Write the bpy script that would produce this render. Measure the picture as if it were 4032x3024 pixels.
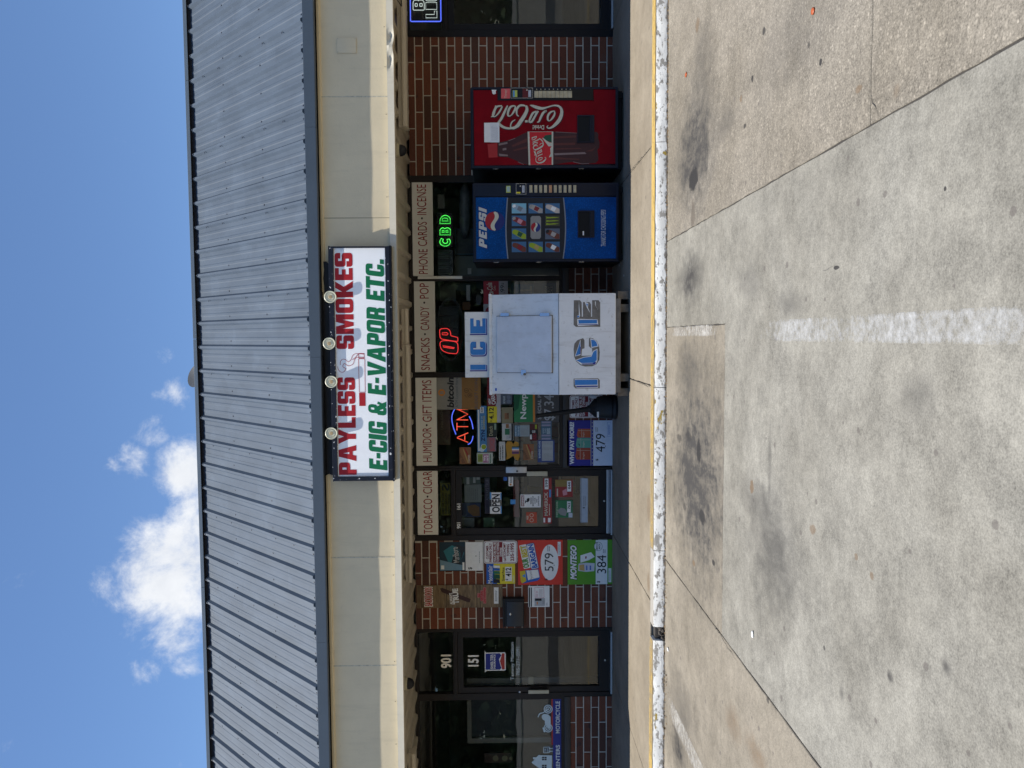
import bpy, bmesh, math, random
from mathutils import Matrix, Vector
from mathutils.geometry import tessellate_polygon
random.seed(7)
for o in list(bpy.data.objects): bpy.data.objects.remove(o)
SC = bpy.context.scene
COL = SC.collection
rad = math.radians

# ------------------------------------------------------------------ camera
# the photograph was taken with the phone on its side: the camera is rolled 90 degrees
EYE = 1.454                      # eye height above the walkway (walkway = Z 0, lot = Z -0.11)
YAW, PITCH, ROLL, FOC = 0.06144, 0.01422, 0.0074, 3024.0
FW = Vector((-math.sin(YAW)*math.cos(PITCH), math.cos(YAW)*math.cos(PITCH), -math.sin(PITCH)))
_r = Vector((math.cos(YAW), math.sin(YAW), 0)); _d = FW.cross(_r)
RT = math.cos(ROLL)*_r + math.sin(ROLL)*_d
DN = -math.sin(ROLL)*_r + math.cos(ROLL)*_d
cam_d = bpy.data.cameras.new('camera'); cam = bpy.data.objects.new('camera', cam_d); COL.objects.link(cam)
m = Matrix.Identity(4)
for i in range(3):
    m[i][0], m[i][1], m[i][2] = DN[i], RT[i], -FW[i]
m[2][3] = EYE
cam.matrix_world = m
cam_d.sensor_width = 36; cam_d.lens = 36*FOC/4032; cam_d.clip_start = .05; cam_d.clip_end = 3000
SC.camera = cam

# ------------------------------------------------------------------ sky, sun, exposure
SUN = Vector((0.34, 0.22, -1.0)).normalized()          # direction the light travels
ELEV = math.asin(-SUN.z); AZ = math.atan2(-SUN.x, -SUN.y)
world = bpy.data.worlds.new('World'); SC.world = world; world.use_nodes = True
wn = world.node_tree.nodes; wl = world.node_tree.links
for n in list(wn): wn.remove(n)
w_out = wn.new('ShaderNodeOutputWorld'); w_bg = wn.new('ShaderNodeBackground')
w_sky = wn.new('ShaderNodeTexSky'); w_sky.sky_type = 'NISHITA'; w_sky.sun_disc = False
w_sky.sun_elevation = ELEV; w_sky.sun_rotation = AZ; w_sky.altitude = 300
w_sky.air_density = 1.0; w_sky.dust_density = 0.0; w_sky.ozone_density = 7.0
w_bg.inputs['Strength'].default_value = 0.115
# clouds: billowing noise on the view direction, gathered into banks low in the sky
def wmath(op, a, b=None, c=None):
    n = wn.new('ShaderNodeMath'); n.operation = op
    for i, v in enumerate((a, b, c)):
        if v is None: continue
        if isinstance(v, (int, float)): n.inputs[i].default_value = v
        else: wl.new(v, n.inputs[i])
    return n.outputs[0]
w_tc = wn.new('ShaderNodeTexCoord')
def wnoise(scale, detail, rough, seed, dist=0.0):
    mp = wn.new('ShaderNodeMapping'); mp.inputs['Location'].default_value = (seed, seed*.37, seed*.71)
    wl.new(w_tc.outputs['Generated'], mp.inputs['Vector'])
    t = wn.new('ShaderNodeTexNoise'); t.inputs['Scale'].default_value = scale
    t.inputs['Detail'].default_value = detail; t.inputs['Roughness'].default_value = rough
    t.inputs['Distortion'].default_value = dist
    wl.new(mp.outputs['Vector'], t.inputs['Vector']); return t.outputs['Fac']
def wbank(direction, radius):
    dv = Vector(direction).normalized()
    vm = wn.new('ShaderNodeVectorMath'); vm.operation = 'DISTANCE'
    wl.new(w_tc.outputs['Generated'], vm.inputs[0]); vm.inputs[1].default_value = dv
    s = wn.new('ShaderNodeMapRange'); s.interpolation_type = 'SMOOTHSTEP'
    s.inputs['From Min'].default_value = radius; s.inputs['From Max'].default_value = radius*.15
    wl.new(vm.outputs['Value'], s.inputs['Value']); return s.outputs['Result']
def pixdir(x, y):
    return FW + RT*((3024-y-1512)/FOC) + DN*((x-2016)/FOC)
def zshift(d, s=1.0): return d
banks = None
for (px, py, rr, wt) in ((700, 2250, .118, 1.0), (640, 2300, .085, .9), (690, 2480, .062, .72), (740, 1860, .066, .8), (770, 2040, .068, .75), (740, 2600, .035, .5),
                         (510, 1830, .045, .55), (600, 1690, .042, .5), (680, 1560, .04, .4), (640, 1390, .025, .35), (580, 2640, .03, .42)):
    b = wmath('MULTIPLY', wbank(pixdir(px, py), rr), wt)
    banks = b if banks is None else wmath('MAXIMUM', banks, b)
big = wnoise(2.2, 2, .5, 3.1)                     # where other banks stand, all round the sky
other = wmath('MULTIPLY', wmath('SUBTRACT', big, .64), 2.2)
field = wmath('MAXIMUM', banks, other)
det = wnoise(15, 12, .66, 1.7, .25)
dens = wmath('ADD', wmath('MULTIPLY', field, 1.25), wmath('MULTIPLY', wmath('SUBTRACT', det, .5), 2.5))
cov = wn.new('ShaderNodeMapRange'); cov.interpolation_type = 'SMOOTHSTEP'
cov.inputs['From Min'].default_value = .34; cov.inputs['From Max'].default_value = 1.25
wl.new(dens, cov.inputs['Value'])
thick = wn.new('ShaderNodeMapRange'); thick.inputs['From Min'].default_value = .5; thick.inputs['From Max'].default_value = 1.3
wl.new(wmath('ADD', wmath('MULTIPLY', field, .8), wmath('MULTIPLY', wmath('SUBTRACT', wnoise(20, 7, .6, 9.2), .5), 1.2)), thick.inputs['Value'])
ccol = wn.new('ShaderNodeMixRGB'); ccol.inputs[1].default_value = (5.6, 5.75, 6.0, 1); ccol.inputs[2].default_value = (3.9, 4.15, 4.6, 1)
wl.new(thick.outputs['Result'], ccol.inputs[0])
w_mix = wn.new('ShaderNodeMixRGB')
wl.new(cov.outputs['Result'], w_mix.inputs[0]); wl.new(w_sky.outputs['Color'], w_mix.inputs[1]); wl.new(ccol.outputs['Color'], w_mix.inputs[2])
wl.new(w_mix.outputs['Color'], w_bg.inputs['Color']); wl.new(w_bg.outputs['Background'], w_out.inputs['Surface'])

sun_d = bpy.data.lights.new('sun', 'SUN'); sun_d.energy = 4.4; sun_d.angle = rad(.53); sun_d.color = (1, .955, .87)
sun = bpy.data.objects.new('sun', sun_d); COL.objects.link(sun)
sun.rotation_euler = SUN.to_track_quat('-Z', 'Y').to_euler(); sun.location = (-20, -15, 50)
SC.view_settings.view_transform = 'Standard'; SC.view_settings.look = 'None'
SC.view_settings.exposure = 0.55; SC.view_settings.gamma = 1.0; SC.view_settings.use_curve_mapping = False
SC.render.engine = 'CYCLES'
SC.cycles.use_denoising = True
SC.cycles.max_bounces = 8; SC.cycles.transparent_max_bounces = 16; SC.cycles.caustics_reflective = False; SC.cycles.caustics_refractive = False

# ------------------------------------------------------------------ measuring
def ray(x, y):
    return FW + RT*((3024-y-1512)/FOC) + DN*((x-2016)/FOC)
def onY(x, y, Y):
    d = ray(x, y); t = Y/d.y; return d.x*t, EYE+d.z*t
def onZ(x, y, Z):
    d = ray(x, y); t = (Z-EYE)/d.z; return d.x*t, d.y*t
class View:                       # a magnified crop of the photograph used for measuring
    def __init__(s, x0, y0, k): s.x0, s.y0, s.k = x0, y0, k
    def __call__(s, a, b): return s.x0+a/s.k, s.y0+b/s.k
    def pt(s, a, b, Y): return onY(*s(a, b), Y)
    def rc(s, a0, b0, a1, b1, Y):
        am, bm = (a0+a1)/2, (b0+b1)/2
        return s.pt(am, b1, Y)[0], s.pt(am, b0, Y)[0], s.pt(a1, bm, Y)[1], s.pt(a0, bm, Y)[1]
VA = View(1200, 0, 1.7015); VB = View(1200, 650, 1.7015); VC = View(1200, 1200, 1.7015)
VD = View(1550, 1800, 2.328); VE = View(1550, 2400, 2.328)
VF = View(1840, 330, 3.456); VG = View(1840, 700, 3.456); VH = View(1600, 1090, 3.687)
VI = View(1700, 1460, 4.1475); VJ = View(2000, 1480, 4.367); VK = View(1700, 1840, 3.0722)
VL = View(1640, 2100, 2.765); VM = View(1600, 690, 4.047); VN = View(2060, 1130, 3.686)
VO = View(1600, 2440, 2.633); VP = View(1600, 2720, 2.633); VT = View(700, 1000, 1.659)
VS5 = View(1180, 800, 4.424); VS6 = View(1180, 1750, 4.424)
VR1 = View(1560, 0, 2.4043)

# ------------------------------------------------------------------ materials
MATS = {}
def nd(t, typ, **kw):
    n = t.nodes.new(typ)
    for k, v in kw.items(): setattr(n, k, v)
    return n
def M(name, col, rough=.55, var=.07, scale=6.0, bump=0.0, metal=0.0, bscale=None, spec=.5, emit=None, es=0.0, coat=0.0, detail=5):
    if name in MATS: return MATS[name]
    mt = bpy.data.materials.new(name); mt.use_nodes = True; t = mt.node_tree
    p = t.nodes['Principled BSDF']
    tc = nd(t, 'ShaderNodeTexCoord'); nz = nd(t, 'ShaderNodeTexNoise')
    nz.inputs['Scale'].default_value = scale; nz.inputs['Detail'].default_value = detail; nz.inputs['Roughness'].default_value = .6
    t.links.new(tc.outputs['Object'], nz.inputs['Vector'])
    rmp = nd(t, 'ShaderNodeMapRange'); rmp.inputs['From Min'].default_value = .3; rmp.inputs['From Max'].default_value = .7
    rmp.inputs['To Min'].default_value = 1-var; rmp.inputs['To Max'].default_value = 1+var
    t.links.new(nz.outputs['Fac'], rmp.inputs['Value'])
    mx = nd(t, 'ShaderNodeVectorMath', operation='SCALE'); mx.inputs[0].default_value = col[:3]
    t.links.new(rmp.outputs['Result'], mx.inputs['Scale']); t.links.new(mx.outputs['Vector'], p.inputs['Base Color'])
    p.inputs['Roughness'].default_value = rough; p.inputs['Metallic'].default_value = metal
    p.inputs['Specular IOR Level'].default_value = spec
    if coat: p.inputs['Coat Weight'].default_value = coat
    if bump:
        b = nd(t, 'ShaderNodeBump'); b.inputs['Strength'].default_value = bump; b.inputs['Distance'].default_value = .01
        n2 = nz
        if bscale:
            n2 = nd(t, 'ShaderNodeTexNoise'); n2.inputs['Scale'].default_value = bscale; n2.inputs['Detail'].default_value = 6
            t.links.new(tc.outputs['Object'], n2.inputs['Vector'])
        t.links.new(n2.outputs['Fac'], b.inputs['Height']); t.links.new(b.outputs['Normal'], p.inputs['Normal'])
    if emit:
        p.inputs['Emission Color'].default_value = (*emit, 1); p.inputs['Emission Strength'].default_value = es
    MATS[name] = mt; return mt
def ink(name, col, rough=.5):
    col = tuple(c*(.92+.22*c) for c in col)
    return M('print_'+name, col, rough, var=.05, scale=25, spec=.35)

# ------------------------------------------------------------------ objects
def tag(o, label=None, cat=None, group=None, kind=None):
    if label: o['label'] = label
    if cat: o['category'] = cat
    if group: o['group'] = group
    if kind: o['kind'] = kind
    return o
def par(o, p):
    if p is None: return o
    o.parent = p
    if p.type == 'EMPTY': o.matrix_parent_inverse = Matrix.Translation(-p.location)
    return o
def thing(name, label, cat, loc=(0, 0, 0), group=None):
    o = bpy.data.objects.new(name, None); COL.objects.link(o); o.location = loc; o.empty_display_size = .1
    return tag(o, label, cat, group)
def link(name, me, mat=None, parent=None):
    o = bpy.data.objects.new(name, me); COL.objects.link(o)
    if mat is not None:
        me.materials.clear(); me.materials.append(mat)
    return par(o, parent)
def mesh(name, vs, fs, mat, parent=None, smooth=False):
    me = bpy.data.meshes.new(name); me.from_pydata([tuple(v) for v in vs], [], fs); me.update()
    if smooth:
        for p in me.polygons: p.use_smooth = True
    return link(name, me, mat, parent)
def bmobj(name, bm, mat, parent=None, smooth=False, autosmooth=None):
    bmesh.ops.recalc_face_normals(bm, faces=bm.faces[:])
    me = bpy.data.meshes.new(name); bm.to_mesh(me); bm.free()
    if smooth:
        for p in me.polygons: p.use_smooth = True
        if autosmooth:
            try: me.set_sharp_from_angle(angle=rad(autosmooth))
            except Exception: pass
    return link(name, me, mat, parent)
def bbox(bm, x0, x1, y0, y1, z0, z1):
    vs = [bm.verts.new((x, y, z)) for x in (x0, x1) for y in (y0, y1) for z in (z0, z1)]
    for f in ((0, 1, 3, 2), (4, 6, 7, 5), (0, 4, 5, 1), (2, 3, 7, 6), (0, 2, 6, 4), (1, 5, 7, 3)):
        bm.faces.new([vs[i] for i in f])
    return vs
def box(name, x0, x1, y0, y1, z0, z1, mat, parent=None, bev=0.0, seg=2):
    bm = bmesh.new(); bbox(bm, x0, x1, y0, y1, z0, z1)
    if bev: bmesh.ops.bevel(bm, geom=bm.edges[:], offset=bev, segments=seg, profile=.6, affect='EDGES')
    return bmobj(name, bm, mat, parent, smooth=bool(bev), autosmooth=40)
def rbox(name, r, y0, y1, mat, parent=None, bev=0.0, seg=2):
    return box(name, r[0], r[1], y0, y1, r[2], r[3], mat, parent, bev, seg)
def rounded(pts, res=5):
    out = []; n = len(pts)
    for i, p in enumerate(pts):
        r = p[2] if len(p) > 2 else 0
        if not r: out.append((p[0], p[1])); continue
        c = Vector(p[:2]); a = Vector(pts[i-1][:2])-c; b = Vector(pts[(i+1) % n][:2])-c
        r = min(r, a.length*.5, b.length*.5)
        s = c+a.normalized()*r; e = c+b.normalized()*r
        for k in range(res+1):
            t = k/res; q = s*(1-t)**2 + c*2*t*(1-t) + e*t*t
            out.append((q.x, q.y))
    return out
def rrect(x0, x1, z0, z1, r): return rounded([(x0, z0, r), (x1, z0, r), (x1, z1, r), (x0, z1, r)])
def circ(cx, cz, rx, rz=None, n=28): return [(cx+rx*math.cos(2*math.pi*i/n), cz+(rz or rx)*math.sin(2*math.pi*i/n)) for i in range(n)]
def shape_bm(bm, loops, Y, depth=0.0):
    """flat figure in a plane facing the lot; loops = [outer, hole, ...] in (X, Z)"""
    v3 = [[Vector((p[0], p[1], 0)) for p in lp] for lp in loops]
    tris = tessellate_polygon(v3); flat = [v for lp in v3 for v in lp]
    vf = [bm.verts.new((v.x, Y, v.y)) for v in flat]
    for t in tris:
        a, b, c = (flat[i] for i in t)
        cr = (b.x-a.x)*(c.y-a.y)-(b.y-a.y)*(c.x-a.x)
        if abs(cr) < 1e-12: continue
        try: bm.faces.new([vf[i] for i in (t if cr > 0 else t[::-1])])
        except ValueError: pass
    if depth:
        k = 0
        for lp in v3:
            n = len(lp); vb = [bm.verts.new((v.x, Y+depth, v.y)) for v in lp]
            for i in range(n):
                j = (i+1) % n
                bm.faces.new([vf[k+i], vf[k+j], vb[j], vb[i]])
            k += n
def figure(name, figs, Y, mat, parent=None, depth=0.0):
    bm = bmesh.new()
    for k, f in enumerate(figs):
        loops = f if isinstance(f[0][0], (tuple, list)) else [f]
        shape_bm(bm, loops, Y, depth)
    if depth: bmesh.ops.recalc_face_normals(bm, faces=bm.faces[:])
    me = bpy.data.meshes.new(name); bm.to_mesh(me); bm.free()
    return link(name, me, mat, parent)
def vpoly(view, pts, Y): return [view.pt(a, b, Y) for a, b in pts]
def vfig(name, view, pts, Y, mat, parent): return figure(name, [vpoly(view, pts, Y)], Y, mat, parent)
def ribbon(strokes, view, Y, name, mat, parent):
    """brush strokes: each a list of (a, b, width) in view pixels, laid flat in plane Y"""
    bm = bmesh.new()
    for st in strokes:
        P = []
        for i in range(len(st)-1):
            p0 = st[max(i-1, 0)]; p1 = st[i]; p2 = st[i+1]; p3 = st[min(i+2, len(st)-1)]
            for k in range(4):
                t = k/4
                P.append(tuple(.5*((2*p1[j])+(-p0[j]+p2[j])*t+(2*p0[j]-5*p1[j]+4*p2[j]-p3[j])*t*t+(-p0[j]+3*p1[j]-3*p2[j]+p3[j])*t**3) for j in range(3)))
        P.append(st[-1]); prev = None
        for i, p in enumerate(P):
            q0 = P[max(i-1, 0)]; q1 = P[min(i+1, len(P)-1)]
            dx, dy = q1[0]-q0[0], q1[1]-q0[1]; L = math.hypot(dx, dy) or 1
            nx, ny = -dy/L*p[2]/2, dx/L*p[2]/2
            A = view.pt(p[0]+nx, p[1]+ny, Y); B = view.pt(p[0]-nx, p[1]-ny, Y)
            cur = (bm.verts.new((A[0], Y, A[1])), bm.verts.new((B[0], Y, B[1])))
            if prev:
                try: bm.faces.new((prev[0], prev[1], cur[1], cur[0]))
                except ValueError: pass
            prev = cur
    for f in bm.faces:
        f.normal_update()
        if f.normal.y > 0: f.normal_flip()
    me = bpy.data.meshes.new(name); bm.to_mesh(me); bm.free()
    return link(name, me, mat, parent)
def tube_bm(bm, pts, r, n=8, closed=False):
    rings = []; N = len(pts); pts = [Vector(p) for p in pts]; up = Vector((.13, .31, .94)).normalized()
    for i, p in enumerate(pts):
        a = pts[(i-1) % N] if closed else pts[max(i-1, 0)]; b = pts[(i+1) % N] if closed else pts[min(i+1, N-1)]
        t = (b-a)
        t = t.normalized() if t.length > 1e-9 else Vector((0, 0, 1))
        u = t.cross(up)
        if u.length < .05: u = t.cross(Vector((1, 0, 0)))
        u.normalize(); v = t.cross(u)
        rr = r[i] if isinstance(r, (list, tuple)) else r
        rings.append([bm.verts.new(p+u*rr*math.cos(2*math.pi*k/n)+v*rr*math.sin(2*math.pi*k/n)) for k in range(n)])
    for i in range(N if closed else N-1):
        A, B = rings[i], rings[(i+1) % N]
        for k in range(n): bm.faces.new((A[k], A[(k+1) % n], B[(k+1) % n], B[k]))
    if not closed:
        bm.faces.new(rings[0]); bm.faces.new(rings[-1][::-1])
def tube(name, pts, r, mat, parent=None, n=8, closed=False):
    bm = bmesh.new(); tube_bm(bm, pts, r, n, closed); return bmobj(name, bm, mat, parent, smooth=True, autosmooth=50)
def lathe_bm(bm, prof, c, axis=(0, 0, 1), n=24):
    ax = Vector(axis).normalized(); u = ax.cross(Vector((.2, 1, .1))).normalized(); v = ax.cross(u); c = Vector(c); rings = []
    for r, h in prof:
        rings.append([bm.verts.new(c+ax*h+(u*math.cos(2*math.pi*k/n)+v*math.sin(2*math.pi*k/n))*max(r, 1e-4)) for k in range(n)])
    for A, B in zip(rings, rings[1:]):
        for k in range(n): bm.faces.new((A[k], A[(k+1) % n], B[(k+1) % n], B[k]))
    bm.faces.new(rings[0]); bm.faces.new(rings[-1][::-1])
def lathe(name, prof, c, mat, parent=None, axis=(0, 0, 1), n=24, sm=35):
    bm = bmesh.new(); lathe_bm(bm, prof, c, axis, n); return bmobj(name, bm, mat, parent, smooth=True, autosmooth=sm)

# ------------------------------------------------------------------ lettering
PENDING = []
def txt(parent, s, rect, Y, mat, bold=0.0, shear=0.0, rot=0, ang=0.0, depth=0.0, mirror=False, track=1.0, name='lettering', line=1.0):
    cu = bpy.data.curves.new('t', 'FONT'); cu.body = s; cu.size = 1; cu.offset = bold; cu.shear = shear
    cu.space_character = track; cu.space_line = line; cu.resolution_u = 3; cu.fill_mode = 'FRONT'; cu.align_x = 'CENTER'
    ob = bpy.data.objects.new('t', cu); COL.objects.link(ob)
    PENDING.append((ob, parent, rect, Y, mat, rot, ang, depth, mirror, name))
def vtxt(parent, s, view, a0, b0, a1, b1, Y, mat, **k): txt(parent, s, view.rc(a0, b0, a1, b1, Y), Y, mat, **k)
def flush_text():
    dg = bpy.context.evaluated_depsgraph_get(); dg.update()
    for ob, parent, rc, Y, mat, rot, ang, depth, mirror, name in PENDING:
        me = bpy.data.meshes.new_from_object(ob.evaluated_get(dg)); cu = ob.data
        bpy.data.objects.remove(ob); bpy.data.curves.remove(cu)
        xs = [v.co.x for v in me.vertices]; ys = [v.co.y for v in me.vertices]
        if not xs: continue
        x0, x1, y0, y1 = min(xs), max(xs), min(ys), max(ys)
        cx, cz = (rc[0]+rc[1])/2, (rc[2]+rc[3])/2; ca, sa = math.cos(rad(ang)), math.sin(rad(ang))
        for v in me.vertices:
            u = (v.co.x-x0)/(x1-x0 or 1); w = (v.co.y-y0)/(y1-y0 or 1)
            if mirror: u = 1-u
            if rot == 90: u, w = 1-w, u
            X = rc[0]+(rc[1]-rc[0])*u-cx; Z = rc[2]+(rc[3]-rc[2])*w-cz
            v.co = (cx+X*ca-Z*sa, Y, cz+X*sa+Z*ca)
        bm = bmesh.new(); bm.from_mesh(me)
        for f in bm.faces:
            f.normal_update()
            if f.normal.y > 0: f.normal_flip()
        bm.to_mesh(me); bm.free()
        link(name, me, mat, parent); me.name = name
    PENDING.clear()
# heavy block capitals for the big signs: (outline, holes...) in a box one unit high
GL = {
 'P': (.64, [[[(0, 0), (0, 1), (.64, 1, .2), (.64, .36, .2), (.27, .36), (.27, 0)], [(.27, .57), (.27, .8), (.38, .8), (.38, .57)]]]),
 'A': (.82, [[[(0, 0), (.24, 1), (.58, 1), (.82, 0), (.54, 0), (.50, .2), (.32, .2), (.28, 0)], [(.36, .4), (.46, .4), (.41, .74)]]]),
 'Y': (.76, [[[(0, 1), (.28, 1), (.38, .68), (.48, 1), (.76, 1), (.52, .4), (.52, 0), (.25, 0), (.25, .4)]]]),
 'L': (.54, [[[(0, 0), (0, 1), (.27, 1), (.27, .23), (.54, .23), (.54, 0)]]]),
 'E': (.56, [[[(0, 0), (0, 1), (.56, 1), (.56, .78), (.27, .78), (.27, .61), (.5, .61), (.5, .4), (.27, .4), (.27, .22), (.56, .22), (.56, 0)]]]),
 'S': (.64, [[[(0, .34), (0, 0, .16), (.64, 0, .16), (.64, .6, .16), (.27, .6), (.27, .8), (.38, .8), (.38, .68), (.64, .68), (.64, 1, .16), (0, 1, .16), (0, .4, .16), (.37, .4), (.37, .2), (.26, .2), (.26, .34)]]]),
 'M': (.92, [[[(0, 0), (0, 1), (.35, 1), (.46, .5), (.57, 1), (.92, 1), (.92, 0), (.67, 0), (.67, .62), (.54, 0), (.38, 0), (.25, .62), (.25, 0)]]]),
 'O': (.66, [[[(0, 0, .2), (.66, 0, .2), (.66, 1, .2), (0, 1, .2)], [(.26, .2, .05), (.4, .2, .05), (.4, .8, .05), (.26, .8, .05)]]]),
 'K': (.74, [[[(0, 0), (0, 1), (.27, 1), (.27, .62), (.45, 1), (.74, 1), (.5, .52), (.76, 0), (.47, 0), (.27, .42), (.27, 0)]]]),
 'C': (.64, [[[(.64, .37), (.64, 0, .2), (0, 0, .2), (0, 1, .2), (.64, 1, .2), (.64, .63), (.38, .63), (.38, .8), (.27, .8), (.27, .2), (.38, .2), (.38, .37)]]]),
 'I': (.27, [[[(0, 0), (0, 1), (.27, 1), (.27, 0)]]]),
 'G': (.66, [[[(.66, .66), (.66, 1, .2), (0, 1, .2), (0, 0, .2), (.66, 0, .1), (.66, .54), (.35, .54), (.35, .36), (.4, .36), (.4, .2), (.27, .2), (.27, .8), (.39, .8), (.39, .66)]]]),
 'V': (.8, [[[(0, 1), (.28, 1), (.4, .3), (.52, 1), (.8, 1), (.55, 0), (.25, 0)]]]),
 'R': (.66, [[[(0, 0), (0, 1), (.64, 1, .2), (.64, .46, .1), (.58, .43), (.66, .3), (.66, 0), (.40, 0), (.39, .35), (.27, .35), (.27, 0)], [(.27, .57), (.27, .8), (.38, .8), (.38, .57)]]]),
 'T': (.64, [[[(0, 1), (.64, 1), (.64, .78), (.455, .78), (.455, 0), (.185, 0), (.185, .78), (0, .78)]]]),
 '&': (.74, [[[(.07, .48, .16), (.07, 1, .22), (.55, 1, .22), (.55, .56, .16), (.47, .5), (.56, .36), (.6, .5), (.74, .46), (.66, .24), (.78, 0), (.5, 0), (.47, .06), (.4, 0, .1), (0, 0, .2), (0, .48, .2)],
              [(.25, .66, .05), (.37, .66, .05), (.37, .86, .05), (.25, .86, .05)], [(.24, .17, .04), (.36, .17, .04), (.24, .4, .04)]]]),
 '-': (.3, [[[(0, .38), (.3, .38), (.3, .58), (0, .58)]]]),
 '.': (.25, [[[(0, 0), (.25, 0), (.25, .22), (0, .22)]]]),
 ' ': (.28, []),
}
def block(parent, s, rect, Y, mat, slant=0.0, gap=.07, depth=0.0, name='letter', grow=0.0):
    W = sum(GL[c][0] for c in s)+gap*(len(s)-1)
    sx = (rect[1]-rect[0])/(W+slant); sz = rect[3]-rect[2]; x = 0
    for c in s:
        w, figs = GL[c]
        if figs:
            F = []
            for f in figs:
                F.append([[(rect[0]+(x+px+slant*pz)*sx, rect[2]+pz*sz) for px, pz in rounded(lp)] for lp in f])
            figure(name, F, Y, mat, parent, depth)
        x += w+gap
def board(name, label, cat, view, a0, b0, a1, b1, Y, mat, thick=.004, group=None, top=True, parent=None, r=0):
    rc = view.rc(a0, b0, a1, b1, Y)
    if r:
        o = figure(name, [rrect(*rc, r)], Y, mat, parent, depth=thick)
    else:
        o = box(name, rc[0], rc[1], Y, Y+thick, rc[2], rc[3], mat, parent)
    if top: tag(o, label, cat, group)
    return o
def patch(parent, view, a0, b0, a1, b1, Y, mat, name='printed_panel', r=0):
    rc = view.rc(a0, b0, a1, b1, Y)
    lp = rrect(*rc, r) if r else [(rc[0], rc[2]), (rc[1], rc[2]), (rc[1], rc[3]), (rc[0], rc[3])]
    return figure(name, [lp], Y, mat, parent)
def rows(parent, view, a0, b0, a1, b1, Y, mat, n, fill=.55, jag=.2, name='fine_print'):
    """lines too small to read: rows of dashes"""
    bm = bmesh.new(); X0, X1, Z0, Z1 = view.rc(a0, b0, a1, b1, Y); h = (Z1-Z0)/n; rg = random.Random(int(a0*7+b0))
    for i in range(n):
        x = X0; zt = Z1-h*i; xe = X1-(X1-X0)*rg.random()*jag
        while x < xe:
            w = min((X1-X0)*(.05+.12*rg.random()), xe-x)
            shape_bm(bm, [[(x, zt-h*fill), (x+w, zt-h*fill), (x+w, zt), (x, zt)]], Y); x += w+(X1-X0)*.025
    me = bpy.data.meshes.new(name); bm.to_mesh(me); bm.free(); return link(name, me, mat, parent)
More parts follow.
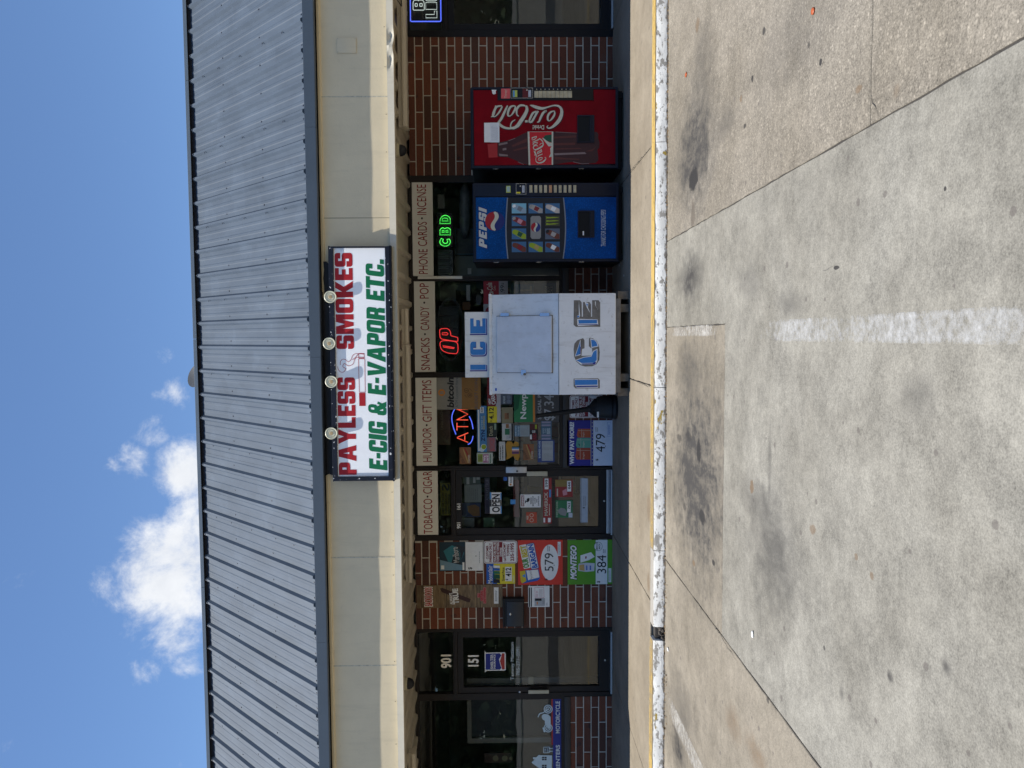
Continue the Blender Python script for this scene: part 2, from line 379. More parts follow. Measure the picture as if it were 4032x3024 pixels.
# ================================================================== THE SETTING: lot, walkway, kerb
LOT = -0.11
def concrete(name, col, col2, speck=.5, stains=(), rough=.85, mott=.9, streak=0.0, agg=0.0):
    mt = bpy.data.materials.new(name); mt.use_nodes = True; t = mt.node_tree; p = t.nodes['Principled BSDF']
    L = t.links.new
    geo = nd(t, 'ShaderNodeNewGeometry'); pos = geo.outputs['Position']
    def noise(sc, det=6, ro=.6, dist=0, sx=1, sy=1):
        mp = nd(t, 'ShaderNodeMapping'); mp.inputs['Scale'].default_value = (sx, sy, 1); L(pos, mp.inputs['Vector'])
        n = nd(t, 'ShaderNodeTexNoise'); n.inputs['Scale'].default_value = sc; n.inputs['Detail'].default_value = det
        n.inputs['Roughness'].default_value = ro; n.inputs['Distortion'].default_value = dist
        L(mp.outputs['Vector'], n.inputs['Vector']); return n.outputs['Fac']
    def mr(v, a, b, c=0., d=1., smooth=False):
        n = nd(t, 'ShaderNodeMapRange'); n.interpolation_type = 'SMOOTHSTEP' if smooth else 'LINEAR'
        for k, x in (('From Min', a), ('From Max', b), ('To Min', c), ('To Max', d)): n.inputs[k].default_value = x
        L(v, n.inputs['Value']); return n.outputs['Result']
    def mth(op, a, b):
        n = nd(t, 'ShaderNodeMath', operation=op)
        for i, v in enumerate((a, b)):
            if isinstance(v, (int, float)): n.inputs[i].default_value = v
            else: L(v, n.inputs[i])
        return n.outputs[0]
    def mixc(f, a, b, typ='MIX'):
        n = nd(t, 'ShaderNodeMixRGB', blend_type=typ)
        for i, v in enumerate((f, a, b)):
            if isinstance(v, (int, float)): n.inputs[i].default_value = v
            elif isinstance(v, (tuple, list)): n.inputs[i].default_value = (*v[:3], 1)
            else: L(v, n.inputs[i])
        return n.outputs[0]
    streaky = noise(7, 6, .7, .3, 1, .35); low = noise(.9, 5, .6, .5); mid = noise(5.5, 6, .65); fine = noise(28, 6, .75); grit = noise(120, 4, .8)
    c = mixc(mr(low, .3, .72, 0, 1, True), col, col2)
    val = mth('ADD', mth('ADD', mr(mid, .3, .7, -.17*mott, .17*mott), mr(fine, .3, .7, -.30*speck, .30*speck)), mr(grit, .3, .7, -.5*speck, .5*speck))
    if agg:
        for (sc_, k_, th_) in ((48, 1.5, .62), (85, 1.1, .45)):
            va = nd(t, 'ShaderNodeTexVoronoi', voronoi_dimensions='2D'); va.inputs['Scale'].default_value = sc_; L(pos, va.inputs['Vector'])
            vs_ = nd(t, 'ShaderNodeSeparateColor'); L(va.outputs['Color'], vs_.inputs[0])
            val = mth('ADD', val, mth('MULTIPLY', mth('MULTIPLY', mth('GREATER_THAN', vs_.outputs[0], th_), mr(va.outputs['Distance'], .42, .22, 0, 1)), mr(vs_.outputs[1], 0, 1, -agg*.5, agg*k_)))
    if streak:
        st = noise(3, 5, .6, 0, 1, .12); val = mth('ADD', val, mr(st, .3, .7, -streak, streak))
    c = mixc(1.0, c, (1, 1, 1), 'MULTIPLY')
    sc = nd(t, 'ShaderNodeVectorMath', operation='SCALE'); L(c, sc.inputs[0]); L(mth('ADD', val, 1.0), sc.inputs['Scale']); c = sc.outputs['Vector']
    # scattered dark drips and gum spots
    vo = nd(t, 'ShaderNodeTexVoronoi', voronoi_dimensions='2D'); vo.inputs['Scale'].default_value = 5.0; vo.inputs['Randomness'].default_value = 1
    L(pos, vo.inputs['Vector'])
    vd = mth('ADD', vo.outputs['Distance'], mr(mid, 0, 1, -.03, .03))
    csep = nd(t, 'ShaderNodeSeparateColor'); L(vo.outputs['Color'], csep.inputs[0])
    on = mth('GREATER_THAN', csep.outputs[0], .80); rr = mr(csep.outputs[1], 0, 1, .03, .11)
    spot = mth('MULTIPLY', on, mr(mth('SUBTRACT', vd, rr), 0, -.03, 0, .6, True))
    c = mixc(spot, c, (.11, .095, .085))
    # oil, rust and scuff stains with a place of their own
    warp = nd(t, 'ShaderNodeTexNoise'); warp.inputs['Scale'].default_value = 9; warp.inputs['Detail'].default_value = 8; warp.inputs['Roughness'].default_value = .72
    L(pos, warp.inputs['Vector'])
    wv = nd(t, 'ShaderNodeVectorMath', operation='SUBTRACT'); L(warp.outputs['Color'], wv.inputs[0]); wv.inputs[1].default_value = (.5, .5, .5)
    for (sx, sy, rx, ry, amt, sharp, colr, wob) in stains:
        w2 = nd(t, 'ShaderNodeVectorMath', operation='SCALE'); L(wv.outputs['Vector'], w2.inputs[0]); w2.inputs['Scale'].default_value = wob
        ad = nd(t, 'ShaderNodeVectorMath', operation='ADD'); L(pos, ad.inputs[0]); L(w2.outputs['Vector'], ad.inputs[1])
        mp = nd(t, 'ShaderNodeMapping', vector_type='TEXTURE'); mp.inputs['Location'].default_value = (sx, sy, LOT); mp.inputs['Scale'].default_value = (rx, ry, 10)
        L(ad.outputs['Vector'], mp.inputs['Vector'])
        ln = nd(t, 'ShaderNodeVectorMath', operation='LENGTH'); L(mp.outputs['Vector'], ln.inputs[0])
        f = mth('MULTIPLY', mr(ln.outputs['Value'], 1.0, sharp, 0, 1, True), amt)
        if sharp < .4: f = mth('MULTIPLY', f, mr(mth('MULTIPLY', streaky, mr(fine, .2, .75, .55, 1.35)), .2, .62, .25, 1.35))
        c = mixc(f, c, colr)
    L(c, p.inputs['Base Color']); p.inputs['Roughness'].default_value = rough; p.inputs['Specular IOR Level'].default_value = .25
    b = nd(t, 'ShaderNodeBump'); b.inputs['Strength'].default_value = .35; b.inputs['Distance'].default_value = .006
    L(mth('ADD', fine, mth('MULTIPLY', grit, .7)), b.inputs['Height']); L(b.outputs['Normal'], p.inputs['Normal'])
    MATS[name] = mt; return mt
OIL = (.035, .033, .032); SOOT = (.062, .058, .054); RUST = (.16, .105, .06); PALE = (.55, .54, .51)
G1 = View(2380, 0, 1.3378); G2 = View(2380, 1000, 1.3378); G3 = View(2380, 1784, 1.3378)
def gs(v, a, b, ra, rb, amt, sharp, colr, wob=.12):     # a stain measured in the picture: centre and extents
    x, y = onZ(*v(a, b), LOT); x0, _ = onZ(*v(a, b+rb), LOT); _, y0 = onZ(*v(a+ra, b), LOT)
    rx_, ry_ = max(abs(x-x0), .01), max(abs(y-y0), .01)
    return (x, y, rx_, ry_, amt, sharp, colr, min(rx_, ry_)*(2.0 if sharp > .4 else 1.5))
st_new = [gs(G2, 450, 120, 105, 188, 0.78, .05, SOOT), gs(G3, 890, 520, 230, 500, 0.55, .05, SOOT, .3), gs(G3, 800, 250, 135, 174, 0.43, .05, SOOT, .3),
          gs(G2, 760, 150, 90, 130, 0.39, .05, SOOT), gs(G2, 980, 260, 120, 101, 0.39, .05, SOOT), gs(G3, 776, 175, 12, 42, .75, .75, RUST, .02),
          gs(G3, 1097, 400, 20, 30, .6, .6, RUST, .02), gs(G3, 1325, 545, 11, 22, .6, .7, RUST, .02), gs(G3, 1410, 645, 11, 26, .6, .7, RUST, .02),
          gs(G2, 1222, 72, 17, 11, .9, .8, OIL, .02), gs(G3, 1505, 1180, 24, 43, 0.78, .05, SOOT, .03), gs(G1, 1795, 994, 8, 8, .9, .7, OIL, .02),
          gs(G2, 1650, 740, 165, 203, 0.31, .05, SOOT, .3), gs(G3, 1158, 1028, 7, 15, .7, .6, OIL, .02),
          gs(G3, 870, 60, 15, 319, 0.46, .05, SOOT, .03), gs(G3, 1800, 1130, 42, 58, 0.62, .05, SOOT), gs(G3, 1250, 1265, 21, 65, 0.46, .05, SOOT, .03)]
st_strip = [gs(G2, 490, 1180, 270, 800, 0.95, .05, SOOT, .25), gs(G2, 497, 1040, 12, 75, .93, .7, OIL, .05), gs(G2, 515, 1385, 22, 42, .93, .65, OIL, .06),
            gs(G2, 395, 970, 14, 28, .6, .6, OIL, .04), gs(G2, 445, 960, 16, 32, .55, .6, OIL, .04), gs(G2, 440, 600, 90, 188, 0.54, .05, SOOT), gs(G2, 420, 1330, 10, 26, .5, .6, OIL, .04),
            gs(G3, 470, 580, 9, 20, .7, .6, RUST, .03), gs(G3, 575, 578, 8, 18, .9, .7, OIL, .02), gs(G3, 680, 1430, 60, 120, .45, .2, RUST, .15), gs(G3, 800, 1590, 90, 110, .5, .2, RUST, .15),
            gs(G3, 385, 1560, 50, 140, .8, .15, OIL, .12), gs(G3, 860, 1300, 9, 22, .7, .6, OIL, .02), gs(G3, 400, 1350, 130, 330, 0.46, .05, SOOT)]
st_right = [gs(G1, 475, 800, 170, 470, 0.95, .05, SOOT, .2), gs(G1, 470, 945, 30, 68, .97, .72, OIL, .06), gs(G1, 467, 1130, 13, 85, .7, .55, (.12, .1, .08), .04),
            gs(G1, 490, 130, 12, 45, .6, .5, RUST, .04), gs(G1, 520, 320, 90, 319, 0.46, .05, SOOT, .2), gs(G1, 840, 165, 10, 22, .85, .7, OIL, .03), gs(G1, 1075, 240, 8, 20, .7, .6, OIL, .03),
            gs(G1, 1137, 328, 8, 22, .95, .75, OIL, .01), gs(G1, 777, 418, 7, 22, .9, .7, OIL, .02), gs(G1, 740, 662, 8, 16, .8, .6, OIL, .02), gs(G1, 720, 520, 8, 22, .6, .6, RUST, .02),
            gs(G1, 1340, 470, 20, 25, .6, .6, RUST, .06), gs(G1, 640, 650, 75, 130, 0.46, .05, SOOT), gs(G1, 1000, 200, 450, 377, 0.28, .05, SOOT, .4), gs(G1, 1540, 480, 30, 50, .3, .2, RUST, .1)]
c_new = concrete('concrete_new', (.206, .192, .160), (.264, .249, .212), .66, st_new, mott=1.25)
c_strip = concrete('concrete_strip_old', (.200, .174, .134), (.262, .230, .182), .6, st_strip, mott=1.0, streak=.12)
c_right = concrete('concrete_exposed', (.190, .166, .130), (.250, .222, .180), .9, st_right, mott=1.0, agg=.35)
c_lot = concrete('concrete_lot', (0.22, 0.2, 0.165), (0.26, 0.24, 0.2), .6)
lot = mesh('parking_lot', [(-220, -42, LOT-.012), (220, -42, LOT-.012), (220, 7.4, LOT-.012), (-220, 7.4, LOT-.012)], [(0, 1, 2, 3)], c_lot)
tag(lot, kind='structure')
GRIT = M('joint_dirt', (.05, .045, .04), .95, .3, 60, .3)
def slab(name, x0, x1, y0, y1, z, mat, parent, g=.006, th=.05, seed=1):
    """one poured slab: its edges a little uneven, the joint round it left open"""
    rg = random.Random(seed); bm = bmesh.new(); loop = []
    def run(p, q):
        L_ = math.hypot(q[0]-p[0], q[1]-p[1]); n = max(2, min(60, int(L_/.09)))
        for i in range(n):
            t = i/n; j = rg.uniform(-.0035, .0035) if i else 0
            dx, dy = q[0]-p[0], q[1]-p[1]
            loop.append((p[0]+dx*t-dy/L_*j, p[1]+dy*t+dx/L_*j))
    c = [(x0+g, y0+g), (x1-g, y0+g), (x1-g, y1-g), (x0+g, y1-g)]
    for i in range(4): run(c[i], c[(i+1) % 4])
    top = [bm.verts.new((x, y, z)) for x, y in loop]; f = bm.faces.new(top)
    r = bmesh.ops.extrude_face_region(bm, geom=[f])
    ext = [v for v in r['geom'] if isinstance(v, bmesh.types.BMVert)]
    bmesh.ops.translate(bm, verts=top, vec=(0, 0, -th))
    f2 = [x for x in r['geom'] if isinstance(x, bmesh.types.BMFace)][0]
    bmesh.ops.bevel(bm, geom=[e for e in f2.edges], offset=.004, segments=1, affect='EDGES')
    return bmobj(name, bm, mat, parent)
yK = 7.25
for i, a in enumerate(((-2.14, .88, -6.0, 5.35, c_new), (.08, .88, 5.35, 7.235, c_new), (-2.14, .08, 5.35, 7.235, c_strip), (-7.5, -2.14, 5.35, 7.235, c_strip),
          (-7.5, -2.14, -1.0, 5.35, c_strip), (.88, 7.2, 3.28, 7.235, c_right), (.88, 7.2, -1.6, 3.28, c_right),
          (7.2, 13.5, -1.6, 7.235, c_right), (-13.5, -7.5, -1.0, 7.235, c_strip))):
    slab('concrete_slab', *a[:4], LOT, a[4], lot, g=.0028 if i in (1, 2) else .0045, seed=20+i)
# base dirt that shows in the joints
mesh('joint_filler', [(-13.6, -6.1, LOT-.008), (13.6, -6.1, LOT-.008), (13.6, 7.3, LOT-.008), (-13.6, 7.3, LOT-.008)], [(0, 1, 2, 3)], GRIT, lot)
# painted stall lines, worn through to the concrete
def paint_mat(name, col, wear, sc=22):
    mt = bpy.data.materials.new(name); mt.use_nodes = True; t = mt.node_tree; p = t.nodes['Principled BSDF']; L = t.links.new
    p.inputs['Base Color'].default_value = (*col, 1); p.inputs['Roughness'].default_value = .8
    geo = nd(t, 'ShaderNodeNewGeometry'); n1 = nd(t, 'ShaderNodeTexNoise'); n1.inputs['Scale'].default_value = sc; n1.inputs['Detail'].default_value = 8; n1.inputs['Roughness'].default_value = .72
    n2 = nd(t, 'ShaderNodeTexNoise'); n2.inputs['Scale'].default_value = 1.6; n2.inputs['Detail'].default_value = 3
    L(geo.outputs['Position'], n1.inputs['Vector']); L(geo.outputs['Position'], n2.inputs['Vector'])
    uv = nd(t, 'ShaderNodeUVMap'); sp = nd(t, 'ShaderNodeSeparateXYZ'); L(uv.outputs['UV'], sp.inputs[0])
    ed = nd(t, 'ShaderNodeMath', operation='PINGPONG'); L(sp.outputs[1], ed.inputs[0]); ed.inputs[1].default_value = .5     # fades at both ends
    e2 = nd(t, 'ShaderNodeMapRange'); e2.inputs['From Min'].default_value = 0; e2.inputs['From Max'].default_value = .2; e2.inputs['To Min'].default_value = -.3; e2.inputs['To Max'].default_value = .0
    L(ed.outputs[0], e2.inputs['Value'])
    ex = nd(t, 'ShaderNodeMath', operation='PINGPONG'); L(sp.outputs[0], ex.inputs[0]); ex.inputs[1].default_value = .5
    e3 = nd(t, 'ShaderNodeMapRange'); e3.inputs['From Min'].default_value = 0; e3.inputs['From Max'].default_value = .12; e3.inputs['To Min'].default_value = -.12; e3.inputs['To Max'].default_value = .0
    L(ex.outputs[0], e3.inputs['Value'])
    a1 = nd(t, 'ShaderNodeMath', operation='MULTIPLY_ADD'); L(n2.outputs['Fac'], a1.inputs[0]); a1.inputs[1].default_value = .55; L(n1.outputs['Fac'], a1.inputs[2])
    a2 = nd(t, 'ShaderNodeMath', operation='ADD'); L(a1.outputs[0], a2.inputs[0]); L(e2.outputs['Result'], a2.inputs[1])
    a3 = nd(t, 'ShaderNodeMath', operation='ADD'); L(a2.outputs[0], a3.inputs[0]); L(e3.outputs['Result'], a3.inputs[1])
    mr = nd(t, 'ShaderNodeMapRange'); mr.inputs['From Min'].default_value = wear; mr.inputs['From Max'].default_value = wear+.42; mr.inputs['To Max'].default_value = .92; L(a3.outputs[0], mr.inputs['Value'])
    tr = nd(t, 'ShaderNodeBsdfTransparent'); mx = nd(t, 'ShaderNodeMixShader'); out = t.nodes['Material Output']
    L(mr.outputs['Result'], mx.inputs[0]); L(tr.outputs[0], mx.inputs[1]); L(p.outputs[0], mx.inputs[2]); L(mx.outputs[0], out.inputs['Surface'])
    return mt
P_WHITE = paint_mat('worn_white_paint', (.52, .515, .50), .60); P_WHITE2 = paint_mat('worn_white_paint_thin', (.50, .475, .43), .62)
P_WHITE3 = paint_mat('worn_white_paint_faint', (.5, .47, .43), .84)
P_YEL = paint_mat('worn_yellow_paint', (.54, .37, .11), .36, 14)
def stripe(name, x0, x1, y0, y1, z, mat, parent, kind=None):
    me = bpy.data.meshes.new(name); me.from_pydata([(x0, y0, z), (x1, y0, z), (x1, y1, z), (x0, y1, z)], [], [(0, 1, 2, 3)])
    uv = me.uv_layers.new()
    for l, c in zip(uv.data, ((0, 0), (1, 0), (1, 1), (0, 1))): l.uv = c if (y1-y0) > (x1-x0) else c[::-1]
    return link(name, me, mat, parent)
stripe('stall_line', -.035, .085, 1.9, 4.7, LOT+.003, P_WHITE, lot)
stripe('stall_line', -.005, .082, 5.38, 7.23, LOT+.003, P_WHITE2, lot)
stripe('stall_line', -3.56, -3.37, 4.6, 7.24, LOT+.003, P_WHITE2, lot)
stripe('stall_line', -2.50, -2.43, 6.3, 7.24, LOT+.003, P_WHITE3, lot)
stripe('stall_line', -2.62, -2.5, 3.9, 4.75, LOT+.003, P_WHITE3, lot)

# hairline cracks
def crack(pts, w, parent, z=LOT, seed=1, step=.03):
    rg = random.Random(seed); bm = bmesh.new(); prev = None; P = []
    for p, q in zip(pts, pts[1:]):
        n = max(2, int(math.hypot(q[0]-p[0], q[1]-p[1])/step))
        P += [(p[0]+(q[0]-p[0])*i/n+rg.gauss(0, .006), p[1]+(q[1]-p[1])*i/n+rg.gauss(0, .006)) for i in range(n)]
    P.append(pts[-1])
    for i, p in enumerate(P):
        a, b = P[max(i-1, 0)], P[min(i+1, len(P)-1)]; dx, dy = b[0]-a[0], b[1]-a[1]; L_ = math.hypot(dx, dy) or 1; ww = w*rg.uniform(.4, 1.1)*min(1, (len(P)-i)/6, (i+1)/4)
        cur = (bm.verts.new((p[0]-dy/L_*ww, p[1]+dx/L_*ww, z+.0035)), bm.verts.new((p[0]+dy/L_*ww, p[1]-dx/L_*ww, z+.0035)))
        if prev: bm.faces.new((prev[0], prev[1], cur[1], cur[0]))
        prev = cur
    bmesh.ops.recalc_face_normals(bm, faces=bm.faces[:])
    return bmobj('hairline_crack', bm, GRIT, parent)
gp = lambda v, a, b: onZ(*v(a, b), LOT)
crack([gp(G1, 1405, 520), gp(G1, 1425, 570), gp(G1, 1448, 610)], .004, lot, seed=2)
crack([gp(G2, 585, 440), gp(G2, 590, 480), gp(G2, 583, 520)], .003, lot, seed=3)
crack([gp(G2, 1155, 88), gp(G2, 1225, 70)], .0018, lot, seed=4)
crack([gp(G3, 700, 1100), gp(G3, 560, 880)], .0022, lot, seed=5)
# ------------------------------------------------------------------ walkway and kerb
st_walk = [(-4.6, 9.5, .5, .35, .35, .1, SOOT, .2), (-1.8, 9.3, .9, .3, .3, .1, SOOT, .25), (-2.45, 7.5, .12, .08, .5, .5, RUST, .1), (-1.7, 7.5, .18, .12, .4, .5, RUST, .1), (-3.9, 9.3, .3, .2, .3, .1, SOOT, .2)]
c_walk = concrete('concrete_walkway', (.225, .190, .142), (.285, .245, .188), .45, st_walk, mott=.6, streak=.06)
walk = mesh('walkway', [(-13, 7.4, -.012), (13, 7.4, -.012), (13, 10.4, -.012), (-13, 10.4, -.012)], [(0, 1, 2, 3)], GRIT); tag(walk, kind='structure')
wj = [-13, -9, -6.75, -4.5, -2.6, -.48, 1.81, 3.93, 6.1, 9, 13]
for i in range(len(wj)-1): slab('walkway_slab', wj[i], wj[i+1], 7.40, 10.35, 0.0, c_walk, walk, g=.005, seed=60+i)
crack([(-.48, 8.58), (-.50, 7.42)], .003, walk, z=0.0, seed=6); crack([(1.84, 9.2), (1.80, 7.42)], .003, walk, z=0.0, seed=7)
def kerb_mat():
    mt = bpy.data.materials.new('kerb_peeling_paint'); mt.use_nodes = True; t = mt.node_tree; p = t.nodes['Principled BSDF']; L = t.links.new
    geo = nd(t, 'ShaderNodeNewGeometry')
    def noise(sc, det, ro, stretch=1, off=0):
        mp = nd(t, 'ShaderNodeMapping'); mp.inputs['Scale'].default_value = (stretch, 1, 1); mp.inputs['Location'].default_value = (off, off, off); L(geo.outputs['Position'], mp.inputs['Vector'])
        n = nd(t, 'ShaderNodeTexNoise'); n.inputs['Scale'].default_value = sc; n.inputs['Detail'].default_value = det; n.inputs['Roughness'].default_value = ro
        L(mp.outputs['Vector'], n.inputs['Vector']); return n.outputs['Fac']
    def ramp(v, a, b):
        n = nd(t, 'ShaderNodeMapRange'); n.interpolation_type = 'SMOOTHSTEP'; n.inputs['From Min'].default_value = a; n.inputs['From Max'].default_value = b; L(v, n.inputs['Value']); return n.outputs['Result']
    def mix(f, a, b):
        n = nd(t, 'ShaderNodeMixRGB'); L(f, n.inputs[0])
        for i, v in ((1, a), (2, b)):
            if isinstance(v, tuple): n.inputs[i].default_value = (*v, 1)
            else: L(v, n.inputs[i])
        return n.outputs[0]
    c = mix(ramp(noise(7, 5, .6, .4), .35, .7), (.58, .57, .54), (.74, .73, .69))
    c = mix(ramp(noise(16, 5, .65, .5, 4.2), .555, .60), c, (.25, .235, .21))
    c = mix(ramp(noise(9, 4, .6, .5, 8.1), .635, .67), c, (.30, .21, .035))
    sp = nd(t, 'ShaderNodeSeparateXYZ'); L(geo.outputs['Position'], sp.inputs[0])
    ft = nd(t, 'ShaderNodeMath', operation='MULTIPLY_ADD'); L(noise(20, 6, .7, .5, 2.7), ft.inputs[0]); ft.inputs[1].default_value = .09; L(sp.outputs[2], ft.inputs[2])
    c = mix(ramp(ft.outputs[0], LOT+.066, LOT+.05), c, (.16, .14, .115))          # dirt line along the foot
    c = mix(ramp(noise(45, 4, .7, .6, 5.5), .60, .66), c, (.10, .085, .07))
    L(c, p.inputs['Base Color']); p.inputs['Roughness'].default_value = .8
    b = nd(t, 'ShaderNodeBump'); b.inputs['Strength'].default_value = .6; b.inputs['Distance'].default_value = .012
    L(noise(24, 7, .7, .7, 1.1), b.inputs['Height']); L(b.outputs['Normal'], p.inputs['Normal'])
    return mt
k_mat = kerb_mat(); k_top = concrete('kerb_top_new', (0.320, 0.296, 0.264), (0.360, 0.336, 0.296), .4)
kerb = box('kerb', -13, 13, 7.30, 7.39, LOT-.1, -.03, GRIT); tag(kerb, kind='structure')
kx_gap0, kx_gap1 = onY(2585, 2522, yK)[0], onY(2585, 2470, yK)[0]
kx_new = onY(2585, 2169, yK)[0]
cuts = [-13, -9.5, -6.5, -4.55, kx_gap0, kx_gap1, kx_new, -.49, 1.80, 3.9, 6.2, 9.5, 13]
for i in range(len(cuts)-1):
    a, b = cuts[i], cuts[i+1]
    if abs(a-kx_gap0) < 1e-6: continue                      # a chunk has broken out here
    rg = random.Random(i); bm = bmesh.new(); n = max(4, int((b-a)/.06)); prof = []
    sec = [(7.236, LOT-.08), (7.243, LOT+.02), (7.252, -.018), (7.262, -.004), (7.285, 0.0), (7.398, 0.0), (7.398, LOT-.08)]
    rings = []
    for k in range(n+1):
        x = a+.003+(b-a-.006)*k/n; j = rg.uniform(-.0035, .0035); d = rg.random() < .10
        rings.append([bm.verts.new((x, y+(j if q < 4 else 0)+(.009 if d and 1 < q < 5 else 0), z-(.006 if d and q in (2, 3, 4) else 0))) for q, (y, z) in enumerate(sec)])
    for A, B in zip(rings, rings[1:]):
        for q in range(len(sec)-1): bm.faces.new((A[q], A[q+1], B[q+1], B[q]))
    bm.faces.new(rings[0]); bm.faces.new(rings[-1][::-1])
    o = bmobj('kerb_stone', bm, k_mat, kerb, smooth=True, autosmooth=35)
    # the tops are bare concrete like the walkway
    o.data.materials.append(k_top if abs(a-kx_gap1) < 1e-6 else c_walk)
    for p in o.data.polygons:
        if p.normal.z > .9: p.material_index = 1
for x0, x1 in ((-13, kx_gap0-.02), (kx_new+.01, 13)):
    stripe('yellow_edge_line', x0, x1, 7.258, 7.415, .0038, P_YEL, kerb)
# rubble in the broken gap
bm = bmesh.new(); rg = random.Random(5)
for i in range(26):
    c = Vector((rg.uniform(kx_gap0+.01, kx_gap1-.01), rg.uniform(7.25, 7.33), LOT+rg.uniform(0, .05))); s = rg.uniform(.008, .02)
    r = bmesh.ops.create_icosphere(bm, subdivisions=1, radius=s)
    for v in r['verts']: v.co = v.co*rg.uniform(.7, 1.3)+c
rub = bmobj('broken_rubble', bm, M('rubble', (.07, .06, .05), .95, .4, 50), kerb); rub['kind'] = 'stuff'
# dirt, dead grass and crumbs along the foot of the kerb
bm = bmesh.new(); rg = random.Random(9)
for i in range(1500):
    x = rg.uniform(-7, 6.5); y = 7.236-abs(rg.gauss(0, .012)); 
    if -3.8 < x < -3.2 or -2.6 < x < -2.3: y = 7.236-abs(rg.gauss(0, .05))
    s = rg.uniform(.002, .0065); c = Vector((x, y, LOT+s*.4)); ang = rg.uniform(0, 6.28)
    u = Vector((math.cos(ang), math.sin(ang), rg.uniform(0, .8)))*s*2; w = Vector((-math.sin(ang), math.cos(ang), .3))*s
    q = [bm.verts.new(c-u-w), bm.verts.new(c+u-w), bm.verts.new(c+w*1.5+Vector((0, 0, s)))]; bm.faces.new(q)
crumbs = bmobj('gutter_debris', bm, M('debris', (.15, .10, .05), .95, .5, 90)); tag(crumbs, 'brown crumbs and dead leaf bits along the foot of the kerb', 'debris', kind='stuff')
# litter
def litter(name, label, cat, v, a, b, la, lb, mat, h=.006, sm=True, z=LOT):
    x, y = onZ(*v(a, b), z); x1, _ = onZ(*v(a, b+lb), z); _, y1 = onZ(*v(a+la, b), z); rx, ry = abs(x1-x), abs(y1-y)
    bm = bmesh.new(); bmesh.ops.create_icosphere(bm, subdivisions=2, radius=1); rg = random.Random(int(a+b))
    for vv in bm.verts:
        k = 1+rg.uniform(-.15, .15); vv.co = Vector((x+vv.co.x*rx*k, y+vv.co.y*ry*k, z+h*.5+vv.co.z*h*.55))
    return tag(bmobj(name, bm, mat, None, smooth=sm), label, cat)
ORG = M('orange_plastic', (.42, .10, .035), .4, .1, 30); WPAP = M('white_litter', (.75, .74, .7), .7, .1, 30); DRK = M('dark_litter', (.06, .05, .045), .8, .3, 40)
litter('orange_scrap', 'small orange plastic disc on the pavement at the far right', 'litter', G1, 1103, 58, 8, 20, ORG, .012)
litter('orange_scrap', 'small orange scrap near the kerb in front of the red machine', 'litter', G1, 432, 394, 5, 13, ORG, .01)
litter('paper_scrap', 'small curled white paper scrap on the grey slab', 'litter', G3, 784, 955, 5, 20, WPAP, .012)
litter('paper_scrap', 'tiny white scrap in the gutter near the broken kerb', 'litter', G3, 337, 1033, 4, 10, WPAP, .012)
# ================================================================== THE BUILDING
BX0, BX1 = -13.0, 13.0
ZS = 2.606                                       # soffit height at the wall
bld = thing('strip_mall', 'brick strip mall with blue-grey ribbed metal mansard roof, cream fascia and glass shopfronts', 'building', (0, 10, 0))
def fx(y, V=2000): return onY(V, y, 10.0)[0]
def fz(V, y): return onY(V, y, 10.0)[1]
m_shell = M('shell_plaster', (.42, .39, .34), .9, .06, 4); m_dark = M('dark_interior', (.02, .02, .02), .9, .2, 3)
m_floor = M('shop_floor', (.42, .39, .34), .5, .15, 4); m_iwall = M('shop_wall', (.55, .53, .48), .9, .1, 3)
box('side_wall', BX0, BX0+.2, 8.2, 24, 0, 3.3, m_shell, bld); box('side_wall', BX1-.2, BX1, 8.2, 24, 0, 3.3, m_shell, bld)
box('rear_wall', BX0+.2, BX1-.2, 23.8, 24, 0, 5.2, m_shell, bld)
box('flat_roof', BX0, BX1, 10.2, 24, 5.1, 5.2, m_shell, bld)
box('interior_floor', BX0+.2, BX1-.2, 10.12, 18, -.05, .004, m_floor, bld)
box('interior_ceiling', BX0+.2, BX1-.2, 10.12, 18, 2.75, 2.8, M('shop_ceiling', (.62, .61, .57), .9, .05, 3), bld)
box('interior_rear_wall', BX0+.2, BX1-.2, 17.9, 18, .004, 2.75, m_iwall, bld)
box('partition_wall', -3.0, -2.9, 10.13, 17.9, .004, 2.75, m_iwall, bld); box('partition_wall', 3.2, 3.3, 10.13, 17.9, .004, 2.75, m_iwall, bld)
# wall above the glass, hidden over the soffit
box('upper_wall', BX0+.2, BX1-.2, 10.0, 10.12, ZS+.04, 5.1, m_shell, bld)

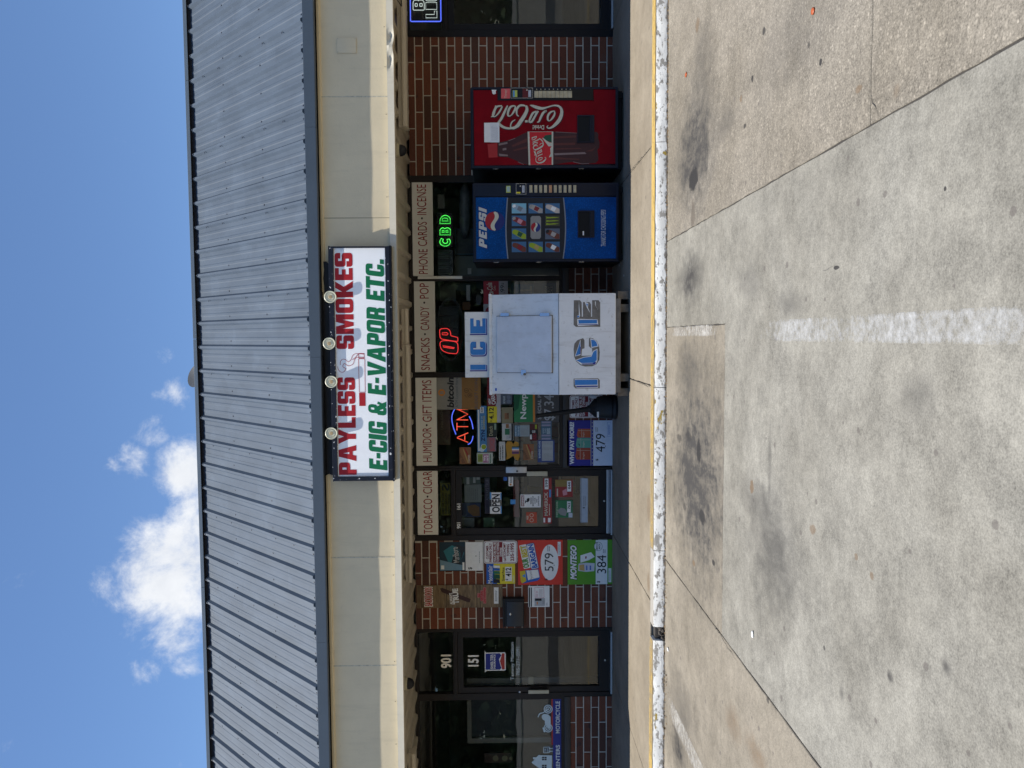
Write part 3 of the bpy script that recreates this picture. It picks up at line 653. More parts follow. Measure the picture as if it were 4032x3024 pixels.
# ---------------------------------------------------------------- brickwork
def brick_mat():
    mt = bpy.data.materials.new('flashed_brick'); mt.use_nodes = True; t = mt.node_tree; p = t.nodes['Principled BSDF']; L = t.links.new
    oi = nd(t, 'ShaderNodeObjectInfo'); geo = nd(t, 'ShaderNodeNewGeometry')
    rp = nd(t, 'ShaderNodeValToRGB'); e = rp.color_ramp.elements
    e[0].position = 0; e[0].color = (.082, .036, .023, 1); e[1].position = 1; e[1].color = (.165, .050, .025, 1)
    for q, c in ((.18, (.09, .038, .027, 1)), (.4, (.142, .045, .024, 1)), (.7, (.155, .052, .028, 1))):
        el = e.new(q); el.color = c
    L(oi.outputs['Random'], rp.inputs['Fac'])
    n1 = nd(t, 'ShaderNodeTexNoise'); n1.inputs['Scale'].default_value = 5.5; n1.inputs['Detail'].default_value = 4; L(geo.outputs['Position'], n1.inputs['Vector'])
    m1 = nd(t, 'ShaderNodeMapRange'); m1.interpolation_type = 'SMOOTHSTEP'; m1.inputs['From Min'].default_value = .60; m1.inputs['From Max'].default_value = .70; m1.inputs['To Max'].default_value = .85
    L(n1.outputs['Fac'], m1.inputs['Value'])
    k1 = nd(t, 'ShaderNodeMath', operation='GREATER_THAN'); k1.inputs[1].default_value = .45
    k2 = nd(t, 'ShaderNodeMath', operation='FRACT'); k3 = nd(t, 'ShaderNodeMath', operation='MULTIPLY'); k3.inputs[1].default_value = 7.31
    L(oi.outputs['Random'], k3.inputs[0]); L(k3.outputs[0], k2.inputs[0]); L(k2.outputs[0], k1.inputs[0])
    k4 = nd(t, 'ShaderNodeMath', operation='MULTIPLY'); L(m1.outputs['Result'], k4.inputs[0]); L(k1.outputs[0], k4.inputs[1])
    mx = nd(t, 'ShaderNodeMixRGB'); L(k4.outputs[0], mx.inputs[0]); L(rp.outputs['Color'], mx.inputs[1]); mx.inputs[2].default_value = (.03, .021, .021, 1)
    n2 = nd(t, 'ShaderNodeTexNoise'); n2.inputs['Scale'].default_value = 70; n2.inputs['Detail'].default_value = 6; L(geo.outputs['Position'], n2.inputs['Vector'])
    m2 = nd(t, 'ShaderNodeMapRange'); m2.inputs['From Min'].default_value = .3; m2.inputs['From Max'].default_value = .7; m2.inputs['To Min'].default_value = .78; m2.inputs['To Max'].default_value = 1.22
    L(n2.outputs['Fac'], m2.inputs['Value'])
    s = nd(t, 'ShaderNodeVectorMath', operation='SCALE'); L(mx.outputs[0], s.inputs[0]); L(m2.outputs['Result'], s.inputs['Scale'])
    # pale efflorescence near the pilaster end
    n3 = nd(t, 'ShaderNodeTexNoise'); n3.inputs['Scale'].default_value = 3.2; n3.inputs['Detail'].default_value = 7; L(geo.outputs['Position'], n3.inputs['Vector'])
    m3 = nd(t, 'ShaderNodeMapRange'); m3.inputs['From Min'].default_value = .58; m3.inputs['From Max'].default_value = .8; m3.inputs['To Max'].default_value = .45; L(n3.outputs['Fac'], m3.inputs['Value'])
    m4 = nd(t, 'ShaderNodeMixRGB'); L(m3.outputs['Result'], m4.inputs[0]); L(s.outputs['Vector'], m4.inputs[1]); m4.inputs[2].default_value = (.18, .12, .095, 1)
    L(m4.outputs[0], p.inputs['Base Color']); p.inputs['Roughness'].default_value = .8; p.inputs['Specular IOR Level'].default_value = .3
    b = nd(t, 'ShaderNodeBump'); b.inputs['Strength'].default_value = .5; b.inputs['Distance'].default_value = .004; L(n2.outputs['Fac'], b.inputs['Height']); L(b.outputs['Normal'], p.inputs['Normal'])
    return mt
m_brick = brick_mat(); m_mortar = M('mortar', (.50, .455, .38), .95, .12, 30, .4)
BRK = {}
PITCH_X, PITCH_Z, JNT = .4125, .1019, .0135
ROW0 = -.020; HEADX = onY(*VA(728, 418), 10.0)[0]; ROWREF = int(((onY(*VA(728, 418), 10.0)[1])-ROW0)/PITCH_Z)
def brick_mesh(w, h):
    k = (round(w, 3), round(h, 3))
    if k not in BRK:
        bm = bmesh.new(); bbox(bm, 0, w, 0, .06, 0, h)
        fr = [e for e in bm.edges if all(abs(v.co.y) < 1e-6 for v in e.verts)]
        bmesh.ops.bevel(bm, geom=fr, offset=.0035, segments=1, affect='EDGES'); bmesh.ops.recalc_face_normals(bm, faces=bm.faces[:])
        me = bpy.data.meshes.new('brick'); bm.to_mesh(me); bm.free(); me.materials.append(m_brick); BRK[k] = me
    return BRK[k]
def brick_wall(x0, x1, z0, z1):
    w = box('brick_wall', x0, x1, 10.005, 10.12, z0, z1, m_mortar, bld); rg = random.Random(int(x0*100))
    r = 0
    while True:
        zb = ROW0+r*PITCH_Z; zt = zb+PITCH_Z-JNT; r += 1
        if zb >= z1-.012: break
        if zt <= z0+.012: continue
        zb2, zt2 = max(zb, z0+.001), min(zt, z1-.001)
        off = HEADX+(0 if (r-1-ROWREF) % 2 == 0 else PITCH_X/2)
        k = math.floor((x0-off)/PITCH_X)
        while off+k*PITCH_X < x1-.02:
            a = max(off+k*PITCH_X+JNT/2, x0+.001); b = min(off+(k+1)*PITCH_X-JNT/2, x1-.001); k += 1
            if b-a < .02: continue
            o = bpy.data.objects.new('brick', brick_mesh(b-a, zt2-zb2)); COL.objects.link(o)
            o.location = (a+rg.uniform(-.001, .001), 10.0+rg.uniform(-.0015, .0015), zb2+rg.uniform(-.001, .001)); o.parent = w
    return w
zsill = fz(2240, 1300)
X_R = fx(145, 2010); X_W1 = fx(690); X_D0 = fx(2126); X_D1 = fx(2474)
brick_wall(X_W1, X_R, 0, ZS)                                   # pilaster behind the drink machines
brick_wall(X_D1, X_D0, 0, ZS)                                  # pilaster with posters
brick_wall(fx(1834), X_W1, 0, zsill)                           # low wall below the shop windows
X_L0 = fx(2746); brick_wall(-6.4, X_L0, 0, fz(2247, 2900))     # low wall below the left window
# ---------------------------------------------------------------- shopfront frames, glass, doors
m_frame = M('bronze_aluminium', (.014, .010, .008), .5, .12, 10, spec=.3); m_frame_b = M('black_frame', (.005, .005, .007), .5, .1, 10, spec=.25)
def glass_mat():
    mt = bpy.data.materials.new('window_glass'); mt.use_nodes = True; t = mt.node_tree; L = t.links.new
    for n in list(t.nodes):
        if n.type == 'BSDF_PRINCIPLED': t.nodes.remove(n)
    tr = nd(t, 'ShaderNodeBsdfTransparent'); tr.inputs[0].default_value = (.86, .89, .88, 1)
    gl = nd(t, 'ShaderNodeBsdfGlossy'); gl.inputs['Roughness'].default_value = .004; gl.inputs['Color'].default_value = (.95, 1, 1, 1)
    fr = nd(t, 'ShaderNodeFresnel'); fr.inputs['IOR'].default_value = 1.72
    geo = nd(t, 'ShaderNodeNewGeometry'); nz = nd(t, 'ShaderNodeTexNoise'); nz.inputs['Scale'].default_value = 1.3; nz.inputs['Detail'].default_value = 2
    L(geo.outputs['Position'], nz.inputs['Vector'])
    b = nd(t, 'ShaderNodeBump'); b.inputs['Strength'].default_value = .04; b.inputs['Distance'].default_value = .02; L(nz.outputs['Fac'], b.inputs['Height']); L(b.outputs['Normal'], gl.inputs['Normal'])
    mx = nd(t, 'ShaderNodeMixShader'); L(fr.outputs[0], mx.inputs[0]); L(tr.outputs[0], mx.inputs[1]); L(gl.outputs[0], mx.inputs[2])
    L(mx.outputs[0], t.nodes['Material Output'].inputs['Surface']); return mt
m_glass = glass_mat()
YF, YG = 10.0, 10.035                            # frame face and glass
def ring(name, x0, x1, z0, z1, l, r, tp, bt, mat, parent, y0=YF, y1=YF+.1, bev=.004):
    bm = bmesh.new()
    shape_bm(bm, [[(x0, z0), (x1, z0), (x1, z1), (x0, z1)], [(x0+l, z0+bt), (x1-r, z0+bt), (x1-r, z1-tp), (x0+l, z1-tp)]], y0, y1-y0)
    bmesh.ops.remove_doubles(bm, verts=bm.verts[:], dist=1e-5)
    return bmobj(name, bm, mat, parent)
def pane(parent, x0, x1, z0, z1, y=YG):
    return mesh('pane', [(x0, y, z0), (x1, y, z0), (x1, y, z1), (x0, y, z1)], [(0, 1, 2, 3)], m_glass, parent)
def window(x0, x1, z0, z1, l, r, tp, bt, mat=None, y0=YF):
    w = ring('shop_window', x0, x1, z0, z1, l, r, tp, bt, mat or m_frame, bld, y0)
    pane(w, x0+l, x1-r, z0+bt, z1-tp); return w
Zt = ZS+.02
zwb = fz(2215, 1300)
H = .0095
xm = [fx(690), fx(716), fx(1086), fx(1105), fx(1464), fx(1485), fx(1834), fx(1851), fx(2106), fx(2126)]
m1, m2, m3 = (xm[2]+xm[3])/2, (xm[4]+xm[5])/2, (xm[6]+xm[7])/2
window(m1, xm[0], zwb, Zt, xm[2]-m1, xm[0]-xm[1], .045, .04)
window(m2, m1-.002, zwb, Zt, xm[4]-m2, m1-.002-xm[3], .045, .04)
window(m3, m2-.002, zwb, Zt, xm[6]-m3, m2-.002-xm[5], .045, .04)
box('window_sill', m3, X_W1, 9.985, 10.1, zsill, zwb-.002, M('sill_paint', (.025, .022, .02), .5, .2, 12), bld, .004)
# ---- glass doors
m_alu = M('brushed_plate', (.42, .43, .44), .38, .06, 40, metal=.7); m_cream = M('cream_pull', (.46, .42, .30), .4, .08, 30)
zt_b = VD.pt(545, 400, 10)[1]; dz1 = VD.pt(572, 400, 10)[1]; dz0 = .03
def door(name, jx0, jx1, trans_bot, leaf_top, stile, mat, handle_side, frame_l, frame_r, zglass0, topr, label=None):
    """shop door: transom light above, leaf with glass; jx0..jx1 is the outside of the frame"""
    fr = ring('door_frame', jx0, jx1, 0.0, Zt, frame_l, frame_r, .045, -.02, mat, bld, YF-.004)
    box('transom_bar', jx0+frame_l, jx1-frame_r, YF, YF+.1, leaf_top+.006, trans_bot, mat, fr, .003)
    pane(fr, jx0+frame_l, jx1-frame_r, trans_bot, Zt-.045)
    lx0, lx1 = jx0+frame_l+.006, jx1-frame_r-.006
    lf = ring('door_leaf', lx0, lx1, .03, leaf_top, stile, stile, topr, zglass0-.03, mat, bld, YF+.006, YF+.055)
    pane(lf, lx0+stile, lx1-stile, zglass0, leaf_top-topr)
    box('threshold', jx0+frame_l, jx1-frame_r, 9.93, 10.1, .001, .026, m_alu, fr, .004)
    return fr, lf, lx0, lx1
g0 = VD.pt(1880, 400, 10)[1]
dfr, dlf, dlx0, dlx1 = door('shop_door', xm[9], m3-.002, VD.pt(525, 400, 10)[1], VD.pt(572, 400, 10)[1], .085, m_frame, 1, xm[8]-xm[9], m3-.002-xm[7]-.0, g0, .075)
rc = VK.rc(897, -4, 1150, 70, 9.95)
box('lock_box', rc[0], rc[1], 9.955, 10.004, rc[2], rc[3], m_alu, dlf, .006)
lathe('lock_cylinder', [(.0135, 0), (.0135, .008), (.006, .010)], (*[VK.pt(1032, 48, 9.95)[0]], 9.955, VK.pt(1032, 48, 9.95)[1]), M('dark_lock', (.05, .05, .05), .4), dlf, axis=(0, -1, 0), n=16)
rc = VK.rc(1150, 48, 1400, 105, 9.95); box('handle', rc[0], rc[1], 9.935, 9.955, rc[2], rc[3], m_cream, dlf, .005); box('handle_mount', rc[0]+.01, rc[1]-.01, 9.955, 10.004, rc[2]+.02, rc[3]-.02, m_frame_b, dlf)
rc = VK.rc(300, 438, 350, 512, 10.0); txt(dlf, '161', VK.rc(303, 440, 348, 512, 10.0), 10.003, ink('white', (.75, .74, .70)), bold=.03); txt(dlf, '901', VK.rc(303, 668, 348, 742, 10.0), 10.003, ink('white', (.75, .74, .70)), bold=.03)
lathe('door_bumper', [(.012, 0), (.012, .008), (.009, .011)], (VK.pt(2086, 408, 10)[0], 10.006, VK.pt(2086, 408, 10)[1]), M('pale_plastic', (.6, .58, .52), .5), dlf, axis=(0, -1, 0), n=16)
box('kick_strip', dlx0, dlx1, 9.992, 10.006, .032, .075, m_alu, dlf, .003)
# left door
lfr, llf, llx0, llx1 = door('left_door', fx(2746), X_D1, VE.pt(545, 500, 10)[1], VE.pt(590, 500, 10)[1], .075, m_frame, -1, fx(2729)-fx(2746), .04, VE.pt(1885, 470, 10)[1], .07)
rc = VO.rc(1265, 728, 1477, 763, 9.95); box('handle', rc[0], rc[1], 9.935, 9.955, rc[2], rc[3], m_cream, llf, .005); box('handle_mount', rc[0]+.008, rc[1]-.008, 9.955, 10.004, rc[2]+.02, rc[3]-.02, m_frame_b, llf)
rc = VO.rc(1255, 452, 1270, 632, 9.95)
lathe('lock_cylinder', [(.013, 0), (.013, .006), (.006, .008)], (VO.pt(1175, 750, 10)[0], 10.004, VO.pt(1175, 750, 10)[1]), m_alu, llf, axis=(0, -1, 0), n=16)
lathe('door_bumper', [(.012, 0), (.012, .008), (.009, .011)], (VO.pt(2060, 420, 10)[0], 10.006, VO.pt(2060, 420, 10)[1]), M('pale_plastic', (.6, .58, .52), .5), llf, axis=(0, -1, 0), n=16)
WNUM = ink('number_white', (.80, .77, .70))
txt(lfr, '901', VO.rc(355, 372, 470, 512, 10.0), 10.03, WNUM, bold=.035); txt(llf, '151', VO.rc(638, 378, 750, 495, 10.0), 10.03, WNUM, bold=.035)
# left window
zlw = fz(2222, 2900)
lw = window(-6.4, X_L0-.002, zlw, Zt, .05, .03, .045, .04); box('window_sill', -6.4, X_L0, 9.985, 10.1, fz(2247, 2900), zlw-.002, MATS['sill_paint'], bld, .004)
# right shop door, mostly out of the picture
rj = fx(109); rfr, rlf, _, _ = door('right_door', X_R, X_R+1.16, VA.pt(920, 100, 10)[1], VA.pt(960, 100, 10)[1], .075, m_frame_b, 1, rj-X_R-.03, .13, VA.pt(1985, 70, 10)[1], .075)
window(X_R+1.162, 8.5, .25, Zt, .05, .05, .045, .05, m_frame_b); box('brick_base', X_R+1.162, 12.8, 10.0, 10.12, 0, .248, m_mortar, bld)
box('end_wall', 8.502, 12.8, 10.0, 10.12, .25, ZS+.03, m_brick, bld); box('end_wall', -12.8, -6.402, 10.0, 10.12, 0, ZS+.03, m_brick, bld)

# ---------------------------------------------------------------- soffit of ribbed sheet
m_soff = M('cream_soffit', (.50, .45, .35), .5, .08, 5, spec=.4)
def ribbed(x0, x1, base, ribh, pitch, phase, wb=.075, wt=.03, minors=True):
    """cross-section of ribbed sheet: list of (x, height)"""
    P = [(x0, 0)]; k = math.floor((x0-phase)/pitch)
    while True:
        c = phase+k*pitch; k += 1
        if c-wb/2 > x1: break
        for dx, h in ((-wb/2, 0), (-wt/2, ribh), (wt/2, ribh), (wb/2, 0)):
            if x0 < c+dx < x1: P.append((c+dx, h))
        if minors:
            for q in (1/3, 2/3):
                for dx, h in ((-.022, 0), (-.012, .0036), (.012, .0036), (.022, 0)):
                    X = c+pitch*q+dx
                    if x0 < X < x1: P.append((X, h))
    P.append((x1, 0)); return P
xs = -9.9
while xs < 9.9:
    P = ribbed(xs, xs+.914, 0, .034, .3048, .12, .10, .05, False)
    mesh('soffit_panel', [(x, 8.20, ZS+.03-h) for x, h in P]+[(x, 10.0, ZS+.03-h) for x, h in P], [(i, i+1, len(P)+i+1, len(P)+i) for i in range(len(P)-1)], m_soff, bld); xs += .914
# ---------------------------------------------------------------- fascia
m_fas = M('cream_fascia', (.68, .575, .385), .6, .05, 3, .15, bscale=60); m_trim = M('cream_trim', (.56, .51, .40), .5, .05, 6)
YFA = 8.172
seams = [-10, -8.3, -7.1, -5.86, onY(1450, 2620, YFA)[0], onY(1450, 2194, YFA)[0], -.98, .18, onY(1450, 858, YFA)[0], onY(1450, 380, YFA)[0], 4.05, 5.3, 6.5, 7.7, 9, 10]
ZFB, ZFT = 2.535, 3.335
for i in range(len(seams)-1):
    a, b = seams[i]+.002, seams[i+1]-.002; rg = random.Random(i+3); nx, nz = 14, 6; amp = rg.uniform(-.004, .006); ph = rg.uniform(0, 3); e0, e1 = rg.uniform(-.003, .003), rg.uniform(-.003, .003)
    vs = []
    for k in range(nz+1):
        for j in range(nx+1):
            u, w = j/nx, k/nz
            y = YFA-amp*math.sin(math.pi*u)*math.sin(math.pi*w*.8+.3)-.0015*math.sin(ph+u*7)-(e0*(1-u)+e1*u)*w
            vs.append((a+(b-a)*u, y, 2.56+(ZFT-2.56)*w))
    n0 = len(vs); q = [(k*(nx+1)+j, k*(nx+1)+j+1, (k+1)*(nx+1)+j+1, (k+1)*(nx+1)+j) for k in range(nz) for j in range(nx)]
    mesh('fascia_panel', vs, q, m_fas, bld, smooth=True)
    if i not in (7,): box('seam_strip', b-.005, b+.008, YFA-.002, YFA+.03, 2.606, ZFT-.03, M('seam_grey', (.50, .45, .34), .7, .3, 30), bld)
box('fascia_backing', -10, 10, YFA+.015, YFA+.05, 2.56, ZFT+.05, m_dark, bld)
box('fascia_top_trim', -10, 10, YFA-.018, YFA+.01, ZFT-.035, ZFT-.004, m_fas, bld, .003)
# lower trim: a bent channel, dented near the right-hand door
bm = bmesh.new(); rings = []; n = 420
xd = onY(1530, 185, 8.1)[0]
for k in range(n+1):
    x = -10+20*k/n; d = 0; dz = 0
    if abs(x-xd) < .25:
        t = (x-xd)/.25; d = .035*math.exp(-((t-.45)/.22)**2)+.03*math.exp(-((t+.5)/.25)**2)-.02*math.exp(-(t/.12)**2); dz = .022*math.exp(-(t/.10)**2)-.008*math.exp(-((t-.5)/.2)**2)
    w = .0015*math.sin(x*2.1)+.001*math.sin(x*5.7+1)
    sec = [(YFA-.004, 2.612), (8.121+w, 2.606), (8.117+d+w, 2.572+dz), (8.112+w, 2.537+dz), (8.175, 2.533+dz), (8.18, 2.55)]
    rings.append([bm.verts.new((x, y, z)) for y, z in sec])
for A, B in zip(rings, rings[1:]):
    for q in range(5): bm.faces.new((A[q], A[q+1], B[q+1], B[q]))
bmobj('lower_trim', bm, m_trim, bld, smooth=True, autosmooth=30)
rgf = random.Random(8)
for i in range(44): lathe('fascia_nail', [(.005, 0), (.0045, .003), (.002, .0042)], (-9.8+i*.45+rgf.uniform(-.05, .05), YFA-.003, 2.632+rgf.uniform(-.004, .004)), M('nail_rust', (.20, .15, .10), .7), bld, axis=(0, -1, 0), n=8)
# a bolted-over access plate
rc = View(1180, 0, 4.424).rc(650, 660, 985, 925, YFA-.004)
pl = box('access_plate', rc[0], rc[1], YFA-.009, YFA-.003, rc[2], rc[3], m_fas, bld, .0015)
for sx in (rc[0]+.01, rc[1]-.01):
    for sz in (rc[2]+.01, rc[3]-.01): lathe('screw', [(.004, 0), (.004, .003)], (sx, YFA-.009, sz), MATS['seam_grey'], pl, axis=(0, -1, 0), n=8)
# the black-painted strip left over the sign
rg = random.Random(3); x0, x1 = onY(1305, 1870, YFA)[0], onY(1290, 1030, YFA)[0]
pts = [(x0, 3.16)]
pts += [(x1, 3.16)]
zt_ = 3.31; m = 26
pts += [(x1-.04*rg.random()*(i % 2), 3.16+(zt_-3.16)*i/5) for i in range(6)]
pts += [(x1-(x1-x0)*i/m, zt_+rg.uniform(-.006, .006)+(.02 if i > 4 else 0)) for i in range(1, m)]
pts += [(x0+.04*rg.random()*(i % 2), zt_+.02-(zt_+.02-3.16)*i/5) for i in range(6)]
figure('black_paint_strip', [pts], YFA-.022, M('black_wall_paint', (.008, .009, .013), .7, .3, 20), bld)
box('black_paint_return', x0+.02, x1-.32, 8.087, YFA-.004, 3.322, 3.329, MATS['black_wall_paint'], bld)
# ---------------------------------------------------------------- mansard roof
YE, ZE, YRD, ZRD = 8.10, 3.452, 10.0, 5.335
SQ = math.sqrt(.5)
def roof_mat():
    mt = M('roof_steel', (.076, .097, .125), .55, .05, 1.2, spec=.22); t = mt.node_tree; L = t.links.new; p = t.nodes['Principled BSDF']
    geo = nd(t, 'ShaderNodeNewGeometry'); n = nd(t, 'ShaderNodeTexNoise'); n.inputs['Scale'].default_value = 2.2; n.inputs['Detail'].default_value = 7; n.inputs['Roughness'].default_value = .6
    mp = nd(t, 'ShaderNodeMapping'); mp.inputs['Scale'].default_value = (2.2, .8, .8); L(geo.outputs['Position'], mp.inputs['Vector']); L(mp.outputs['Vector'], n.inputs['Vector'])
    v = nd(t, 'ShaderNodeTexVoronoi', distance='CHEBYCHEV'); v.inputs['Scale'].default_value = 4.5; L(geo.outputs['Position'], v.inputs['Vector'])
    a = nd(t, 'ShaderNodeMapRange'); a.inputs['From Min'].default_value = .3; a.inputs['From Max'].default_value = .7; a.inputs['To Min'].default_value = .86; a.inputs['To Max'].default_value = 1.14; L(n.outputs['Fac'], a.inputs['Value'])
    sc = nd(t, 'ShaderNodeSeparateColor'); L(v.outputs['Color'], sc.inputs[0]); b = nd(t, 'ShaderNodeMapRange'); b.inputs['From Min'].default_value = .86; b.inputs['From Max'].default_value = .9; b.inputs['To Min'].default_value = 1; b.inputs['To Max'].default_value = 1.07; L(sc.outputs[0], b.inputs['Value'])
    old = p.inputs['Base Color'].links[0].from_socket
    s = nd(t, 'ShaderNodeVectorMath', operation='SCALE'); L(old, s.inputs[0]); mm = nd(t, 'ShaderNodeMath', operation='MULTIPLY'); L(a.outputs['Result'], mm.inputs[0]); L(b.outputs['Result'], mm.inputs[1]); L(mm.outputs[0], s.inputs['Scale']); L(s.outputs['Vector'], p.inputs['Base Color'])
    return mt
m_roof = roof_mat(); m_slate = M('slate_trim', (.05, .07, .095), .5, .05, 3); m_cap = M('ridge_cap_steel', (.16, .19, .22), .4, .05, 3)
roof = mesh('roof', [(BX0, YE+.06, ZE-.03), (BX1, YE+.06, ZE-.03), (BX1, 10.1, ZRD-.03), (BX0, 10.1, ZRD-.03)], [(0, 1, 2, 3)], M('roof_deck', (.02, .02, .03), .9), bld)
PH = .502
xs = PH-.3048*.5-.9144*14
NU = 6
while xs < BX1-.5:
    P = ribbed(xs, xs+.9144+.0, 0, .033, .3048, PH, .070, .026); vs = []; rg = random.Random(int(xs*10)); lift = rg.uniform(-.001, .002)
    for k in range(NU+1):
        t = k/NU; y = YE+(YRD-YE)*t; z = ZE+(ZRD-ZE)*t
        for x, h in P:
            hh = h+lift+.0012*math.sin(x*9+k*1.7)
            vs.append((x, y-SQ*hh, z+SQ*hh))
    W = len(P); fs = [(k*W+j, k*W+j+1, (k+1)*W+j+1, (k+1)*W+j) for k in range(NU) for j in range(W-1)]
    n0 = len(vs); vs += [(x, YE+.002, ZE-.012) for x, h in P]; fs += [(j, n0+j, n0+j+1, j+1) for j in range(W-1)]
    mesh('roof_panel', vs, fs, m_roof, roof); xs += .9144
# foam closure, ridge cap, eave trim
box('ridge_closure', BX0, BX1, 9.985, 10.04, ZRD-.03, ZRD+.05, M('closure_foam', (.012, .012, .018), .9), roof)
for i in range(8):
    a = BX0+i*3.25; b = a+3.245
    bm = bmesh.new(); sec = [(9.945, ZRD+.028), (9.943, ZRD+.070), (9.96, ZRD+.078), (10.22, ZRD+.070), (10.22, ZRD-.2), (10.215, ZRD-.2), (10.215, ZRD+.064), (9.965, ZRD+.070), (9.95, ZRD+.064), (9.951, ZRD+.028)]
    A = [bm.verts.new((a, y, z)) for y, z in sec]; B = [bm.verts.new((b, y, z)) for y, z in sec]; N = len(sec)
    for q in range(N): bm.faces.new((A[q], A[(q+1) % N], B[(q+1) % N], B[q]))
    bm.faces.new(A[::-1]); bm.faces.new(B); bmobj('ridge_cap', bm, m_cap, roof)
ej = [BX0, -9.4, -6.3, -3.25, -.2, onY(1230, 500, 8.05)[0], 5.8, 9.5, BX1]
for i in range(len(ej)-1):
    a, b = ej[i]+.001, ej[i+1]-.001; bm = bmesh.new()
    sec = [(8.115, 3.455), (8.052, 3.448), (8.050, 3.338), (8.056, 3.330), (8.085, 3.330), (8.085, 3.340), (8.16, 3.345), (8.16, 3.44)]
    A = [bm.verts.new((a, y, z)) for y, z in sec]; B = [bm.verts.new((b, y, z)) for y, z in sec]; N = len(sec)
    for q in range(N): bm.faces.new((A[q], A[(q+1) % N], B[(q+1) % N], B[q]))
    bm.faces.new(A[::-1]); bm.faces.new(B); bmobj('eave_trim', bm, m_slate, roof)
# screws: two rows in the flats, one along the eave, stitching on the lapped ribs
bm = bmesh.new(); nrm = Vector((0, -SQ, SQ)); rg = random.Random(11)
def screw(x, t, h=.0, r=.0085):
    p = Vector((x, YE+(YRD-YE)*t, ZE+(ZRD-ZE)*t))+nrm*h; u = Vector((1, 0, 0)); w = nrm.cross(u)
    A = [bm.verts.new(p+(u*math.cos(k*math.pi/3)+w*math.sin(k*math.pi/3))*r) for k in range(6)]; B = [bm.verts.new(v.co+nrm*.007) for v in A]
    for k in range(6): bm.faces.new((A[k], A[(k+1) % 6], B[(k+1) % 6], B[k]))
    bm.faces.new(B)
for k in range(-45, 42):
    c = PH+k*.3048
    for t in (.34, .68): screw(c+.075+rg.uniform(-.004, .004), t+rg.uniform(-.004, .004))
    screw(c+.065, .012); screw(c+.235, .012); screw(c, .985, .036)
    if k % 3 == 0:
        for t in (.15, .30, .5, .7, .86): screw(c-.03, t+rg.uniform(-.01, .01), .03)
o = bmobj('roof_screws', bm, M('screw_heads', (.05, .06, .085), .5), roof); o['kind'] = 'stuff'
# closed gable ends
for x in (BX0, BX1-.05):
    bm = bmesh.new(); a = [bm.verts.new((x+dx, y, z)) for dx in (0, .05) for y, z in ((8.16, 3.3), (10.2, 3.3), (10.2, 5.3), (10.0, 5.3))]
    bm.faces.new(a[:4]); bm.faces.new(a[4:][::-1])
    for q in range(4): bm.faces.new((a[q], a[4+q], a[4+(q+1) % 4], a[(q+1) % 4]))
    bmobj('gable_end', bm, m_shell, bld)
# ================================================================== SIGN CABINET AND ITS LAMPS
RED = ink('red', (.40, .012, .018)); GRN = ink('green', (.0, .155, .06)); WHT = ink('white', (.75, .74, .70)); BLK = ink('black', (.012, .012, .013))
NAVY = ink('navy', (.012, .02, .14)); PURE = ink('paper', (.72, .71, .68)); GREY = ink('grey', (.28, .28, .28)); YEL = ink('yellow', (.66, .56, .03))
BLUE = ink('blue', (.02, .11, .42)); LBLUE = ink('light_blue', (.07, .27, .55)); ORG2 = ink('orange', (.60, .24, .04)); MRED = ink('maroon', (.23, .01, .02))
PINK = ink('pink', (.55, .25, .28)); DGRN = ink('dark_green', (.01, .08, .04)); BRIGHT = M('sign_face_white', (.93, .93, .93), .35, .02, 4)
YS = 8.056
def chipped(name, col):
    mt = M(name, col, .5, .2, 8, spec=.25); t = mt.node_tree; L = t.links.new; p = t.nodes['Principled BSDF']
    geo = nd(t, 'ShaderNodeNewGeometry'); n = nd(t, 'ShaderNodeTexNoise'); n.inputs['Scale'].default_value = 30; n.inputs['Detail'].default_value = 5; L(geo.outputs['Position'], n.inputs['Vector'])
    m_ = nd(t, 'ShaderNodeMapRange'); m_.inputs['From Min'].default_value = .655; m_.inputs['From Max'].default_value = .675; L(n.outputs['Fac'], m_.inputs['Value'])
    old = p.inputs['Base Color'].links[0].from_socket; mx = nd(t, 'ShaderNodeMixRGB'); L(m_.outputs['Result'], mx.inputs[0]); L(old, mx.inputs[1]); mx.inputs[2].default_value = (.75, .75, .74, 1); L(mx.outputs[0], p.inputs['Base Color'])
    return mt
m_navyf = chipped('navy_frame_chipped', (.007, .010, .020))
sx1 = onY(*VS5(1000, 750), 8.03)[0]; sx0 = onY(*VS6(1100, 636), 8.03)[0]
stp = (onY(*VS5(487, 755), 8.03)[1]+onY(*VS6(602, 645), 8.03)[1])/2; sbt = (onY(*VS5(1540, 750), 8.03)[1]+onY(*VS6(1640, 625), 8.03)[1])/2
sign = thing('sign_cabinet', 'long white shop sign cabinet in a chipped navy frame with red and green lettering', 'sign', (sx0/2+sx1/2, YFA, sbt))
FRM = .045
bm = bmesh.new(); shape_bm(bm, [[(sx0, sbt), (sx1, sbt), (sx1, stp), (sx0, stp)], [(sx0+FRM, sbt+FRM), (sx1-.016, sbt+FRM), (sx1-.016, stp-FRM), (sx0+FRM, stp-FRM)]], 8.032, .08)
bmesh.ops.remove_doubles(bm, verts=bm.verts[:], dist=1e-5); bmobj('frame', bm, m_navyf, sign)
box('frame_lip', sx0-.008, sx1+.008, 8.05, 8.10, stp-.002, stp+.010, m_navyf, sign, .003); box('frame_lip', sx0-.008, sx1+.008, 8.04, 8.12, sbt-.016, sbt+.002, m_navyf, sign, .003)
box('cabinet_body', sx0+.01, sx1-.01, 8.075, YFA-.02, sbt+.01, stp-.01, m_navyf, sign)
face = box('face', sx0+FRM-.01, sx1-.010, YS, YS+.012, sbt+FRM-.01, stp-FRM+.01, BRIGHT, sign)
YL = YS-.0015
def trc(a0, b0, a1, b1): return VT.rc(a0, b0, a1, b1, YL)
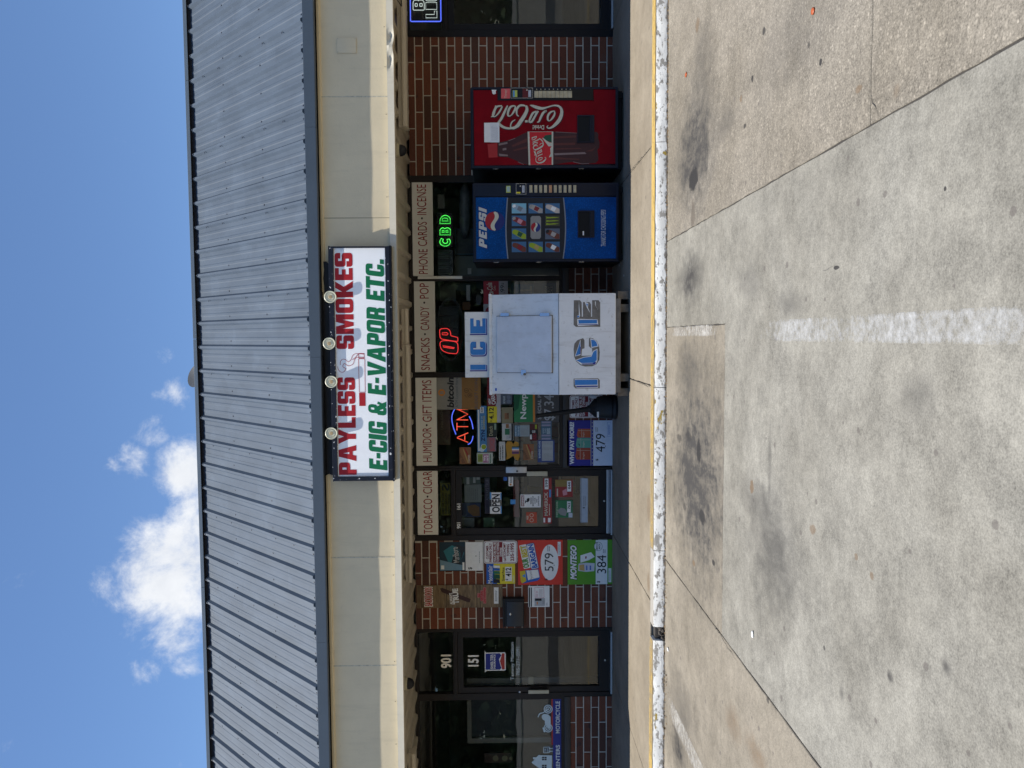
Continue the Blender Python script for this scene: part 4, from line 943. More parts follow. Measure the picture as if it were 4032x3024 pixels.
block(sign, 'PAYLESS', trc(1047, 806, 1163, 1443), YL, RED, gap=.06, name='red_letter')
block(sign, 'SMOKES', trc(1030, -7, 1146, 621), YL, RED, gap=.06, name='red_letter')
block(sign, 'E-CIG & E-VAPOR ETC.', trc(1238, 22, 1357, 1415), YL, GRN, slant=.13, gap=.055, name='green_letter')
# drawn cigarette with two smoke curls
rc = trc(1185, 907, 1226, 993); figure('cigarette_tip', [[(rc[0], rc[2]), (rc[1], rc[2]), (rc[1], rc[3]), (rc[0], rc[3])]], YL, RED, sign)
def outline(parent, view, loops, w, Y, mat, name='drawn_line', closed=True):
    st = []
    for lp in loops:
        lp = list(lp)+([lp[0]] if closed else [])
        for p, q in zip(lp, lp[1:]): st.append([(p[0], p[1], w), (q[0], q[1], w)])
    return ribbon(st, view, Y, name, mat, parent)
outline(sign, VT, [[(1180, 685), (1221, 685), (1224, 903), (1186, 903)], [(1181, 650), (1217, 650), (1218, 680), (1181, 680)]], 3.2, YL, RED)
ribbon([[(1217, 655, 3), (1160, 652, 3), (1140, 668, 3), (1132, 690, 3), (1112, 705, 3), (1095, 690, 3), (1075, 688, 3), (1062, 705, 3), (1062, 725, 3)],
        [(1217, 675, 3), (1172, 675, 3), (1155, 690, 3), (1147, 715, 3), (1130, 728, 3), (1110, 730, 3), (1088, 715, 3), (1078, 735, 3), (1098, 748, 3)],
        [(1180, 652, 3), (1160, 675, 3), (1140, 692, 3)], [(1098, 748, 3), (1085, 770, 3), (1062, 770, 3), (1048, 752, 3), (1045, 735, 3)]], VT, YL-.0004, 'smoke_curl', RED, sign)
# four lamps on short arms along the top edge
m_bulb = M('lamp_glass', (.66, .64, .48), .4, .05, 30); m_bcen = M('lamp_reflector', (.55, .40, .22), .3, .1, 30); m_lampbody = M('lamp_holder', (.40, .37, .28), .5, .1, 10)
for i, (a, b, lab) in enumerate(((995, 280, 'fourth floodlight from the left on the sign top, above the letter K'), (988, 585, 'third floodlight from the left on the sign top, beside the smoke curl'),
                                 (1002, 835, 'second floodlight from the left on the sign top, left of the curl'), (1002, 1172, 'leftmost floodlight on the sign top, above the letters Y and L'))):
    X, Z = onY(*VT(a, b), 7.99); t = thing('floodlight', lab, 'floodlight', (X, 8.06, stp), 'floodlights along the sign top')
    ax = Vector((-.02, -1, -.10)).normalized(); c0 = Vector((X, 8.0, Z))
    lathe('lamp_housing', [(.022, -.13), (.026, -.10), (.026, -.07), (.04, -.045), (.056, -.015), (.060, -.002)], c0, m_lampbody, t, axis=ax, n=24)
    lathe('lens_rim', [(.061, -.003), (.063, .004), (.058, .008), (.050, .004)], c0, m_bulb, t, axis=ax, n=28)
    lathe('lens', [(.051, .002), (.046, .0045), (.034, .0055), (.0335, .003), (.001, .004)], c0, M('lamp_lens', (.60, .57, .40), .45, .05, 40), t, axis=ax, n=28)
    lathe('bulb_centre', [(.020, .003), (.017, .0065), (.001, .007)], c0, m_bcen, t, axis=ax, n=18)
    tube('arm', [c0-ax*.10, c0-ax*.12+Vector((0, 0, -.03)), Vector((X+.005, 8.085, stp+.01)), Vector((X+.005, 8.085, stp-.006))], .009, m_lampbody, t)
# neighbouring cabinet, just out of the picture on the left: its shadow reaches the fascia
t = thing('sign_cabinet', 'blank white sign cabinet on the fascia past the left edge, seen only by its shadow', 'sign', (-6.6, YFA, 2.62))
box('frame', -8.2, -5.36, 7.98, YFA-.02, 2.60, 3.22, m_navyf, t, .01); box('face', -8.15, -5.41, 7.972, 7.981, 2.65, 3.17, BRIGHT, t)

# ================================================================== VENDING MACHINES
m_mblack = M('machine_black', (.006, .007, .009), .45, .15, 9, spec=.25); m_mnavy = M('machine_navy', (.006, .009, .02), .45, .15, 9, spec=.25)
m_chrome = M('chrome', (.55, .55, .55), .25, .05, 20, metal=1); m_btn = M('selector_button', (.45, .38, .24), .4, .25, 14); m_void = M('slot_void', (.003, .003, .003), .9)
def curved_front(name, x0, x1, z0, z1, y, bulge, mat, parent, n=14, thick=.02, pull=.03):
    """front panel bowed a little towards the lot and rolled under at the foot"""
    bm = bmesh.new(); rows_ = []
    zs = [z0+(z1-z0)*k/18 for k in range(19)]
    for z in zs:
        w = (z-z0)/(z1-z0); und = pull*max(0, (0.06-w)/.06)**2+pull*.6*max(0, (w-.96)/.04)**2
        rows_.append([bm.verts.new((x0+(x1-x0)*j/n, y+und-bulge*(1-(2*j/n-1)**2), z)) for j in range(n+1)])
    for A, B in zip(rows_, rows_[1:]):
        for j in range(n): bm.faces.new((A[j], A[j+1], B[j+1], B[j]))
    bk = [bm.verts.new((x, y+thick+pull, z)) for x, z in ((x0, z0), (x1, z0), (x1, z1), (x0, z1))]
    bm.faces.new(rows_[0][::-1]+[bk[0], bk[1]] if False else [bk[0]]+[*rows_[0]]+[bk[1]])
    bm.faces.new([bk[3]]+[*rows_[-1]]+[bk[2]])
    bm.faces.new([bk[0]]+[r[0] for r in rows_]+[bk[3]]); bm.faces.new([bk[1]]+[r[-1] for r in rows_]+[bk[2]])
    return bmobj(name, bm, mat, parent, smooth=True, autosmooth=40)
# ---- red cola machine (front at Y 9.06)
YC = 9.06
cx0, cx1 = VF.pt(1100, 1145, YC)[0], VF.pt(1100, 45, YC)[0]; cz1 = VF.pt(45, 600, YC)[1]; cz0 = VF.pt(2065, 600, YC)[1]
coke = thing('vending_machine', 'red soft drink vending machine with a bottle picture and white script, against the brick pilaster', 'vending machine', ((cx0+cx1)/2, 9.4, 0))
box('cabinet', cx0, cx1, YC+.06, 9.93, .06, cz1-.01, m_mblack, coke, .012)
for x in (cx0+.06, cx1-.06):
    for y in (9.2, 9.85): box('foot', x-.03, x+.03, y-.03, y+.03, 0, .062, m_mblack, coke)
box('base_skirt', cx0+.01, cx1-.01, YC+.12, 9.9, .012, .07, m_mblack, coke)
curved_front('door', cx0, cx1, cz0, cz1, YC+.012, 0.0, m_mnavy, coke, thick=.05)
for z in (.5, 1.0, 1.5): box('hinge', cx0-.006, cx0+.01, YC+.03, YC+.07, z-.03, z+.03, m_chrome, coke)
m_red = M('cola_red_panel', (.185, .003, .008), .45, .14, 7, spec=.07)
y1 = YC+.004
figure('front_panel', [vpoly(VF, [(82, 88), (330, 86), (405, 90), (412, 228), (1722, 228), (1716, 76), (2035, 80), (2045, 600), (2032, 1088), (98, 1112)], y1)], y1, m_red, coke, depth=.01)
y2 = y1-.0012
# bottle print
glassd = ink('cola_dark', (.045, .010, .012)); glassm = ink('cola_mid', (.10, .022, .018)); glassl = ink('bottle_highlight', (.22, .15, .14))
capc = ink('bottle_cap', (.36, .018, .02)); lab = ink('label_red', (.50, .012, .02)); cream = ink('cream', (.52, .50, .40))
vfig('bottle_print', VF, [(415, 800), (545, 775), (650, 735), (760, 680), (830, 650), (1170, 650), (1300, 655), (1500, 668), (1700, 655), (1765, 655), (1785, 690), (1780, 735), (1800, 800), (1795, 870), (1770, 900), (1782, 980), (1785, 1035), (1750, 1075), (1650, 1085), (1560, 1090), (1440, 1062), (1330, 1075), (1200, 1098), (830, 1105), (740, 1080), (640, 1035), (555, 1000), (440, 992), (410, 985)], y2, glassd, coke)
y3 = y2-.0008
vfig('bottle_cap_print', VF, [(275, 820), (405, 805), (412, 1000), (290, 1005)], y3, capc, coke)
for pts in ([(600, 840), (810, 740), (810, 790), (620, 860)], [(620, 900), (815, 850), (815, 880), (640, 915)], [(1180, 720), (1480, 700), (1480, 730), (1180, 745)], [(1200, 880), (1520, 870), (1570, 888), (1200, 895)],
            [(1190, 990), (1340, 1010), (1520, 1020), (1530, 1036), (1330, 1030), (1190, 1030)], [(1180, 810), (1470, 800), (1470, 830), (1180, 838)], [(1600, 920), (1700, 890), (1760, 850), (1700, 920)]):
    vfig('bottle_flute', VF, pts, y3, glassm, coke)
for pts in ([(425, 815), (545, 790), (548, 815), (430, 840)], [(430, 950), (550, 965), (552, 985), (440, 985)], [(560, 770), (650, 738), (652, 744), (562, 778)], [(690, 1060), (770, 1095), (768, 1100), (688, 1066)],
            [(1440, 1058), (1560, 1086), (1660, 1080), (1660, 1087), (1560, 1093), (1440, 1066)], [(1180, 945), (1600, 930), (1620, 955), (1190, 972)], [(1200, 652), (1490, 668), (1490, 674), (1200, 658)], [(480, 880), (530, 870), (532, 900), (482, 908)]):
    vfig('bottle_gleam', VF, pts, y3-.0004, glassl, coke)
y4 = y3-.0008
vfig('bottle_label', VF, [(820, 650), (1170, 650), (1168, 1103), (835, 1106)], y4, cream, coke)
vfig('label_field', VF, [(845, 655), (1148, 655), (1148, 1102), (858, 1104)], y4-.0006, lab, coke)
vfig('label_sweep', VF, [(1148, 800), (1120, 790), (1060, 770), (1035, 730), (1060, 700), (1148, 690)], y4-.001, DGRN, coke)
vfig('label_wave', VF, [(1148, 850), (1105, 850), (1060, 790), (1020, 740), (1030, 735), (1075, 770), (1120, 800), (1148, 800)], y4-.0013, cream, coke)
vfig('label_wave', VF, [(1148, 990), (1110, 1000), (1135, 950), (1128, 880), (1148, 850)], y4-.0014, cream, coke)
SCRIPT = [
 [(852, 290, 6), (890, 300, 30), (950, 322, 42), (1020, 335, 34), (1090, 318, 20), (1170, 296, 18), (1240, 302, 26), (1280, 345, 34), (1282, 410, 44), (1258, 480, 48), (1212, 540, 44), (1155, 588, 30), (1108, 604, 18), (1084, 588, 14), (1102, 566, 8)],
 [(1186, 368, 10), (1135, 385, 24), (1098, 432, 28), (1096, 490, 22), (1122, 502, 14), (1162, 462, 26), (1188, 412, 24), (1186, 368, 10)],
 [(1058, 392, 10), (1076, 366, 20), (1035, 392, 30), (1002, 452, 30), (975, 512, 22), (948, 522, 8)],
 [(942, 372, 16), (892, 400, 28), (856, 468, 28), (842, 518, 20), (884, 500, 14), (922, 440, 24), (944, 372, 16)],
 [(965, 370, 22), (922, 440, 26), (880, 512, 26), (850, 528, 10)],
 [(785, 512, 30), (822, 508, 30)],
 [(800, 296, 26), (812, 352, 40), (782, 424, 48), (732, 502, 50), (684, 568, 46), (622, 606, 28), (588, 580, 16), (606, 522, 18), (652, 488, 10)],
 [(700, 440, 14), (676, 420, 18), (672, 350, 28), (708, 300, 28), (752, 292, 26), (790, 300, 20)],
 [(690, 575, 34), (600, 604, 26), (520, 600, 30), (455, 566, 34), (420, 520, 22)],
 [(642, 298, 16), (592, 312, 28), (558, 370, 30), (554, 432, 22), (592, 432, 14), (632, 380, 26), (654, 322, 22), (642, 298, 16)],
 [(548, 296, 18), (512, 372, 30), (464, 472, 34), (412, 542, 26)],
 [(472, 298, 14), (402, 312, 26), (366, 370, 32), (348, 432, 24), (382, 442, 14), (438, 380, 24), (476, 308, 18)],
 [(392, 296, 22), (372, 360, 28), (352, 430, 26), (322, 450, 8)]]
for k, st in enumerate(SCRIPT): ribbon([[(a+5, b+7, w+9) for a, b, w in st]], VF, y2-.0002-.00003*k, 'script_shadow', ink('script_shadow', (.03, .006, .01)), coke)
for k, st in enumerate(SCRIPT): ribbon([st], VF, y3-.0006-.00004*k, 'script_lettering', cream, coke)
vtxt(coke, 'Drink!', VF, 890, 562, 1045, 622, y2, cream, bold=.02, rot=90)
ring('door_bezel', cx0, cx1, cz0+.012, cz1-.012, .026, .024, .022, .03, m_mnavy, coke, YC-.005, YC+.012)
# small script on the bottle label, the same strokes turned upright
lx0_, lx1_ = VF.pt(1000, 1085, y4)[0], VF.pt(1000, 705, y4)[0]
def turned(st):      # script pixels (a decreasing along the word, upside down in the crop) -> label crop pixels
    o = []
    for a, b, w in st:
        u = (1290-a)/970; v = (b-285)/325
        o.append((905+ (1-v)*0 + v*0 + (0.15+.85*v)*150-u*60+70 if False else 1085-(1-v)*150+ (-u*70), 1078-u*370, w*.42))
    return o
for k, st in enumerate(SCRIPT): ribbon([turned(st)], VF, y4-.002-.00003*k, 'label_script', cream, coke)
vtxt(coke, 'Enjoy', VF, 912, 895, 940, 975, y4-.0016, cream, bold=.02)
# coin mechanism and selectors
y5 = YC-.002
vr = VF.rc(412, 60, 1715, 225, YC)
box('selector_panel', vr[0], vr[1], YC-.004, YC+.02, vr[2], vr[3], m_mblack, coke, .004)
y5 = YC-.006
patch(coke, VF, 460, 66, 583, 200, y5, ink('thirst_red', (.62, .10, .10)), 'thirst_sticker'); vtxt(coke, 'Thirsty?', VF, 505, 75, 545, 195, y5-.001, cream)
rr_ = VF.rc(590, 58, 892, 200, YC); ring('coin_plate', *[rr_[i] for i in (0, 1, 2, 3)], .004, .004, .004, .004, m_chrome, coke, y5-.004, y5+.002)
patch(coke, VF, 617, 88, 680, 180, y5-.001, ink('bill_card', (.45, .50, .10)), 'bill_sticker'); patch(coke, VF, 622, 92, 645, 176, y5-.0016, LBLUE, 'bill_sticker_band')
patch(coke, VF, 752, 66, 828, 198, y5-.001, ink('coin_red', (.11, .008, .01)), 'coin_return_panel'); patch(coke, VF, 830, 85, 868, 180, y5-.001, ink('coin_plate', (.42, .43, .45)), 'coin_slot_plate')
lathe('lock', [(.009, 0), (.009, .008)], (VF.pt(812, 90, YC)[0], y5, VF.pt(812, 90, YC)[1]), m_chrome, coke, axis=(0, -1, 0), n=14)
for i in range(9):
    a0 = 912+i*57.2; r_ = VF.rc(a0, 100, a0+54, 192, YC); box('selector_button', r_[0], r_[1], y5-.006, y5+.002, r_[2], r_[3], m_btn, coke, .002)
    p_ = VF.pt(a0+31, 77, YC); lathe('sold_out_lamp', [(.0058, 0), (.0058, .004), (.003, .006)], (p_[0], y5, p_[1]), M('lamp_dot', (.5, .45, .34), .4), coke, axis=(0, -1, 0), n=10)
r_ = VF.rc(1497, 428, 1728, 802, YC); ring('delivery_chute', *r_, .014, .014, .012, .03, m_mnavy, coke, YC-.01, YC+.02); box('chute_hole', r_[0]+.014, r_[1]-.014, YC-.002, YC+.001, r_[2]+.03, r_[3]-.012, m_void, coke)
box('chute_flap', r_[0]+.014, r_[1]-.014, YC-.006, YC-.001, r_[2]+.03, r_[2]+.052, m_mnavy, coke, .002)
tag(board('paper_note', 'two overlapping white paper notes taped to the red machine', 'paper note', VF, 230, 530, 320, 795, YC-.004, PURE, .001), None)
o = bpy.context.scene.objects.get('paper_note'); patch(o, VF, 312, 528, 437, 797, YC-.0055, ink('paper2', (.66, .66, .66)), 'second_sheet'); rows(o, VF, 330, 560, 420, 770, YC-.0065, ink('faint', (.52, .52, .53)), 6)
vfig('torn_sticker', VF, [(332, 80), (400, 82), (385, 100), (390, 135), (360, 145), (340, 130)], YC-.003, PURE, coke)

# ---- blue cola machine
px0, px1 = VG.pt(1100, 1140, YC)[0], VG.pt(1100, 72, YC)[0]; pz1 = VG.pt(75, 600, YC)[1]; pz0 = VG.pt(2070, 600, YC)[1]
pep = thing('vending_machine', 'blue soft drink vending machine with a globe logo, before the right window', 'vending machine', ((px0+px1)/2, 9.4, 0))
box('cabinet', px0, px1, YC+.06, 9.93, .06, pz1-.01, m_mblack, pep, .012)
for x in (px0+.06, px1-.06):
    for y in (9.2, 9.85): box('foot', x-.03, x+.03, y-.03, y+.03, 0, .062, m_mblack, pep)
box('base_skirt', px0+.01, px1-.01, YC+.12, 9.9, .012, .07, m_mblack, pep)
curved_front('door', px0, px1, pz0, pz1, YC+.012, 0.0, m_mnavy, pep, thick=.05)
def drop_mat():
    mt = M('blue_droplet_panel', (.003, .070, .270), .45, .25, 3, spec=.08); t = mt.node_tree; L = t.links.new; p = t.nodes['Principled BSDF']
    geo = nd(t, 'ShaderNodeNewGeometry'); v = nd(t, 'ShaderNodeTexVoronoi'); v.inputs['Scale'].default_value = 55; L(geo.outputs['Position'], v.inputs['Vector'])
    m_ = nd(t, 'ShaderNodeMapRange'); m_.inputs['From Min'].default_value = .1; m_.inputs['From Max'].default_value = .45; m_.inputs['To Min'].default_value = 1.3; m_.inputs['To Max'].default_value = .75; L(v.outputs['Distance'], m_.inputs['Value'])
    old = p.inputs['Base Color'].links[0].from_socket; s = nd(t, 'ShaderNodeVectorMath', operation='SCALE'); L(old, s.inputs[0]); L(m_.outputs['Result'], s.inputs['Scale']); L(s.outputs['Vector'], p.inputs['Base Color'])
    return mt
m_drop = drop_mat(); y1 = YC+.004
figure('front_panel', [vpoly(VG, [(115, 268), (2035, 262), (2045, 680), (2030, 1098), (120, 1105)], y1)], y1, m_drop, pep, depth=.01)
y2 = y1-.0012
vfig('picture_field', VG, [(545, 268), (530, 480), (522, 690), (530, 900), (550, 1105), (1305, 1100), (1330, 900), (1340, 680), (1330, 470), (1310, 268)], y2, ink('field_black', (.008, .010, .016)), pep)
ribbon([[(548, 270, 14), (533, 480, 16), (526, 690, 16), (534, 900, 16), (553, 1102, 14)], [(1308, 270, 14), (1328, 470, 16), (1337, 680, 16), (1328, 900, 16), (1304, 1100, 14)]], VG, y2-.0006, 'field_edge', ink('field_edge', (.20, .22, .25)), pep)
ring('door_bezel', px0, px1, pz0+.012, pz1-.012, .022, .024, .022, .026, m_mnavy, pep, YC-.005, YC+.012)
tube('power_cord', [(px1-.05, 9.9, .5), (px1+.04, 9.93, .2), (px1+.03, 9.8, .012), (px1+.08, 9.6, .012), (px1+.10, 9.85, .012)], .006, m_mblack, pep)
block(pep, 'P', (0, 1, 0, 1), 0, BLK) if False else None
r_ = VG.rc(155, 395, 268, 962, y2)
def italic_word(parent, s, view, a0, b0, a1, b1, Y, mat, outl=None, bold=.04, sh=.25):
    if outl is not None: vtxt(parent, s, view, a0-4, b0-6, a1+5, b1+6, Y+.0004, outl, bold=bold+.05, shear=sh)
    vtxt(parent, s, view, a0, b0, a1, b1, Y, mat, bold=bold, shear=sh)
GL['_'] = (.2, [])
block(pep, 'PEPSI', VG.rc(150, 388, 272, 968, y2), y2-.0004, NAVY, slant=.22, gap=.10, name='letter_shadow')
block(pep, 'PEPSI', VG.rc(158, 396, 264, 960, y2), y2-.001, ink('silver', (.50, .50, .48)), slant=.22, gap=.12, name='silver_letter')
def globe(parent, view, a, b, ra, Y, stp_=.0006):
    C = [(a+ra*math.cos(i*2*math.pi/40), b+ra*math.sin(i*2*math.pi/40)) for i in range(40)]
    vfig('globe_blue', view, C, Y, NAVY if ra > 90 else ink('globe_blue', (.012, .03, .16)), parent)
    red = []; wt_ = []
    wave = lambda q: .0+.22*math.sin(q*math.pi)           # q from -1..1 across the globe
    n = 16; up = []; lo = []
    for i in range(n+1):
        q = -1+2*i/n; h = math.sqrt(max(0, 1-q*q)); up.append((a+ra*max(-h, min(h, wave(q)-.22)), b-ra*q)); lo.append((a+ra*max(-h, min(h, wave(q)+.18)), b-ra*q))
    arc = [(a-ra*math.sqrt(max(0, 1-q*q)), b-ra*q) for q in [1-2*i/n for i in range(n+1)]]
    vfig('globe_red', view, up+arc, Y-stp_, ink('globe_red', (.33, .012, .02)), parent); vfig('globe_white', view, up+lo[::-1], Y-2*stp_, cream, parent)
globe(pep, VG, 375, 590, 132, y2-.0014)
# drink pictures
sky = ink('splash_blue', (.05, .14, .26)); lim = ink('lime', (.28, .36, .02)); brn = ink('cola_brown', (.14, .035, .02)); crs = ink('diet_grey', (.36, .33, .30)); mar = ink('can_maroon', (.20, .02, .025)); pal = ink('pale_bottle', (.52, .44, .38)); mon = ink('mon_black', (.05, .05, .03)); wat = ink('water_blue', (.20, .42, .52))
CA = ((605, 802), (833, 1028), (1060, 1258)); CB = ((348, 484), (515, 657), (690, 836), (870, 1012))
def picture(ia, ib, bg, bot, cap=None, band=None, flip=0):
    a0, a1 = CA[ia]; b0, b1 = CB[ib]; y = y2-.0012
    o = patch(pep, VG, a0, b0, a1, b1, y, bg, 'drink_picture')
    w, h = a1-a0, b1-b0
    def loc(u, v): return (a0+u*w, b0+v*h)
    if bot is not None:
        vfig('drink', VG, [loc(*p) for p in ((.03, .30), (.10, .12), (.25, .10), (.45, .18), (.98, .55), (.98, .97), (.72, .97), (.25, .60), (.06, .48))], y-.0006, bot, o)
    if band is not None: vfig('drink_label', VG, [loc(*p) for p in ((.48, .26), (.78, .46), (.62, .82), (.36, .62))], y-.0011, band, o)
    if cap is not None: vfig('drink_cap', VG, [loc(*p) for p in ((.03, .30), (.10, .12), (.25, .10), (.28, .34), (.10, .45))], y-.0012, cap, o)
    return o
picture(0, 0, wat, ink('water_label', (.28, .36, .42)), PURE, ink('grey_label', (.18, .2, .22))); picture(1, 0, sky, crs, ink('steel', (.30, .29, .27)), mar); picture(2, 0, sky, pal, pal, PURE)
picture(0, 1, sky, mar, ink('steel', (.30, .29, .27)), PINK); p_ = picture(2, 1, mon, None)
for k, (q0, q1) in enumerate(((525, 560), (570, 605), (612, 648))):
    vfig('claw_mark', VG, [(1068, q0-4), (1080, q0+6), (1120, q0+12), (1170, q0+8), (1230, q0+10), (1248, q0+14), (1190, q0+22), (1120, q0+26), (1085, q0+28), (1072, q1-4), (1078, q0+14)], y2-.0018, lim, p_)
picture(0, 2, sky, lim, lim, DGRN); picture(2, 2, ink('dusk', (.10, .12, .16)), brn, BLK, crs); picture(0, 3, sky, brn, brn, MRED); picture(1, 3, sky, lim, lim, ink('lime_label', (.4, .3, .1))); picture(2, 3, sky, brn, brn, PURE)
y3 = y2-.0016
figure('centre_badge', [vpoly(VG, [(880, 520), (985, 520), (1003, 545), (1003, 805), (985, 832), (880, 832), (860, 805), (860, 545)], y3)], y3, ink('badge', (.26, .25, .23)), pep)
globe(pep, VG, 931, 673, 65, y3-.0008)
r_ = VG.rc(1503, 447, 1728, 815, YC); ring('delivery_chute', *r_, .014, .014, .012, .03, m_mnavy, pep, YC-.01, YC+.02); box('chute_hole', r_[0]+.014, r_[1]-.014, YC-.002, YC+.001, r_[2]+.03, r_[3]-.012, m_void, pep)
box('chute_flap', r_[0]+.014, r_[1]-.014, YC-.006, YC-.001, r_[2]+.03, r_[2]+.052, m_mnavy, pep, .002); patch(pep, VG, 1570, 725, 1588, 782, YC-.0035, PURE, 'chute_sticker')
vtxt(pep, 'THANKS FOR CHOOSING PEPSI', VG, 1818, 435, 1885, 932, y2, ink('silver', (.5, .5, .48)), shear=.2, bold=.01)
y5 = YC-.006
r_ = VG.rc(110, 80, 2040, 250, YC); box('selector_panel', r_[0], r_[1], YC-.004, YC+.02, r_[2], r_[3], m_mnavy, pep, .004)
patch(pep, VG, 528, 110, 588, 202, y5, ink('bill_card', (.45, .50, .10)), 'bill_sticker'); patch(pep, VG, 536, 118, 580, 190, y5-.0006, ink('bill_pic', (.35, .45, .42)), 'bill_sticker_band')
rr_ = VG.rc(662, 80, 800, 228, YC); ring('coin_plate', *rr_, .004, .004, .004, .004, m_chrome, pep, y5-.004, y5+.002); patch(pep, VG, 745, 105, 780, 202, y5-.001, ink('coin_plate', (.42, .43, .45)), 'coin_slot_plate'); patch(pep, VG, 668, 192, 722, 214, y5-.001, YEL, 'coin_label')
lathe('lock', [(.009, 0), (.009, .008)], (VG.pt(722, 117, YC)[0], y5, VG.pt(722, 117, YC)[1]), m_chrome, pep, axis=(0, -1, 0), n=14)
for i in range(10):
    a0 = 845+i*66.3; r_ = VG.rc(a0, 102, a0+40, 204, YC); box('selector_button', r_[0], r_[1], y5-.006, y5+.002, r_[2], r_[3], m_btn if i != 4 else M('selector_orange', (.5, .26, .13), .4), pep, .002)
for z in (.5, 1.0, 1.5): box('hinge', px0-.006, px0+.01, YC+.03, YC+.07, z-.03, z+.03, m_chrome, pep)

# ================================================================== ICE MERCHANDISER
m_icew = M('ice_box_white', (.74, .73, .70), .4, .07, 3, spec=.45); m_iced = M('ice_door_metal', (.58, .60, .63), .42, .10, 5, spec=.5); m_wood = M('weathered_wood', (.15, .13, .105), .9, .35, 14, .5)
YI = 8.60
def grime(mt, col, amt):
    t = mt.node_tree; L = t.links.new; p = t.nodes['Principled BSDF']; geo = nd(t, 'ShaderNodeNewGeometry')
    mp = nd(t, 'ShaderNodeMapping'); mp.inputs['Scale'].default_value = (9, 9, 1.1); L(geo.outputs['Position'], mp.inputs['Vector'])
    n = nd(t, 'ShaderNodeTexNoise'); n.inputs['Scale'].default_value = 1.6; n.inputs['Detail'].default_value = 8; n.inputs['Roughness'].default_value = .65; L(mp.outputs['Vector'], n.inputs['Vector'])
    m_ = nd(t, 'ShaderNodeMapRange'); m_.interpolation_type = 'SMOOTHSTEP'; m_.inputs['From Min'].default_value = .50; m_.inputs['From Max'].default_value = .78; m_.inputs['To Max'].default_value = amt; L(n.outputs['Fac'], m_.inputs['Value'])
    n2 = nd(t, 'ShaderNodeTexNoise'); n2.inputs['Scale'].default_value = 26; n2.inputs['Detail'].default_value = 6; L(geo.outputs['Position'], n2.inputs['Vector'])
    m2_ = nd(t, 'ShaderNodeMapRange'); m2_.inputs['From Min'].default_value = .62; m2_.inputs['From Max'].default_value = .75; m2_.inputs['To Max'].default_value = amt*.8; L(n2.outputs['Fac'], m2_.inputs['Value'])
    mxx = nd(t, 'ShaderNodeMath', operation='MAXIMUM'); L(m_.outputs['Result'], mxx.inputs[0]); L(m2_.outputs['Result'], mxx.inputs[1])
    old = p.inputs['Base Color'].links[0].from_socket; mx = nd(t, 'ShaderNodeMixRGB'); L(mxx.outputs[0], mx.inputs[0]); L(old, mx.inputs[1]); mx.inputs[2].default_value = (*col, 1); L(mx.outputs[0], p.inputs['Base Color'])
grime(m_fas, (.44, .37, .25), .25); grime(m_trim, (.36, .31, .22), .3); grime(m_soff, (.30, .26, .19), .3); grime(BRIGHT, (.66, .65, .62), .12); grime(m_icew, (.36, .31, .24), .55); grime(m_iced, (.40, .38, .34), .45)
ix0, ix1 = VN.pt(930, 1562, YI)[0], VN.pt(930, 90, YI)[0]; iz0 = VN.pt(1345, 830, YI)[1]; izm = VN.pt(512, 830, YI)[1]
YIT = YI+.24; izt = onY(*VH(1232, 830), YIT)[1]
ice = thing('ice_merchandiser', 'white slant-front ice freezer with blue peeling ICE letters on a wooden skid', 'freezer', ((ix0+ix1)/2, 9.1, 0))
bm = bmesh.new(); sec = [(YI, iz0), (YI, izm-.004), (YI+.002, izm), (YIT, izt), (YIT+.03, izt+.012), (9.62, izt+.012), (9.62, iz0)]
A = [bm.verts.new((ix0, y, z)) for y, z in sec]; B = [bm.verts.new((ix1, y, z)) for y, z in sec]
for q in range(len(sec)): bm.faces.new((A[q], A[(q+1) % len(sec)], B[(q+1) % len(sec)], B[q]))
bm.faces.new(A[::-1]); bm.faces.new(B); bmesh.ops.bevel(bm, geom=[e for e in bm.edges if e.calc_length() > .3], offset=.006, segments=2, affect='EDGES'); bmobj('body', bm, m_icew, ice, smooth=True, autosmooth=35)
box('panel_joint', ix0+.004, ix1-.004, YI-.0025, YI+.01, izm-.004, izm+.002, M('joint_grey', (.10, .10, .11), .7), ice)
box('top_rim', ix0-.012, ix1+.012, YIT-.006, YIT+.05, izt-.006, izt+.026, m_icew, ice, .004)
# the slanted front carries the hatch
sv = Vector((0, YIT-YI, izt-izm)); SL = sv.length; sv.normalize(); sn = Vector((0, -sv.z, sv.y))
def slant_pt(x, s, h=0): return Vector((x, YI, izm))+sv*s+sn*h
def slant_s(V, y):          # picture point -> distance up the slope and X
    d = ray(V, y); o = Vector((0, 0, EYE)); P0 = Vector((0, YI, izm)); t = (P0-o).dot(sn)/d.dot(sn); p = o+d*t; return p.x, (p-P0).dot(sv)
def slant_box(name, x0, x1, s0, s1, h0, h1, mat, parent, bev=.004):
    bm = bmesh.new(); vs = [bm.verts.new(slant_pt(x, s, h)) for x in (x0, x1) for h in (h1, h0) for s in (s0, s1)]
    for f in ((0, 1, 3, 2), (4, 6, 7, 5), (0, 4, 5, 1), (2, 3, 7, 6), (0, 2, 6, 4), (1, 5, 7, 3)): bm.faces.new([vs[i] for i in f])
    bmesh.ops.recalc_face_normals(bm, faces=bm.faces[:])
    if bev: bmesh.ops.bevel(bm, geom=bm.edges[:], offset=bev, segments=2, affect='EDGES')
    return bmobj(name, bm, mat, parent, smooth=True, autosmooth=35)
xr, st_ = slant_s(*VH(1320, 575)); xl, sb_ = slant_s(*VH(2120, 1390))
hatch = slant_box('hatch_door', xl, xr, sb_, st_, .0, .035, m_iced, ice, .006)
slant_box('hatch_gasket', xl-.006, xr+.006, sb_-.006, st_+.006, -.002, .006, M('gasket', (.10, .09, .08), .8), ice, 0)
